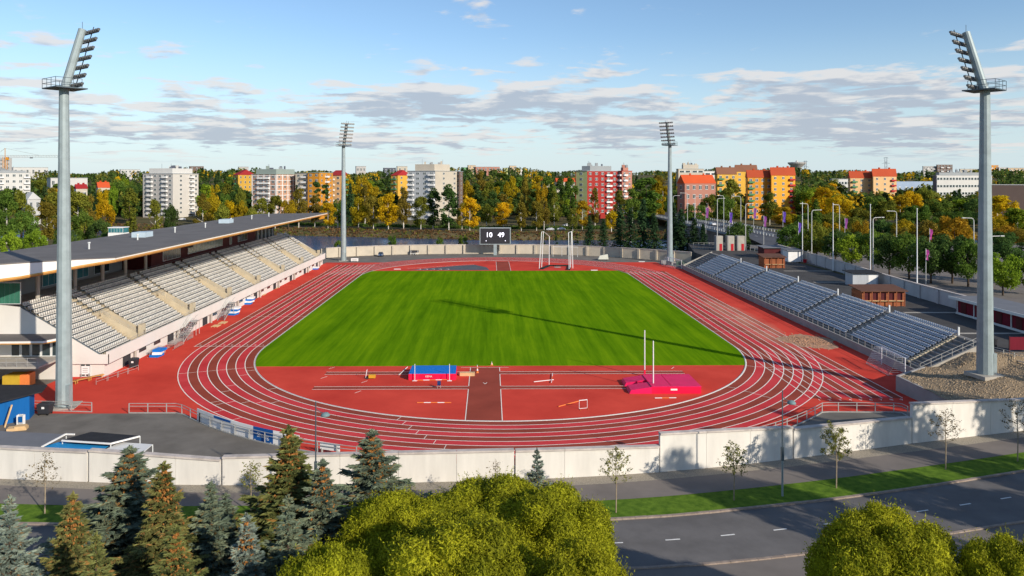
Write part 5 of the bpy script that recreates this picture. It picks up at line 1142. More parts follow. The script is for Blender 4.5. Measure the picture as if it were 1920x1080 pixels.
# ================================================================ BACKGROUND BUILDINGS
def bwall(name, c, v=.06): return mat('facade_' + name, c, .85, v, .15, detail=5)
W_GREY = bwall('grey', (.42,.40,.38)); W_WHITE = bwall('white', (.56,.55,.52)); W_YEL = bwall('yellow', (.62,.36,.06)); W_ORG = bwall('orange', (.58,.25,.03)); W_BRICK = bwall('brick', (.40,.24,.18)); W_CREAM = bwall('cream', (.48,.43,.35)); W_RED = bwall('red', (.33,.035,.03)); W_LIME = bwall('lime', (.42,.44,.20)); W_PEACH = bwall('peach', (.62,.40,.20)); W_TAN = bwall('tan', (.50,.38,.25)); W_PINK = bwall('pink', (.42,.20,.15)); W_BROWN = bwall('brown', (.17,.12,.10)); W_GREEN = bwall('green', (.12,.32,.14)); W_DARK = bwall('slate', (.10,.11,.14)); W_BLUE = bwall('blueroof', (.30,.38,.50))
R_RED = bwall('roof_red', (.34,.028,.03)); R_ORG = bwall('roof_orange', (.55,.09,.03)); R_TILE = bwall('roof_tile', (.42,.075,.03)); R_GREY = bwall('roof_grey', (.30,.32,.33)); R_BROWN = bwall('roof_brown', (.22,.10,.06)); R_SAGE = bwall('roof_sage', (.26,.31,.28))
B_GREEN = bwall('balcony_green', (.08,.22,.10)); B_RED = bwall('balcony_red', (.42,.04,.04)); B_WHITE = bwall('balcony_white', (.72,.71,.69))
WINM = {}
def win_mesh(w, h):
    k = (round(w,2), round(h,2))
    if k not in WINM:
        b = MB(); b.box(-w/2, w/2, -.08, .06, -h/2, h/2, 0)
        for s_ in (-1, 1): b.box(s_*w/4 - w*.19, s_*w/4 + w*.19, -.10, -.075, -h*.42, h*.42, 1)
        WINM[k] = b.mesh('window', [m_frame, m_glass])
    return WINM[k]
BALM = {}
def bal_mesh(w, m):
    k = (round(w,2), m.name)
    if k not in BALM:
        b = MB(); b.box(-w/2, w/2, -1.4, 0.02, -.12, 0.02); b.box(-w/2, w/2, -1.45, -1.36, -.12, 1.0); b.box(-w/2, -w/2+.08, -1.4, 0.02, 0, 1.0); b.box(w/2-.08, w/2, -1.4, 0.02, 0, 1.0)
        BALM[k] = b.mesh('balcony', m)
    return BALM[k]
def building(label, cs, ytop, zb, walls, floors, faces, roof=None, pent=None, name='apartment_block', cat='building', roofm=None, ridge=None, group='buildings beyond the river', back=None, eave=.35):
    """cs: three (px, depth) corners left, near, right; faces: per face list of columns 'w' window, 'b' balcony+window, ' ' blank"""
    if cs[1][0] - cs[0][0] > 12: cs = [(cs[0][0], cs[1][1] + .3*(cs[0][1] - cs[1][1]))] + list(cs[1:])
    P = [atd(p, Y0, d) for p, d in cs]; A, B, C = [Vector((q.x, q.y, 0)) for q in P]; D = A + (C - B)
    ztp = H - (ytop - Y0)/F*cs[1][1]; base = (A+C)/2
    t = thing(name, label, cat, (base.x, base.y, zb), 0, group); ring_ = [A, B, C, D]
    wallp = MB(); fl = [(A,B),(B,C),(C,D),(D,A)]
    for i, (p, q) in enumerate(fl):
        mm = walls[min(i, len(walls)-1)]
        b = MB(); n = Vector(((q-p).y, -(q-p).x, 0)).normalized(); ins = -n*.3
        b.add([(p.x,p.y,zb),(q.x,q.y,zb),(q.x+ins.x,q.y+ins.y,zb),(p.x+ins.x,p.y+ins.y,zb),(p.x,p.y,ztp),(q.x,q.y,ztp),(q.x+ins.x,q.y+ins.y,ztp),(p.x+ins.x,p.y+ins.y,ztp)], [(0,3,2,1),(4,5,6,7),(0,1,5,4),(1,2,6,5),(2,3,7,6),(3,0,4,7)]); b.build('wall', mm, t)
    rm = roofm or R_GREY; cen = (A+B+C+D)/4
    ex = [cen + (v-cen)*(1 + eave/ max(1,(v-cen).length)*1.2) for v in ring_]
    if roof == 'hip':
        h = ridge; r1 = (ex[0]+ex[3])/2; r2 = (ex[1]+ex[2])/2; m1, m2 = r1.lerp(r2, .22), r1.lerp(r2, .78)
        b = MB(); b.add([(*v[:2], ztp) for v in ex] + [(*m1[:2], ztp+h), (*m2[:2], ztp+h)], [(0,3,2,1),(0,1,5,4),(1,2,5),(2,3,4,5),(3,0,4)]); b.build('roof', rm, t)
    elif roof == 'gable':          # ridge parallel to face 0 or 1 (given by ridge=(h, face))
        h, fc = ridge; e = ex if fc == 0 else ex[1:] + ex[:1]; m1, m2 = (e[0]+e[3])/2, (e[1]+e[2])/2
        b = MB(); b.add([(*v[:2], ztp) for v in e] + [(*m1[:2], ztp+h), (*m2[:2], ztp+h)], [(0,3,2,1),(0,1,5,4),(1,2,5),(2,3,4,5),(3,0,4)]); b.build('roof', rm, t)
        for q in (.3, .72): c = m1.lerp(m2, q); MB().box(c.x-.5, c.x+.5, c.y-.5, c.y+.5, ztp+h*.6, ztp+h+.9).build('chimney', rm, t)
    else:
        MB().prism([v[:2] for v in ex], ztp+.003, ztp+.35).build('roof', rm, t)
    if pent:
        ph, shr, pmat = pent; q = [cen + (v-cen)*shr for v in ring_]; ro = MB().prism([v[:2] for v in q], ztp+.3, ztp+ph).build('penthouse', pmat, t)
        for k in range(5):
            c = q[0].lerp(q[2], rnd.uniform(.25,.75)) + (q[1]-q[3])*rnd.uniform(-.25,.25); s_ = rnd.uniform(.4,1.1); MB().box(c.x-s_, c.x+s_, c.y-s_, c.y+s_, ztp+ph-.05, ztp+ph+rnd.uniform(.8,2.2)).build('roof_plant', rnd.choice((R_GREY, W_DARK, pmat)), ro)
        for k in range(2):
            c = q[0].lerp(q[2], rnd.uniform(.2,.8)); MB().tube([(c.x,c.y,ztp+ph-.1),(c.x,c.y,ztp+ph+3.2)], .08, 4).build('aerial', W_DARK, ro)
    fh = (ztp - zb) / floors
    for i, cols in enumerate(faces):
        if not cols: continue
        p, q = fl[i]; d = (q-p).normalized(); L_ = (q-p).length; n = Vector((d.y, -d.x, 0)); rz = math.atan2(d.y, d.x); cw = L_/len(cols)
        for k, ch in enumerate(cols):
            if ch == ' ': continue
            x = p + d*cw*(k+.5)
            for f in range(floors):
                z = zb + fh*(f+.55)
                if z < 2 and zb < 1: continue
                pos = Vector((x.x + n.x*.02, x.y + n.y*.02, z)) - t.location
                ww = min(cw*.62, 1.9 if ch in 'wbgr' else cw*.9)
                put('window', win_mesh(ww if ch != 'R' else cw*.92, fh*.48 if ch != 'R' else fh*.36), t, pos, (0,0,rz))
                if ch in 'bgr': put('balcony', bal_mesh(min(cw*.95, 4.2), {'b':B_WHITE,'g':B_GREEN,'r':B_RED}[ch]), t, pos - Vector((0,0,fh*.42)) - Vector((n.x*0,n.y*0,0)), (0,0,rz))
    return t
building('nine-storey grey concrete block with white balconies across the river', [(268,500),(324,478),(372,500)], 326, -.2, [W_GREY, bwall('pale',(.55,.52,.47))], 10, ['wbwwbw',' w bw'], pent=(3.6,.78,W_WHITE))  # right face paler than the left: sunlight put into its facade colour
building('yellow block with red roof half hidden by the brick-panelled block', [(437,545),(447,535),(480,560)], 328, 0, [W_YEL,W_YEL], 8, ['g','www '], roof='hip', ridge=4, roofm=R_RED)
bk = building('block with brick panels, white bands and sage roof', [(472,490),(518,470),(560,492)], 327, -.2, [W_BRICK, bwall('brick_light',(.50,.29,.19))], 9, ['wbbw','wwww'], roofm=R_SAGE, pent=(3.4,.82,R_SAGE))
A_, B_, C_ = [atd(p, Y0, d) for p, d in ((472,476),(518,470),(560,492))]
for k in range(10):
    z = -.2 + 29.2*k/9.4
    for p, q in ((A_, B_), (B_, C_)):
        n = Vector(((q-p).y, -(q-p).x, 0)).normalized()*.12; c = (p+q)/2 + n; MB().obox((c.x, c.y), math.atan2((q-p).y, (q-p).x), (q-p).length/2 - .05, .08, z, z+.35).build('white_band', B_WHITE, bk)
for p, q in ((A_, B_), (B_, C_)):
    n = Vector(((q-p).y, -(q-p).x, 0)).normalized()*.12
    for f in (.02, .26, .5, .74, .98): c = p.lerp(q, f) + n; MB().obox((c.x, c.y), math.atan2((q-p).y, (q-p).x), .35, .06, 0, 28.5).build('white_pier', B_WHITE, bk)
building('cream block with stacked white balconies between brick and orange blocks', [(554,486),(577,476),(584,490)], 325, 0, [W_CREAM], 9, ['wb','w'])
building('deep orange block behind slim dark poplars', [(577,480),(599,470),(624,492)], 324, 0, [W_ORG,W_ORG], 9, ['ww','wbw'], roofm=R_SAGE)
building('yellow block with red roof and dark balconies beside the left far mast', [(616,505),(640,495),(656,520)], 329, 0, [W_PEACH,W_YEL], 8, ['bw','g'], roof='hip', ridge=3.6, roofm=R_RED)
building('small yellow block with red roof beside the pale ten-storey block', [(733,540),(746,530),(772,545)], 329, 0, [W_YEL,W_YEL], 8, ['g','ww'], roof='hip', ridge=4, roofm=R_RED)
building('pale grey ten-storey block with cream corner tower behind slim birches', [(764,480),(816,460),(857,480)], 321, -.2, [bwall('ash',(.40,.42,.44)), W_CREAM], 10, ['bwwb',' w w'], pent=(4.4,.7,W_CREAM))
building('narrow brown end block attached to the pale ten-storey block', [(856,482),(862,478),(868,486)], 322, 0, [W_BROWN], 10, ['w','w'])
building('red block with a lime end and white balcony column', [(1079,492),(1101,476),(1158,484)], 321, -.2, [W_LIME, W_RED], 9, ['w','wwwbw'], pent=(3.4,.7,R_GREY))
building('red and pink wing with stacked balconies next to the red block', [(1157,486),(1166,482),(1185,490)], 321, 0, [W_RED, W_PINK], 9, ['b','bw'], roofm=R_RED, pent=(2.4,.5,W_PINK))
building('beige hospital-like block with long window bands', [(1268,660),(1272,650),(1320,655)], 317, 5, [W_TAN, W_CREAM], 6, ['',['R']*1 and 'RR'], pent=(4,.6,W_CREAM))
building('low white block behind the orange roofed house', [(1318,670),(1320,660),(1345,665)], 321, 5, [W_WHITE], 5, ['','R'])
building('pink house with a bright orange gable roof', [(1270,500),(1284,478),(1342,482)], 344, 0, [W_PINK, W_PINK], 4, ['w','wwwww'], roof='gable', ridge=(5.6,1), roofm=R_ORG, name='house', cat='house')
building('yellow block with brown roof and green balconies', [(1340,520),(1345,510),(1381,514)], 327, 0, [W_YEL,W_YEL], 7, ['','gww'], roof='gable', ridge=(5,1), roofm=R_BROWN)
building('taller yellow block with brown roof stepped up behind', [(1377,540),(1380,528),(1420,532)], 322, 0, [W_YEL,W_YEL], 8, ['','www'], roof='gable', ridge=(5,1), roofm=R_BROWN)
building('orange block with red tile roof and green balconies', [(1398,480),(1402,466),(1447,469)], 333, -.1, [W_ORG,W_ORG], 7, ['w','gwww'], roof='gable', ridge=(4.8,1), roofm=R_TILE)
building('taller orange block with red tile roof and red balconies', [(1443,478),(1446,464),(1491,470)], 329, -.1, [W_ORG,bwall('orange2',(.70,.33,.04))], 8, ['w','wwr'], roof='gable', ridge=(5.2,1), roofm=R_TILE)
building('peach block with red roof and green balconies among yellow trees', [(1590,560),(1594,545),(1637,548)], 334, 1, [W_PEACH,W_PEACH], 7, ['','gww'], roof='gable', ridge=(5.2,1), roofm=R_TILE)
building('taller peach block with red roof and red balconies among yellow trees', [(1634,555),(1637,541),(1681,548)], 331, 1, [W_PEACH,W_PEACH], 7, ['','wwr'], roof='gable', ridge=(5.8,1), roofm=R_TILE)
building('long white office block with ribbon windows and dark end', [(1749,545),(1756,535),(1860,545)], 329, 2, [W_DARK, W_WHITE], 5, ['','RRRRRRRRR'], pent=(2.2,.9,R_GREY), name='office_block')
building('low flat brown hall with pale end behind the right mast', [(1848,430),(1856,420),(1990,405)], 347, 2, [W_DARK, W_BROWN], 2, ['',''], roofm=W_WHITE, name='hall')
building('low blue-grey roofed hall beside the white office block', [(1676,640),(1681,630),(1752,640)], 341, 4, [W_WHITE,W_BLUE], 1, ['','wwwwww'], roofm=W_BLUE, name='hall')
building('low white hall between orange and peach blocks', [(1556,640),(1560,630),(1594,634)], 336, 4, [W_WHITE,W_WHITE], 3, ['','RRR'], name='hall')
FARG = 'far blocks on the ridge'
for k, (lb, x0, x1, yt, mm, fl_, pat) in enumerate((
    ('distant grey and white stepped block right of the peach blocks', 1731, 1757, 312, W_GREY, 6, 'wbwbw'), ('distant dark balcony block above the white office', 1757, 1786, 309, W_BROWN, 6, 'wbwbw'), ('distant orange striped block right of the right mast', 1850, 1872, 310, W_ORG, 6, 'bbwb'), ('distant white block between orange ones', 1873, 1890, 314, W_WHITE, 6, 'www'), ('distant tan balcony block at the ridge end', 1890, 1930, 315, W_TAN, 6, 'bwbwb'), ('distant white slab just left of the right mast', 1800, 1832, 317, W_CREAM, 5, 'wwww'),
    ('distant green end block of the orange row on the ridge', 866, 878, 314, W_GREEN, 5, 'ww'), ('distant tan block between green and orange on the ridge', 878, 892, 310, W_TAN, 5, 'ww'), ('distant long orange block on the ridge', 892, 937, 313, W_PINK, 4, 'wwwwww'), ('distant pale green block on the ridge', 944, 956, 315, W_LIME, 4, 'ww'), ('distant tan tower on the ridge', 956, 968, 311, W_TAN, 5, 'ww'), ('distant white stepped block on the ridge', 967, 984, 318, W_WHITE, 4, 'www'),
    ('distant grey roofed white block above the forest, right of the left far mast', 668, 686, 312, W_GREY, 3, 'www'), ('distant dark block above the forest', 720, 742, 315, W_DARK, 3, 'www'), ('distant pale terrace beside the pale ten-storey block', 745, 764, 312, W_CREAM, 3, 'ww'),
    ('distant white block above the trees left of the grey block', 226, 262, 318, W_WHITE, 4, 'wwwww'), ('distant brown and red block above the grey block roof', 356, 382, 312, W_BROWN, 4, 'www'), ('distant grey block over the yellow one', 448, 466, 313, W_GREY, 3, 'ww'))):
    building(lb, [(x0-1.5, 1010),(x0, 1000),(x1, 1004)], yt, 15, [mm, mm], fl_, ['', pat], group=FARG)
# left side
building('white six-storey block with balconies at the left picture side, below the crane', [(-60,560),(-30,545),(57,560)], 324, 0, [W_CREAM, W_WHITE], 7, ['','wwbwwwb'], roofm=R_GREY, pent=(1.8,.85,R_GREY))
building('tall grey tower with blue balconies behind the crane', [(-40,760),(-30,750),(22,755)], 297, 4, [W_GREY, W_GREY], 11, ['','wwww'])
building('long white hall with sloping roof line behind the crane', [(22,840),(24,830),(90,840)], 314, 8, [W_WHITE, W_WHITE], 3, ['','wwwwww'], name='hall')
building('windowless white warehouse with a red roof in front, beside the near left mast', [(88,600),(95,590),(164,600)], 334, 2, [W_WHITE, W_WHITE], 3, ['','w      '], name='hall', roofm=R_GREY)
building('small house with red roof below the white warehouse', [(139,500),(143,492),(164,498)], 354, 0, [W_WHITE, W_CREAM], 2, ['','ww'], roof='gable', ridge=(3,1), roofm=R_RED, name='house', cat='house')
building('white house with pale grey roof among the trees', [(40,430),(52,420),(76,430)], 374, 0, [W_WHITE, W_WHITE], 2, ['w','ww'], roof='hip', ridge=4, roofm=W_WHITE, name='house', cat='house')
building('orange roofed house among trees left of the poplar', [(180,540),(184,532),(206,538)], 352, 0, [W_CREAM, W_CREAM], 2, ['','ww'], roof='gable', ridge=(4,1), roofm=R_ORG, name='house', cat='house')
building('orange roofed house glimpsed behind the red block trees', [(1040,600),(1044,592),(1078,596)], 341, 6, [W_CREAM, W_CREAM], 3, ['','www'], roof='gable', ridge=(3,1), roofm=R_ORG, name='house', cat='house')
building('small orange roofed house deep in the forest', [(1014,620),(1017,612),(1030,616)], 341, 7, [W_CREAM], 3, ['','w'], roof='gable', ridge=(2.6,1), roofm=R_ORG, name='house', cat='house')
# blue-white cabin behind the grandstand roof
c = atd(217, 440, 255); t = thing('cabin', 'small white cabin with blue glazing seen over the grandstand roof', 'cabin', (c.x, c.y, 0)); zt_ = c.z
MB().box(c.x-2.6, c.x+2.6, c.y, c.y+4, -.1, zt_+.6).build('wall', m_board, t); w = MB().box(c.x-2.5, c.x+2.5, c.y-.08, c.y, zt_+.6, zt_+2.3).build('window_band', m_frame, t)
for k in range(5): MB().box(c.x-2.4+k*.98, c.x-2.4+k*.98+.86, c.y-.12, c.y-.07, zt_+.75, zt_+2.2).build('pane', m_glassb, w)
MB().box(c.x-2.7, c.x+2.7, c.y-.15, c.y+4.1, zt_+2.3, zt_+2.5).build('roof', m_board, t); MB().box(c.x-2.5, c.x+2.5, c.y+.05, c.y+3.9, zt_+.59, zt_+2.31).build('upper_wall', m_glassb, t)
# crane
m_cy = mat('crane_yellow', (.60,.26,.03), .6, .1, 1.)
d = 720; c = atd(9.5, 330, d); zt_ = H + (Y0-294)/F*d; zap = H + (Y0-278)/F*d
t = thing('tower_crane', 'yellow tower crane with a long grey jib', 'crane', (c.x, c.y, 3)); b = MB(); hw = 1.3
for sx in (-hw, hw):
    for sy in (-hw, hw): b.tube([(c.x+sx,c.y+sy,3),(c.x+sx,c.y+sy,zt_)], .22, 4)
k = 0; z = 3
while z < zt_ - 2.6:
    s_ = 1 if k % 2 else -1
    for sy in (-hw, hw): b.tube([(c.x-s_*hw,c.y+sy,z),(c.x+s_*hw,c.y+sy,z+2.6)], .14, 4)
    z += 2.6; k += 1
b.build('tower', m_cy, t); MB().box(c.x+1.3, c.x+3.2, c.y-1, c.y+1, zt_-3, zt_-.4).build('cab', m_cy, t)
b = MB(); b.tube([(c.x,c.y,zt_),(c.x,c.y,zap)], .3, 4); b.build('apex', m_cy, t)
xe = atd(114, 294, d).x; b = MB(); jz = zt_ - .4
for yy, zz in ((-.7,0),(.7,0),(0,1.7)): b.tube([(c.x-9,c.y+yy,jz+zz),(xe,c.y+yy,jz+zz)], .22, 4)
x = c.x - 9
while x < xe - 2.6: b.tube([(x,c.y-.7,jz),(x+1.3,c.y,jz+1.7),(x+2.6,c.y-.7,jz)], .14, 3); x += 2.6
b.build('jib', m_rail, t); b = MB(); b.tube([(c.x,c.y,zap),(c.x+(xe-c.x)*.62,c.y,jz+1.7)], .16, 4); b.tube([(c.x,c.y,zap),(c.x-9,c.y,jz+1.7)], .16, 4); b.build('tie_bar', m_rail, t)
MB().box(c.x-9.5, c.x-6.5, c.y-1, c.y+1, jz-2.2, jz).build('counterweight', m_cwall, t); MB().box(c.x+24, c.x+26, c.y-.8, c.y+.8, jz-1.1, jz-.1).build('trolley', W_DARK, t)
# water tower and pylons
d = 1500; c = atd(1494, 325, d); zt_ = H + (Y0-304.5)/F*d; t = thing('water_tower', 'grey saucer-shaped water tower on the horizon', 'water tower', (c.x, c.y, 15)); s_ = d/F
MB().lathe((c.x,c.y,15), [(4.2*s_,0),(3.6*s_,zt_-15-14*s_),(6*s_,zt_-15-11*s_)], 16).build('stem', W_GREY, t); MB().lathe((c.x,c.y,zt_), [(5.5*s_,-12*s_),(16*s_,-2.2*s_),(16.2*s_,0),(9*s_,.6*s_),(2*s_,.8*s_)], 24).build('tank', W_GREY, t); MB().lathe((c.x,c.y,zt_), [(2.2*s_,0),(2*s_,3.*s_),(.6*s_,4*s_)], 10).build('dome', W_WHITE, t)
def pylon(px, ytop, d, label):
    c = atd(px, 330, d); zt_ = H + (Y0-ytop)/F*d; t = thing('power_pylon', label, 'pylon', (c.x, c.y, 10), 0, 'power pylons on the horizon'); s_ = d/F; b = MB()
    for sx in (-2.2, 2.2): b.tube([(c.x+sx*s_*1.3,c.y,10),(c.x+sx*s_*.8,c.y,zt_)], .35*s_, 4)
    z = 12
    while z < zt_-4: b.tube([(c.x-2.4*s_,c.y,z),(c.x+2.4*s_,c.y,z+6)], .2*s_, 3); b.tube([(c.x+2.4*s_,c.y,z),(c.x-2.4*s_,c.y,z+6)], .2*s_, 3); z += 6
    b.build('lattice', W_DARK, t)
    for q, w in ((0, 4.5), (10, 7)): b = MB(); b.tube([(c.x-w*s_,c.y,zt_-q*s_-1.5*s_),(c.x,c.y,zt_-q*s_),(c.x+w*s_,c.y,zt_-q*s_-1.5*s_)], .35*s_, 4); b.build('crossarm', W_DARK, t)
pylon(1510, 302, 1400, 'lattice pylon beside the saucer water tower'); pylon(1661, 295, 900, 'lattice pylon rising behind the peach block roof')
# ---------------------------------------------------------------- bridge road
BR = thing('bridge', 'road bridge with pale railings crossing the river behind the spruces', 'bridge', (101, 160, 0))
bx0, bx1 = 91.5, 112.0
struct(MB().add([(bx0,88,3.02),(bx1+4,88,3.02),(bx1,112,4.9),(bx0,112,4.9)], [(0,1,2,3)]).build('bridge_ramp', m_road2, base=(100,100,3)))
MB().box(bx0, bx1, 112, 430, 4.0, 4.9).build('deck', m_cwall, BR); MB().box(bx0+.4, bx1-.4, 112, 430, 4.9, 4.93).build('carriageway', m_road2, BR)
for y in (125, 150, 175, 200): MB().box(bx0+1, bx1-1, y-.8, y+.8, -6, 4.0).build('pier', m_cwall, BR)
for x in (bx0+.2, bx1-.2, 101.5):
    b = MB(); b.box(x-.06, x+.06, 112, 420, 5.8, 5.92); b.box(x-.05, x+.05, 112, 420, 5.35, 5.42); b.build('railing', m_frame, BR)
    for k in range(50): MB().box(x-.07, x+.07, 112.4+k*3.2-.07, 112.4+k*3.2+.07, 4.9, 5.85).build('railing_post', m_frame, BR)
for x in (96.5, 106.5):
    for k in range(26): MB().box(x-.08, x+.08, 114+k*8, 117+k*8, 4.93, 4.936).build('lane_dash', m_white, BR)
struct(MB().add([(bx0,430,4.95),(bx1,430,4.95),(bx1+60,900,19),(bx0+60,900,19)], [(0,1,2,3)]).build('hill_road', m_road2, base=(100,430,0)))
def carpx(px, py, z, rz, cn, cc, lb):
    x, y = gp(px, py, z); return car((x, y, z), R(rz), cn, cc, lb, 'cars on the bridge road')
carpx(1336, 422.5, 4.94, 95, 'white', WHT, 'white car on the bridge, followed by a dark one'); carpx(1362, 424.5, 4.94, 95, 'dark', DARK, 'dark car on the bridge behind the white one'); carpx(1300, 413.5, 4.94, 93, 'navy', BLUE, 'blue car farther out on the bridge')
carpx(1433, 446, 3.02, 80, 'dark', DARK, 'dark car coming off the bridge past the round tree'); carpx(1457, 450, 3.02, 75, 'silver', SILV, 'silver car coming off the bridge beside the trees'); carpx(1412, 452, 3.02, 20, 'red', REDC, 'red car parked beside the gate towers')
for px_, py_, z, rz, cn, cc, lb in ((1052, 431, .02, 8, 'white', WHT, 'white car parked across the river behind the cage'), (1032, 432, .02, 5, 'silver', SILV, 'silver car parked across the river left of the white one'), (1062, 424, .02, 30, 'white', WHT, 'white car parked further back across the river'), (342, 414, .02, 0, 'white', WHT, 'white car parked at the foot of the grey block')):
    x, y = gp(px_, py_, z); car((x, y, float(gh(x, y)) + .02), R(rz), cn, cc, lb, 'cars parked across the river')
x, y = gp(1910, 498, 3); car((x, y, 3), R(60), 'navy', BLUE, 'blue car in the car park right of the right mast', 'cars in the car park'); x, y = gp(1555, 472, 3); car((x, y, 3), R(20), 'dark', DARK, 'dark car half hidden by car park trees', 'cars in the car park'); x, y = gp(5, 474, .0); car((x, y, 0), R(20), 'white', WHT, 'white car behind the grandstand roof at the left')
# street lamps with long arms
m_lp = mat('lamp_post_pale', (.55,.55,.52), .5, .05, 1., metal=.1)
def arm_lamp(px, ytop, d, arm, z, label):
    c = atd(px, ytop, d); t = thing('street_lamp', label, 'street lamp', (c.x, c.y, z), 0, 'long-armed street lamps along the bridge road'); a = arm*d/F
    MB().tube([(c.x,c.y,z),(c.x,c.y,c.z-.6)], [.13,.10], 6).build('pole', m_lp, t); MB().tube([(c.x,c.y,c.z-.6),(c.x+a*.08,c.y,c.z-.15),(c.x+a*.2,c.y,c.z),(c.x+a*.8,c.y,c.z+.05)], .09, 5).build('arm', m_lp, t); e = c.x+a*.9; MB().box(min(e-abs(a)*.12,e+abs(a)*.12), max(e-abs(a)*.12,e+abs(a)*.12), c.y-.2, c.y+.2, c.z-.02, c.z+.16).build('head', m_lp, t)
for px_, yt, d_, ar, z, lb in ((1262,367,330,12,4.9,'long-armed lamp just right of the right far mast'),(1289,362,360,-14,4.9,'lamp with arm pointing back to the mast, on the bridge'),(1303,368,300,14,4.9,'long-armed lamp over the blue car on the bridge'),(1345,372,270,14,4.9,'long-armed lamp beside the white car on the bridge'),(1357,367,300,-12,4.9,'lamp with reversed arm beside the bridge cars'),(1389,368,270,-12,4.9,'lamp with reversed arm before the orange block'),(1398,382,240,14,3.0,'long-armed lamp by the round tree'),(1515,382,230,-15,3.0,'lamp with reversed arm behind the first flagpole'),(1522,394,205,18,3.0,'long-armed lamp between the first two flagpoles'),(1574,384,225,-12,3.0,'lamp with reversed arm beside the second flagpole'),(1637,408,175,20,3.0,'long-armed lamp right of the third flagpole'),(1681,396,190,-18,3.0,'lamp with reversed arm between third and fourth flagpoles'),(1826,409,170,-22,3.0,'lamp with reversed arm left of the right mast'),(1852,443,150,30,3.0,'long-armed lamp reaching out right of the right mast'),(1243,356,520,-10,5.0,'small distant lamp where the road climbs the hill'),(1183,402,300,0.1,0.0,'plain pole lamp between the spruces')):
    arm_lamp(px_, yt, d_, ar, z, lb)
# banner flags
m_pur = mat('banner_purple', (.22,.06,.24), .7, .15, 1.5); m_vio = mat('banner_violet', (.10,.05,.34), .7, .15, 1.5); m_mag = mat('banner_magenta', (.36,.05,.24), .7, .15, 1.5)
for px_, yt, d_, z, mm, lb in ((1323.5,388,290,4.9,m_pur,'purple banner flag on the bridge left of the white car'),(1368,397,270,4.9,m_vio,'violet banner flag on the bridge right of the dark car'),(1413,389,300,3.0,m_pur,'purple banner flag in front of the orange block corner'),(1432,404,225,3.0,m_pur,'slack purple banner flag by the dark car off the bridge'),(1468,396,300,3.0,m_vio,'violet banner flag under the orange block balconies'),(1497,416,230,3.0,m_vio,'violet and white banner flag behind the first flagpole'),(1584,408,260,3.0,m_pur,'purple banner flag right of the second flagpole'),(1743,428,190,3.0,m_mag,'magenta banner flag right of the fourth flagpole'),(1736,466,160,3.0,m_mag,'low magenta and purple banner flag behind the car park wall')):
    c = atd(px_, yt, d_); t = thing('banner_flag', lb, 'flag', (c.x, c.y, z), 0, 'event banner flags'); MB().tube([(c.x,c.y,z),(c.x,c.y,c.z)], .07, 5).build('pole', m_lp, t); s_ = d_/F
    b = MB(); n = 8
    for i in range(n+1):
        for j in range(4): b.v.append((c.x + .06 + j*1.7*s_*(1-.2*i/n) , c.y + .25*math.sin(i*.9+j), c.z - .3 - i*20*s_/n*(.9+.1*j/3)))
    b.f += [(i*4+j, i*4+j+1, (i+1)*4+j+1, (i+1)*4+j) for i in range(n) for j in range(3)]; b.mi += [0]*len(b.f); b.build('cloth', mm, t, smooth=True)
# ================================================================ TREES
def leaf_quads(C, Nrm, sz, asp, g_, jit=.9):
    """leaf-sized quads at C facing roughly Nrm"""
    n = len(C); N_ = Nrm + g_.normal(0, jit, (n, 3)); N_ /= np.linalg.norm(N_, axis=1, keepdims=True) + 1e-9
    T = np.cross(N_, g_.normal(0, 1, (n, 3))); T /= np.linalg.norm(T, axis=1, keepdims=True) + 1e-9; B = np.cross(N_, T)
    s = sz * g_.uniform(.6, 1.35, (n, 1)); T = T*s; B = B*s*asp
    V = np.stack([C - T*.5 - B*.15, C - B*.5 + T*.1, C + T*.55 + B*.1, C + B*.5 - T*.05], 1).reshape(-1, 3)
    return V, np.arange(4*n).reshape(n, 4)
def lump_crown(g_, n, lumps, sz, asp=.6, shell=.55, down=0.0, jit=.9):
    """lumps: (k,4) centre + radius; leaves sit in the outer shell of each lump"""
    lumps = np.asarray(lumps); w = lumps[:, 3]**2; idx = g_.choice(len(lumps), n, p=w/w.sum()); L_ = lumps[idx]
    d = g_.normal(0, 1, (n, 3)); d[:, 2] += .25; d /= np.linalg.norm(d, axis=1, keepdims=True); r = L_[:, 3:4]*(shell + (1-shell)*g_.uniform(0, 1, (n, 1))**.5)*g_.uniform(.85, 1.08, (n, 1))
    C = L_[:, :3] + d*r; C[:, 2] -= down*g_.uniform(0, 1, n)
    return leaf_quads(C, d, sz, asp, g_, jit)
def trunk_mb(h, r, g_, limbs=6, lo=.25, hi=.9, spread=.35, lean=.02):
    b = MB(); p = [(0,0,-.15)]; 
    for i in range(1, 7): p.append((g_.normal(0, lean*h*.3), g_.normal(0, lean*h*.3), h*i/6))
    b.tube(p, [r*(1 - .85*i/6) for i in range(7)], 7)
    for k in range(limbs):
        z = h*(lo + (hi-lo)*k/max(1, limbs)); a = g_.uniform(0, 6.28); l = h*spread*(1 - .5*k/limbs); q = (float(np.interp(z, [c[2] for c in p], [c[0] for c in p])), float(np.interp(z, [c[2] for c in p], [c[1] for c in p])), z)
        b.tube([q, (q[0]+math.cos(a)*l*.5, q[1]+math.sin(a)*l*.5, z+l*.35), (q[0]+math.cos(a)*l, q[1]+math.sin(a)*l, z+l*.8)], [r*.35, r*.2, r*.07], 5)
    return b
m_bark = mat('bark', (.075,.055,.04), .95, .3, 3., bump=.4); m_birch = mat('birch_bark', (.62,.58,.52), .85, .35, 3., stretch=(1,1,.4)); m_barkp = mat('young_bark', (.30,.24,.17), .9, .2, 5.)
def leafmat(name, c, c2, isl=.35, objr=.18, tr=.45, scale=.25, rand2=None): return mat('leaf_' + name, c, .75, .2, scale, col2=c2, island=isl, objr=objr, transl=tr, spec=.05, rand2=rand2)
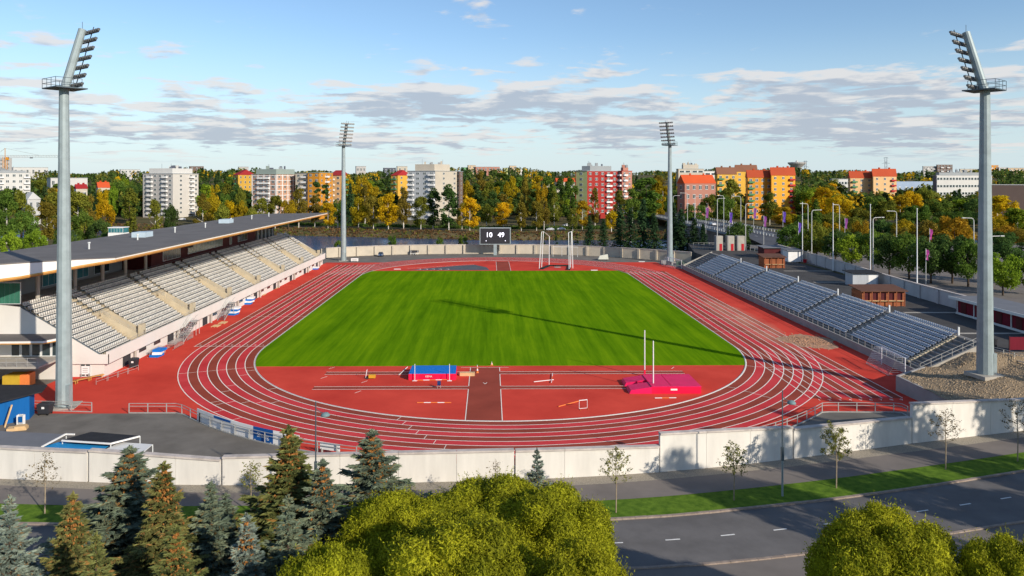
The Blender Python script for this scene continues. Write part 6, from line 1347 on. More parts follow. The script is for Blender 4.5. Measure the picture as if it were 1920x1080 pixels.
LF = dict(yel=leafmat('yellow', (0.551,0.355,0.011), (0.721,0.498,0.017)), gold=leafmat('gold', (0.360,0.260,0.015), (0.509,0.366,0.019)), olive=leafmat('olive', (0.160,0.192,0.028), (0.282,0.282,0.038)), brown=leafmat('brown', (0.217,0.175,0.028), (0.318,0.239,0.034)), green=leafmat('green', (0.102,0.186,0.031), (0.179,0.262,0.041)), dgreen=leafmat('dgreen', (0.058,0.118,0.031), (0.109,0.179,0.041)), lime=leafmat('lime', (0.192,0.307,0.023), (0.307,0.410,0.036)), spruce=leafmat('spruce', (0.038,0.087,0.038), (0.070,0.128,0.049), objr=.15), orange=leafmat('orange', (0.382,0.223,0.019), (0.488,0.297,0.023)))
# --- crown prototypes, height 1 = full tree; width factor separate
PROTO = {}
def proto(kind, v):
    key = (kind, v)
    if key in PROTO: return PROTO[key]
    g_ = np.random.default_rng(100 + hash(kind) % 97 if False else {'birch':10,'round':20,'poplar':30,'spruce':40,'slim':50}[kind] + v)
    lum = []
    if kind == 'birch':
        for i in range(30):
            t = g_.uniform(0, 1); z = .19 + .75*t; rr = .19*math.sin(math.pi*min(1, .16 + .80*t))**.75; a = g_.uniform(0, 6.28); q = rr*math.sqrt(g_.uniform(.1, 1)); lum.append((math.cos(a)*q, math.sin(a)*q, z, g_.uniform(.05, .10)))
        V, Fq = lump_crown(g_, 4200, lum, .032, .75, shell=.35, down=.04); tb = trunk_mb(.85, .014, g_, 5, .3, .8, .2)
    elif kind == 'round':
        for i in range(30):
            d = g_.normal(0, 1, 3); d /= np.linalg.norm(d); q = g_.uniform(.35, 1)**.5; lum.append((d[0]*.34*q, d[1]*.34*q, .54 + d[2]*.36*q, g_.uniform(.08, .15)))
        V, Fq = lump_crown(g_, 4600, lum, .040, .75, shell=.4); tb = trunk_mb(.7, .022, g_, 6, .25, .7, .32)
    elif kind == 'poplar':
        for i in range(36):
            t = g_.uniform(0, 1); z = .12 + .84*t; rr = .13*math.sin(math.pi*min(1, .18 + .8*t))**.6; a = g_.uniform(0, 6.28); q = rr*math.sqrt(g_.uniform(.1, 1)); lum.append((math.cos(a)*q, math.sin(a)*q, z, g_.uniform(.045, .08)))
        V, Fq = lump_crown(g_, 3600, lum, .031, .75, shell=.35, down=.02); tb = trunk_mb(.9, .014, g_, 4, .3, .8, .15)
    elif kind == 'slim':
        for i in range(20):
            t = g_.uniform(0, 1); z = .15 + .82*t; rr = .085*(1 - t*.8); a = g_.uniform(0, 6.28); lum.append((math.cos(a)*rr, math.sin(a)*rr, z, g_.uniform(.03, .055)))
        V, Fq = lump_crown(g_, 1800, lum, .030, .7); tb = trunk_mb(.9, .012, g_, 3, .3, .8, .1)
    else:
        Cs = []; Ns = []
        for w in range(24):
            z = .06 + .90*(w/23)**.95; rr = .235*(1 - z)**.85 + .012; nb = 10
            for k in range(nb):
                a = g_.uniform(0, 6.28); m = int(13*(1 - .6*z)) + 3; t = np.linspace(.15, 1, m)*g_.uniform(.75, 1.12); 
                c = np.stack([np.cos(a)*rr*t, np.sin(a)*rr*t, z - rr*t*.42 + rr*.1*t*t], 1) + g_.normal(0, .008, (m, 3)); Cs.append(c); Ns.append(np.tile([math.cos(a)*.4, math.sin(a)*.4, .9], (m, 1)))
        V, Fq = leaf_quads(np.concatenate(Cs), np.concatenate(Ns), .040, .6, g_, .5); tb = trunk_mb(.97, .014, g_, 0)
    me_c = npmesh('crown', V, Fq, LF['green']); me_t = tb.mesh('trunk', m_bark, smooth=True); PROTO[key] = (me_c, me_t); return PROTO[key]
ZBOX = {'birch': .42, 'round': .84, 'poplar': .27, 'slim': .22, 'spruce': .47}
def bgtree(px, ytop, d, kind, col, wpx, label, group, name=None, bark=None, zb=None, v=None):
    c = atd(px, ytop, d); zb = float(gh(c.x, c.y)) if zb is None else zb; h = max(2.0, c.z - zb); w = wpx*d/F/ZBOX[kind]
    mc, mt = proto(kind, rnd.randrange(3) if v is None else v); t = thing(name or {'birch':'birch_tree','round':'broadleaf_tree','poplar':'poplar_tree','slim':'young_tree','spruce':'spruce_tree'}[kind], label, 'tree', (c.x, c.y, zb), rnd.uniform(0, 6.28), group)
    k = put('crown', mc, t, sc=(w, w, h)); k.material_slots[0].link = 'OBJECT'; k.material_slots[0].material = LF[col]
    tr = put('trunk', mt, t, sc=(h, h, h)); 
    if bark is not None: tr.material_slots[0].link = 'OBJECT'; tr.material_slots[0].material = bark
    return t
# birches along the far bank: px, top y, depth, kind, colour, width px, label
GB = 'birches along the far river bank'
for px, yt, yb_, kd, cl, w, lb in (
 (560,352,427,'birch','brown',34,'brown birch beside the tip of the grandstand roof'),(590,365,426,'birch','brown',28,'brownish birch between roof tip and left far mast'),(615,376,428,'birch','yel',30,'bright yellow birch left of the left far mast'),(633,372,427,'round','green',26,'green tree hugging the left far mast'),(672,369,430,'birch','gold',36,'wide golden birch right of the left far mast'),(684,346,424,'birch','brown',26,'tall brown birch rising behind the golden one'),(700,364,431,'birch','brown',28,'narrow brown birch left of the brightest yellow one'),(728,361,432,'birch','yel',42,'widest bright yellow birch on the bank'),(757,350,432,'birch','brown',28,'tall brownish birch at the grey block corner'),(789,364,432,'birch','olive',34,'thin olive birch in front of the pale grey facade'),(812,352,431,'poplar','dgreen',26,'slim dark green poplar before the cream corner tower'),(842,346,433,'poplar','dgreen',32,'slim dark poplar at the right side of the pale block'),(866,380,430,'birch','brown',22,'small brown birch beside the yellow one left of the scoreboard'),(881,366,434,'birch','yel',36,'bright yellow birch left of the scoreboard'),(912,378,426,'round','olive',32,'round olive tree above the scoreboard'),(944,376,429,'birch','yel',31,'compact yellow birch above the scoreboard corner'),(977,378,433,'birch','brown',26,'olive brown birch right of the scoreboard'),(1006,373,433,'birch','brown',30,'brown birch behind the throwing cage'),(1020,374,431,'birch','brown',26,'second brown birch behind the throwing cage'),(1039,356,426,'birch','olive',26,'tall olive birch behind the cage'),(1074,389,433,'birch','olive',24,'small olive birch beside the parked cars'),(1092,372,430,'birch','gold',30,'golden olive birch left of the red block'),(1115,350,428,'birch','brown',18,'thin brown birch in front of the red facade'),(1146,390,436,'round','yel',28,'yellow tree between the dark spruces'),(1160,355,425,'birch','olive',30,'olive birch before the pink balconies')):
    c = gp(px, yb_, 0); bgtree(px, yt, dep(*c), kd, cl, w, lb, GB, bark=m_birch)
GY = 'autumn trees behind the grandstand roof'
for px, yt, d, kd, cl, w, lb in (
 (380,362,395,'birch','brown',34,'reddish brown tree at the grey block edge'),(401,358,410,'round','gold',34,'golden round tree right of the grey block'),(415,375,385,'round','olive',34,'olive tree over the roof vent'),(432,371,392,'round','yel',34,'yellow tree over the roof slope'),(452,374,392,'round','gold',32,'golden tree left of the brick block'),(470,382,385,'round','olive',28,'olive tree below the brick block'),(490,370,390,'birch','olive',34,'olive birch in front of the brick panels'),(516,362,395,'birch','olive',34,'tall olive birch in front of the brick block corner'),(541,372,392,'round','gold',34,'golden tree below the cream balconies'),(556,345,430,'spruce','spruce',20,'dark spruce before the cream balconies'),(594,342,440,'slim','dgreen',24,'slim dark poplar before the deep orange block'),(610,346,440,'slim','dgreen',24,'second slim dark poplar before the deep orange block'),
 (291,368,385,'birch','olive',26,'olive white-stemmed birch before the grey block'),(319,377,390,'round','dgreen',34,'dark round tree before the grey block'),(243,352,390,'poplar','olive',28,'columnar olive poplar left of the grey block'),(197,366,380,'round','yel',38,'brilliant yellow round tree'),(255,340,520,'round','dgreen',30,'dark tree between poplar and grey block'),(218,330,560,'round','green',40,'green tree high behind the yellow round tree')):
    bgtree(px, yt, d, kd, cl, w, lb, GY, bark=m_birch if kd == 'birch' else None)
GL = 'park trees left of the river'
for px, yt, d, kd, cl, w, lb in (
 (12,352,300,'birch','green',46,'tall green birch at the left under the white block'),(40,350,320,'round','olive',44,'olive tree before the small white house'),(46,392,250,'round','green',56,'weeping green tree in front of the white house'),(20,430,215,'round','lime',44,'light green tree above the grandstand roof at the left'),(66,428,225,'round','lime',46,'light green tree beside a lamp behind the roof'),(88,372,300,'birch','brown',40,'brown birch left of the near left mast'),(100,358,330,'birch','olive',44,'tall olive birch hidden partly by the near left mast'),(146,352,320,'birch','olive',48,'tall olive birch right of the near left mast'),(165,365,330,'birch','brown',36,'brownish birch next to the brilliant yellow tree'),(158,390,280,'round','green',48,'green tree right of the near left mast'),(185,405,275,'round','dgreen',44,'dark bushy tree below the brilliant yellow tree'),(120,420,240,'round','dgreen',40,'dark tree behind the near left mast foot'),(205,428,262,'round','dgreen',36,'dark shrubby tree beside the white cabin'),(140,440,236,'round','green',34,'low green tree at the roof edge'),(-15,380,290,'round','green',50,'green tree at the far left margin'),(104,335,620,'round','yel',26,'small yellow tree by the white warehouse'),(78,330,640,'round','olive',34,'olive tree left of the white warehouse'),(132,400,560,'round','gold',20,'golden tree behind the mast')):
    bgtree(px, yt, d, kd, cl, w, lb, GL, bark=m_birch if kd == 'birch' else None)
GS_ = 'dark spruces behind the far wall'
for px, yt, d, w, lb in ((1105,402,268,34,'small dark spruce at the start of the row behind the far wall'),(1131,409,266,34,'dark spruce second in the row behind the far wall'),(1163,381,274,46,'broad dark spruce left of the tallest olive tree'),(1182,388,268,40,'dark spruce in the middle of the row'),(1206,370,282,54,'tallest broad spruce behind the far wall'),(1226,398,268,40,'dark spruce left of the right far mast'),(1262,378,274,50,'tall spruce right behind the right far mast'),(1277,390,270,46,'dark spruce right of the right far mast'),(1302,408,268,38,'dark spruce next to the gate towers'),(1318,418,266,30,'small spruce at the end of the row by the bridge')):
    bgtree(px, yt, d, 'spruce', 'spruce', w, lb, GS_)
for px, yt, d, w, lb in ((1034,424,262,9,'slim columnar conifer just right of the scoreboard'),(1056,420,262,9,'slim columnar conifer left of the cage poles'),(1083,423,262,10,'slim columnar conifer inside the cage outline'),(1095,430,262,10,'slim columnar conifer beside the first spruce')):
    bgtree(px - 14, yt + 8, d, 'slim', 'spruce', w, lb, 'slim conifers behind the far wall', name='columnar_conifer')
for px, yt, d, w, lb in ((736,440,262,20,'small green bush tree above the far wall'),(825,444,262,16,'small shrub above the far wall'),(868,440,262,22,'green bush above the far wall left of the scoreboard'),(634,448,262,18,'green shrub behind the left far mast')):
    bgtree(px, yt, d, 'round', 'green', w, lb, 'bushes above the far wall', name='bush')
GP = 'trees of the car park and bridge side'
for px, yt, d, kd, cl, w, lb in (
 (1388,410,250,'round','dgreen',46,'round dark tree behind the gate towers'),(1212,330,430,'poplar','green',36,'tall green tree left of the right far mast'),(1232,335,440,'birch','gold',34,'golden tree left of the right far mast'),(1186,352,420,'birch','green',30,'green birch right of the red block'),(1305,380,380,'round','green',44,'green tree before the orange roofed house'),(1334,362,420,'round','olive',40,'olive tree by the orange roofed house'),(1372,335,420,'birch','olive',44,'tall olive tree between yellow and orange blocks'),(1356,360,400,'round','green',40,'green tree below the brown roof'),(1443,360,420,'birch','olive',30,'thin olive tree in front of the orange block'),(1468,385,400,'birch','gold',34,'golden tree below the red balconies'),(1480,395,390,'round','gold',30,'small golden tree at the orange block corner'),
 (1500,345,470,'round','green',44,'green tree right of the orange block'),(1522,350,460,'round','lime',40,'light green tree in the autumn group'),(1548,350,430,'birch','yel',48,'big bright yellow tree left of the peach blocks'),(1572,362,400,'round','yel',44,'yellow tree at the foot of the peach block'),(1530,372,380,'spruce','green',30,'pointed green tree before the yellow ones'),(1610,385,400,'round','olive',40,'olive tree in front of the peach block'),(1640,366,430,'round','green',48,'green tree in front of the peach blocks'),(1660,372,420,'round','olive',40,'olive tree under the red balconies'),(1688,364,430,'birch','gold',36,'golden tree right of the peach block'),(1705,352,440,'round','yel',44,'yellow orange tree left of the white office'),(1730,345,470,'round','olive',40,'olive tree at the office corner'),(1762,372,430,'round','green',44,'green tree below the white office'),(1800,372,430,'birch','lime',44,'light green tree below the white office'),(1830,368,420,'round','dgreen',36,'dark tree left of the right mast top half'),
 (1870,362,400,'birch','yel',44,'tall yellow tree right of the right mast'),(1890,372,380,'round','yel',40,'yellow tree by the brown hall'),(1908,385,360,'birch','lime',44,'light birch at the right margin'),(1885,418,330,'round','orange',50,'orange bush right of the right mast'),
 (1600,400,330,'round','olive',44,'olive tree behind the third flagpole'),(1655,405,320,'round','dgreen',50,'dark tree behind the curved lamp'),(1560,412,320,'round','gold',40,'golden tree behind the second flagpole'),(1700,405,310,'round','gold',50,'golden brown tree behind the fourth flagpole'),(1745,408,300,'round','brown',56,'brown orange tree right of the fourth flagpole'),(1790,400,300,'round','orange',60,'orange tree left of the right mast'),(1520,410,310,'round','olive',40,'olive tree behind the first flagpole'),
 (1480,415,235,'round','green',48,'leafy green tree by the silver car'),(1508,428,215,'round','green',34,'green tree just behind the first flagpole'),(1531,424,212,'round','olive',44,'yellowish green tree in the car park'),(1566,424,205,'round','dgreen',46,'dark green tree at the second flagpole'),(1597,434,192,'round','lime',52,'bright green tree nearest the wall between flagpoles'),(1634,428,190,'round','green',44,'green tree behind the third flagpole lamp'),(1668,430,178,'round','dgreen',58,'big dark green tree behind the shed'),(1705,428,172,'round','green',60,'big green tree left of the fourth flagpole'),(1745,440,165,'round','dgreen',62,'big dark tree beside the magenta flag'),(1785,436,165,'round','dgreen',66,'big dark tree left of the right mast'),(1815,440,160,'round','green',54,'green tree touching the right mast'),(1884,448,165,'round','dgreen',62,'dark tree behind the long-armed lamp'),(1880,472,148,'round','lime',58,'bright green tree right of the right mast'),(1925,480,150,'round','green',50,'green tree at the right margin')):
    bgtree(px, yt, d, kd, cl, w*1.25, lb, GP, bark=m_birch if kd == 'birch' else None)
# dark trees filling between the birch row and the blocks: still single trees
GM = 'mixed trees between the bank and the blocks'
gaps = [(640,760,330,375),(868,1078,330,372),(375,470,335,372),(1186,1262,340,380),(205,262,335,372),(1495,1590,345,385),(100,200,350,385)]
def blocked(px, yt): 
    for a, b_, y in ((262,378,405),(470,650,392),(728,870,405),(1076,1186,395),(1264,1345,372),(1340,1494,405),(1588,1684,392),(1745,1838,376),(0,60,366)):
        if a < px < b_ and yt < y: return True
    return False
WHERE = [(205,262,'left of the grey balcony block'),(375,470,'between the grey block and the brick block'),(640,690,'just right of the left far mast'),(690,730,'left of the small yellow block'),(730,765,'by the small yellow block'),(868,920,'right of the pale ten-storey block'),(920,975,'above the scoreboard'),(975,1030,'above the throwing cage'),(1030,1080,'left of the red block'),(1186,1262,'between the red block and the right far mast'),(1495,1545,'right of the orange blocks'),(1545,1592,'left of the peach blocks'),(100,150,'behind the near left mast'),(150,205,'behind the brilliant yellow tree')]
ADJ = dict(green='mid green', dgreen='dark green', olive='olive', lime='light green', gold='golden', yel='bright yellow', brown='brown', spruce='blackish green')
KN = dict(birch='oval tree', round='round tree', poplar='narrow tree', spruce='pointed spruce')
def MIXL(cl, kd, px):
    w = [t for a, b, t in WHERE if a <= px <= b]
    return ADJ[cl] + ' ' + KN[kd] + ' in the wood ' + (w[0] if w else 'between the blocks')
used = []
cols_ = ['green','dgreen','dgreen','green','olive','lime','gold','dgreen','green','yel','brown','spruce']
kinds_ = {'spruce':'spruce'}
n_ = 0
for a, b_, y0, y1 in gaps:
    m = int((b_-a)/5)
    for k in range(m):
        px = a + (b_-a)*(k+rnd.uniform(.1,.9))/m; d = rnd.uniform(430, 640); yt = rnd.uniform(y0, y1) - (d-430)*.06
        if blocked(px, yt): continue
        cl = rnd.choice(cols_); kd = 'spruce' if cl == 'spruce' else rnd.choice(('birch','round','birch','poplar'))
        bgtree(px, yt, d, kd, cl, rnd.uniform(20, 34), MIXL(cl, kd, px), GM, bark=None); n_ += 1
for k in range(46):
    px = 1490 + 440*(k + rnd.uniform(.1,.9))/46; d = rnd.uniform(215, 420); yt = 448 - (d-215)*.30 + rnd.uniform(-8, 8)
    if blocked(px, yt) or 1825 < px < 1850: continue
    cl = rnd.choice(['green','dgreen','olive','gold','orange','brown','dgreen','olive']) if d > 270 else rnd.choice(['green','dgreen','dgreen','lime','green'])
    wr = [(1560,'behind the first flagpole'),(1632,'between second and third flagpoles'),(1719,'between third and fourth flagpoles'),(1830,'between fourth flagpole and right mast'),(2000,'right of the right mast')]
    bgtree(px, yt, d, 'round', cl, rnd.uniform(34, 50), ('deep' if d > 320 else 'mid') + ' row ' + dict(ADJ, orange='orange')[cl] + ' bushy tree ' + [t for x, t in wr if px <= x][0], 'bushy trees beyond the car park')
# the far wood: one mass
g_ = np.random.default_rng(5); Vs = []; Fs = []; MI = []; off = 0
fm = [leafmat('wood_green', (0.075,0.130,0.029), (0.124,0.182,0.039), objr=0), leafmat('wood_dark', (0.042,0.083,0.026), (0.072,0.111,0.034), objr=0), leafmat('wood_yellow', (0.598,0.377,0.019), (0.750,0.494,0.026), objr=0), leafmat('wood_olive', (0.182,0.195,0.033), (0.273,0.260,0.046), objr=0)]
NT = 6500
for k in range(NT):
    d = 500 + 1900*g_.uniform(0, 1)**2.4; px = g_.uniform(-120, 2040); c = atd(px, 300, d); zg = float(gh(c.x, c.y)); h = g_.uniform(9, 16)
    yt = Y0 - (zg + h - H)*F/d
    lim = 319 + 4*math.sin(px*.012) + 3*math.sin(px*.05)
    if yt < lim: h -= (lim - yt)*d/F
    if h < 3 or (d < 1010 and blocked(px, yt) and d < 480): continue
    if 1186 < px < 1262 and d < 900 and c.x < 190 and c.x > 80: continue
    con = g_.uniform() < .3; n = 46 if d < 1000 else 26; r = h*(.2 if con else .34); u_ = g_.normal(0, 1, (n, 3)); u_ /= np.linalg.norm(u_, axis=1, keepdims=True)
    if con: tt = g_.uniform(0, 1, n); C = np.stack([u_[:,0]*r*(1-tt), u_[:,1]*r*(1-tt), tt*h], 1)
    else: C = u_*np.array([r, r, h*.42])*g_.uniform(.7, 1.05, (n, 1)) + np.array([0, 0, h*.56])
    V, Fq = leaf_quads(C + np.array([c.x, c.y, zg]), u_ + np.array([0,0,.3]), h*.20, .8, g_, .6)
    Vs.append(V); Fs.append(Fq + off); off += len(V); yel = .5 + .5*math.sin(px*.031 + d*.006)*math.cos(px*.013 - d*.004)
    q = g_.uniform(); MI.append(np.full(n, 1 if con else (2 if q < .05 + .28*yel**3 else (3 if q < .35 else 0))))
wo_ = bpy.data.objects.new('far_wood', npmesh('far_wood', np.concatenate(Vs), np.concatenate(Fs), fm, mi=np.concatenate(MI))); COL.objects.link(wo_); stuff(wo_); tag(wo_, 'far autumn wood covering the low ridge behind the blocks', 'wood')
# bank scrub and hedge
def scrub(name, label, pts, sz, mats_, n_each=16, hz=(.5, 1.4)):
    g_ = np.random.default_rng(len(pts)); Vs = []; Fs = []; MI = []; off = 0
    for x, y in pts:
        z = float(gh(x, y)); h = g_.uniform(*hz); u_ = g_.normal(0, 1, (n_each, 3)); u_[:, 2] = np.abs(u_[:, 2]); u_ /= np.linalg.norm(u_, axis=1, keepdims=True); C = u_*h*g_.uniform(.5, 1, (n_each, 1)) + np.array([x, y, z])
        V, Fq = leaf_quads(C, u_, sz, .8, g_, .6); Vs.append(V); Fs.append(Fq + off); off += len(V); MI.append(np.full(n_each, g_.integers(len(mats_))))
    o = bpy.data.objects.new(name, npmesh(name, np.concatenate(Vs), np.concatenate(Fs), mats_, mi=np.concatenate(MI))); COL.objects.link(o); stuff(o); tag(o, label, 'scrub')
pts = []
for k in range(2600):
    x = RG.uniform(-260, 95); y = float(far_shore(x)) + RG.uniform(-3, 15); pts.append((x, y))
m_dry = leafmat('dry', (.24,.14,.06), (.32,.20,.10), objr=0); m_heath = leafmat('heath', (.17,.085,.05), (.24,.14,.06), objr=0)
scrub('bank_scrub', 'rusty dry scrub along the far river bank', pts, .55, [m_dry, m_heath, m_dry, LF['olive'], m_heath])
pts = [(RG.uniform(-150, 60), 0) for k in range(900)]; pts = [(x, float(far_shore(x)) + 40 + RG.uniform(-1.5, 1.5)) for x, _ in pts]
scrub('hedge', 'clipped dark green hedge behind the bank birches', pts, .7, [LF['dgreen'], LF['green']], 18, (1.2, 2.2))
# ---------------------------------------------------------------- foreground: globe willows
m_will = mat('leaf_willow', (.225,.245,.012), .7, .25, .5, col2=(.40,.395,.018), island=.48, objr=.08, transl=.35, spec=.12)
def willow_proto(sd, n=64000, R_=4.6, sz=.19):
    g_ = np.random.default_rng(sd); lum = []
    for i in range(34):
        # lobes over an upper dome
        ph = i*2.39996 + g_.uniform(-.25, .25); ct = 1 - (i+.5)/34*1.55; st_ = math.sqrt(max(0, 1-ct*ct)); q = R_*.74*g_.uniform(.84, 1.08); lum.append((math.cos(ph)*st_*q, math.sin(ph)*st_*q, 4.7 + ct*q*.95, R_*g_.uniform(.20, .33)))
    lum.append((0, 0, 4.7, R_*.66)); L_ = np.array(lum)
    V, Fq = lump_crown(g_, int(n*2.2), L_, sz, .34, shell=.82, jit=.9)
    C = V.reshape(-1, 4, 3).mean(1)                 # keep only leaves not buried in another lobe
    dist = np.linalg.norm(C[:, None] - L_[None, :, :3], axis=2) / L_[None, :, 3]; keep = np.where(dist.min(1) > .80)[0][:n]
    V = V.reshape(-1, 4, 3)[keep].reshape(-1, 3); Fq = np.arange(len(V)).reshape(-1, 4)
    nb = 900; pk = g_.integers(len(keep), size=nb); C0 = V.reshape(-1, 4, 3).mean(1)[pk % (len(V)//4)]; dirs = C0 - np.array([0, 0, 4.2]); dirs /= np.linalg.norm(dirs, axis=1, keepdims=True); dirs[:, 2] += .5
    Vx, Fx = [], []
    for q in range(6):                              # longer shoots that break the outline
        v_, f_ = leaf_quads(C0 + dirs*(.06 + .07*q) + g_.normal(0, .03, C0.shape), g_.normal(0, 1, C0.shape), sz*.8, .3, g_, .6); Vx.append(v_)
    V = np.concatenate([V] + Vx); Fq = np.arange(len(V)).reshape(-1, 4)
    b = MB()                                        # added opaque core that blocks seeing through: closed lobes in the leaf material
    cv = []; cf = []; o_ = 0
    for x, y, z, r in lum:
        r *= .80; k = 10
        for i in range(7):
            for j in range(k): a, p = 2*math.pi*j/k, math.pi*i/6; cv.append((x + r*math.sin(p)*math.cos(a), y + r*math.sin(p)*math.sin(a), z + r*math.cos(p)))
        cf += [(o_+i*k+j, o_+(i+1)*k+j, o_+(i+1)*k+(j+1) % k, o_+i*k+(j+1) % k) for i in range(6) for j in range(k)]; o_ += 7*k
    me2 = npmesh('crown_core', np.array(cv), np.array(cf), m_will, True)
    tb = trunk_mb(4.6, .45, g_, 7, .3, .9, .5)
    return npmesh('crown', V, Fq, m_will), me2, tb.mesh('trunk', m_bark, smooth=True)
WP = [willow_proto(1), willow_proto(2), willow_proto(3)]
def willow(px, ytop, d, wpx, label, v, rz=0.0):
    c = atd(px, ytop, d); h = c.z; w = wpx*d/F/9.6; t = thing('globe_willow', label, 'tree', (c.x, c.y, 0.02), rz, 'yellow-green globe willows beside the road'); s_ = (w, w, h/9.55)
    cr = put('crown', WP[v][0], t, sc=s_); put('crown_core', WP[v][1], cr); put('trunk', WP[v][2], t, sc=s_); return t
willow(915, 893, 46, 330, 'broad globe willow right in front of the long wall run', 0, .3)
willow(1035, 905, 43, 270, 'globe willow whose right side borders the road', 1, 1.7)
willow(745, 912, 44, 260, 'globe willow next to the cone-topped spruces', 2, 2.9)
willow(870, 955, 36, 380, 'big globe willow in front of the broad one', 1, 4.1)
willow(620, 1000, 36, 250, 'low globe willow at the feet of the spruces', 0, 5.3)
willow(1080, 990, 35, 265, 'globe willow at the verge near the open road', 2, .9)
willow(1668, 934, 38, 300, 'single round globe willow standing by the far side of the open road', 0, 2.2)
willow(1905, 985, 36, 230, 'globe willow beyond the single round one', 1, 3.3)
# ---------------------------------------------------------------- foreground spruces
def spruce_proto(sd, n_wh=22, rb=.26, cones=260):
    """unit height spruce: drooping boughs carrying short needle twigs"""
    g_ = np.random.default_rng(sd); Cs = []; Ns = []; Ds = []; bough = MB()
    for w in range(n_wh):
        z = .05 + .91*(w/(n_wh-1))**.92 + g_.uniform(-.008, .008); rr = rb*(1 - z)**1.12*g_.uniform(.82, 1.18) + .004; nb = int(5 + 5*(1-z))
        for k in range(nb):
            a = k*6.283/nb + w*.7 + g_.uniform(-.25, .25); r2 = rr*g_.uniform(.55, 1.22); ca, sa = math.cos(a), math.sin(a); up = .5*z
            f = lambda t: np.array([ca*r2*t, sa*r2*t, z - r2*t*(.50-up) + r2*.34*t*t])
            bough.tube([tuple(f(t)) for t in (0, .5, 1)], [.0035*(1-z)+.0012, .002, .0008], 3, cap=False)
            m = int(10 + 26*(1-z))
            for t in np.linspace(.12, 1.0, m):
                p = f(t); sp = r2*.30*(1.05 - t*.75)
                for s_ in (-1, 1):
                    for q in range(2):
                        l = sp*g_.uniform(.3, 1.1); dirn = np.array([-sa*s_*.8 + ca*.6, ca*s_*.8 + sa*.6, -.10 + g_.normal(0, .16)]); Cs.append(p + dirn*l); Ds.append(dirn + g_.normal(0, .2, 3))
                Cs.append(p + g_.normal(0, .004, 3) + np.array([0,0,.005])); Ds.append(np.array([ca, sa, .2]) + g_.normal(0, .3, 3))
    for z in np.linspace(.80, 1.0, 60): Cs.append(np.array([g_.normal(0, .0025), g_.normal(0, .0025), z])); Ds.append(np.array([g_.normal(0, .5), g_.normal(0, .5), .8]))
    C = np.array(Cs); D_ = np.array(Ds); D_ /= np.linalg.norm(D_, axis=1, keepdims=True); n = len(C); s = .0165*g_.uniform(.7, 1.3, (n, 1))
    S_ = np.cross(D_, g_.normal(0, 1, (n, 3))); S_ /= np.linalg.norm(S_, axis=1, keepdims=True); Vq = []
    U_ = np.cross(D_, S_)                                   # two crossed narrow blades each
    for ax in (S_, U_): Vq.append(np.stack([C - D_*s*.6, C + ax*s*.30, C + D_*s, C - ax*s*.30], 1))
    V = np.concatenate(Vq).reshape(-1, 3); Fq = np.arange(len(V)).reshape(-1, 4)
    # hanging cones near the top
    cn = MB()
    for k in range(cones):
        z = 1 - abs(g_.normal(0, .15)) - .02; rr = rb*max(.01, 1-z)**1.12*g_.uniform(.2, 1.0)*.9; a = g_.uniform(0, 6.28); x, y = math.cos(a)*rr, math.sin(a)*rr; zz = z - rr*.2; l = .016*g_.uniform(.7, 1.2)
        cn.add([(x, y, zz), (x+l*.28, y, zz-l*.5), (x, y+l*.28, zz-l*.5), (x-l*.28, y, zz-l*.5), (x, y-l*.28, zz-l*.5), (x, y, zz-l*1.25)], [(0,1,2),(0,2,3),(0,3,4),(0,4,1),(5,2,1),(5,3,2),(5,4,3),(5,1,4)])
    tb = MB(); tb.tube([(0,0,-.02),(0,0,.5),(0,0,1.015)], [.016,.009,.0012], 7)
    return npmesh('needles', V, Fq, LF['spruce']), bough.mesh('boughs', m_bark), cn.mesh('cones', mat('spruce_cone', (.30,.13,.035), .8, .25, 3., island=.3)), tb.mesh('trunk', m_bark)
SPP = [spruce_proto(1, 21, .29, 420), spruce_proto(2, 24, .25, 620), spruce_proto(3, 19, .32, 160)]
SCOL = dict(blue=mat('needle_blue', (.15,.21,.18), .7, .22, .9, col2=(.29,.34,.27), island=.40, spec=.2, transl=.1, rand2=(.06, (.26,.15,.06))), teal=mat('needle_teal', (.11,.165,.125), .7, .25, .7, col2=(.22,.255,.155), island=.40, spec=.2, transl=.1, rand2=(.06, (.24,.15,.05))), green=mat('needle_green', (.10,.135,.042), .7, .25, .7, col2=(.21,.215,.062), island=.40, spec=.2, transl=.1, rand2=(.07, (.28,.15,.04))), rust=mat('needle_rust', (.13,.165,.058), .7, .3, .7, col2=(.24,.225,.07), island=.42, spec=.1, transl=.15, rand2=(.10, (.32,.18,.06))))
def spruce(px, ytop, d, wpx, col, v, label, cone=True):
    c = atd(px, ytop, d); h = c.z; w = 1.18*wpx*d/F/(2*(.255,.22,.28)[v]); t = thing('spruce', label, 'tree', (c.x, c.y, 0.02), rnd.uniform(0, 6.28), 'spruces beside the road'); mm = SPP[v]
    k = put('needles', mm[0], t, sc=(w, w, h)); k.material_slots[0].link = 'OBJECT'; k.material_slots[0].material = SCOL[col]
    stuff(put('boughs', mm[1], t, sc=(w, w, h))); put('trunk', mm[3], t, sc=(h, h, h))
    if cone: stuff(put('cones', mm[2], t, sc=(w, w, h)))
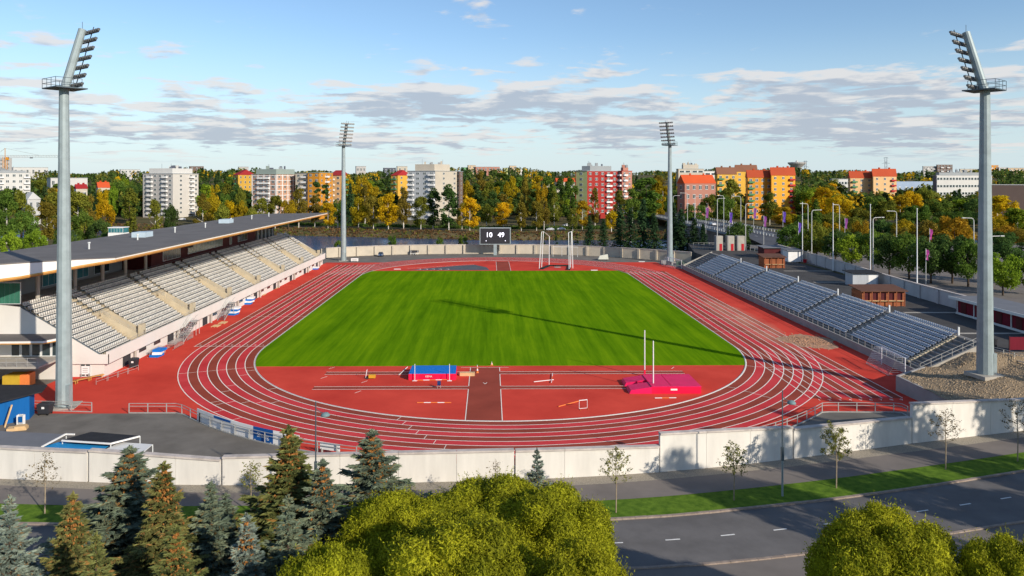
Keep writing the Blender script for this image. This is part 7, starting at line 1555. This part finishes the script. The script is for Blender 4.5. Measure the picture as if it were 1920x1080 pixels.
for px, yt, d, w, cl, v, lb, cn in ((18,930,42,190,'blue',2,'pale blue spruce at the left margin',False),(136,925,42,170,'rust',1,'rust-tinted narrow spruce next to the pale blue one',True),(243,838,48,290,'teal',0,'tall wide blue-green spruce with brown cones at its top',True),(308,868,44,200,'rust',1,'rust-tinted spruce with a tall cone-laden spire',True),(395,905,45,180,'teal',2,'teal spruce with a twin-looking top left of the orange-topped one',False),(423,925,47,160,'teal',0,'teal spruce squeezed between its neighbours',False),(462,965,40,170,'blue',1,'blue spruce with an orange cone-laden tip',True),(541,800,48,220,'green',1,'tallest green spruce with an orange cone-laden top',True),(605,862,46,220,'teal',0,'blue-green spruce right of the tallest green one',True),(698,806,50,250,'teal',0,'dark spruce with wide open boughs before the long wall run',True),(1007,842,52,110,'blue',2,'small blue spruce peeping over the willows',False),(330,985,38,220,'green',0,'low green spruce in front of the rust-tinted spire',True),(180,1000,37,200,'green',2,'low dark green spruce filling the row at the front',False),(540,930,41,200,'teal',2,'teal spruce in front of the tallest green one',False)):
    spruce(px, yt, d, w, cl, v, lb, cn)
# ---------------------------------------------------------------- young street trees
m_yl = mat('leaf_young', (.16,.18,.03), .7, .25, 2.0, col2=(.26,.25,.05), island=.35, transl=.25, spec=.2); m_yl2 = mat('leaf_young_brown', (.13,.10,.04), .7, .25, 2.0, col2=(.20,.15,.06), island=.35, transl=.2, spec=.2)
def young(px, py, ytop, n, mm, label, sd, wide=1.0):
    n = int(n*1.9)
    g_ = np.random.default_rng(sd); x, y = gp(px, py, .09); h = (py - ytop)/F*dep(x, y); t = thing('young_street_tree', label, 'tree', (x, y, .05), 0, 'young trees on the verge'); b = MB(); tips = []
    b.tube([(0,0,-.05),(.03,0,h*.4),(-.02,.02,h*.7),(0,0,h)], [.055,.045,.03,.008], 6)
    for k in range(20):
        z = h*(.42 + .5*k/20); a = k*2.4 + g_.uniform(-.4,.4); l = h*.24*wide*(1.1 - .55*k/20)*g_.uniform(.7,1.15); e = (math.cos(a)*l, math.sin(a)*l, z + l*.65); m_ = (e[0]*.5, e[1]*.5, z + l*.25)
        b.tube([(0,0,z), m_, e], [.016,.011,.004], 4, cap=False)
        for q in range(3):
            f = g_.uniform(.4,.95); o_ = (e[0]*f, e[1]*f, z + l*.65*f); e2 = (o_[0]+g_.normal(0,.2), o_[1]+g_.normal(0,.2), o_[2]+abs(g_.normal(0,.22))); b.tube([o_, e2], [.006,.003], 3, cap=False); tips += [np.array(o_)*(1-s_) + np.array(e2)*s_ for s_ in (0,.5,1)]
        tips += [np.array(e), np.array(m_)]
    me = b.mesh('trunk', m_barkp); put('trunk', me, t)
    T = np.array(tips); C = T[g_.integers(len(T), size=n)] + g_.normal(0, .09, (n, 3)); V, Fq = leaf_quads(C, np.tile([0,0,1.0], (n,1)), .15, .6, g_, .9); put('leaves', npmesh('leaves', V, Fq, mm), t)
young(84, 963, 853, 160, m_yl2, 'nearly bare young tree on the verge before the low wall', 1); young(1155, 961, 838, 420, m_yl, 'young tree with small green leaves left of the big wall step', 2); young(1376, 938, 832, 520, m_yl, 'young tree with dense green crown between wall step and lamp', 3); young(1568, 915, 798, 900, m_yl, 'fullest yellow-green young tree right of the lamp', 4); young(1773, 880, 770, 260, m_yl2, 'brownish young tree before the tallest wall run', 5, 1.2); young(1908, 865, 750, 300, m_yl2, 'brownish young tree at the right margin', 6, 1.2); young(930, 962, 860, 60, m_yl2, 'almost leafless young tree behind the willow tops', 7, .6); young(470, 962, 868, 260, m_yl, 'young tree half hidden behind the spruces', 8)
# ---------------------------------------------------------------- big street trees outside the frame that shade wall and road
for x, y, h, w, lb in ((40,-119,20,8.5,'first'),(50.5,-115,22,9.5,'second'),(61,-110,21,9,'third'),(72,-104,22,10,'fourth'),(84,-97,21,10,'fifth'),(49,-129,17,9,'sixth'),(61,-122,18,10,'seventh')):
    mc, mt = proto('round', rnd.randrange(3)); t = thing('roadside_tree', lb + ' big leafy tree of the row by the road, its shadow falling towards the wall', 'tree', (x, y, 0), rnd.uniform(0,6), 'big roadside trees'); k = put('crown', mc, t, sc=(w/.84, w/.84, h)); k.material_slots[0].link = 'OBJECT'; k.material_slots[0].material = LF['olive']; put('trunk', mt, t, sc=(h,h,h))
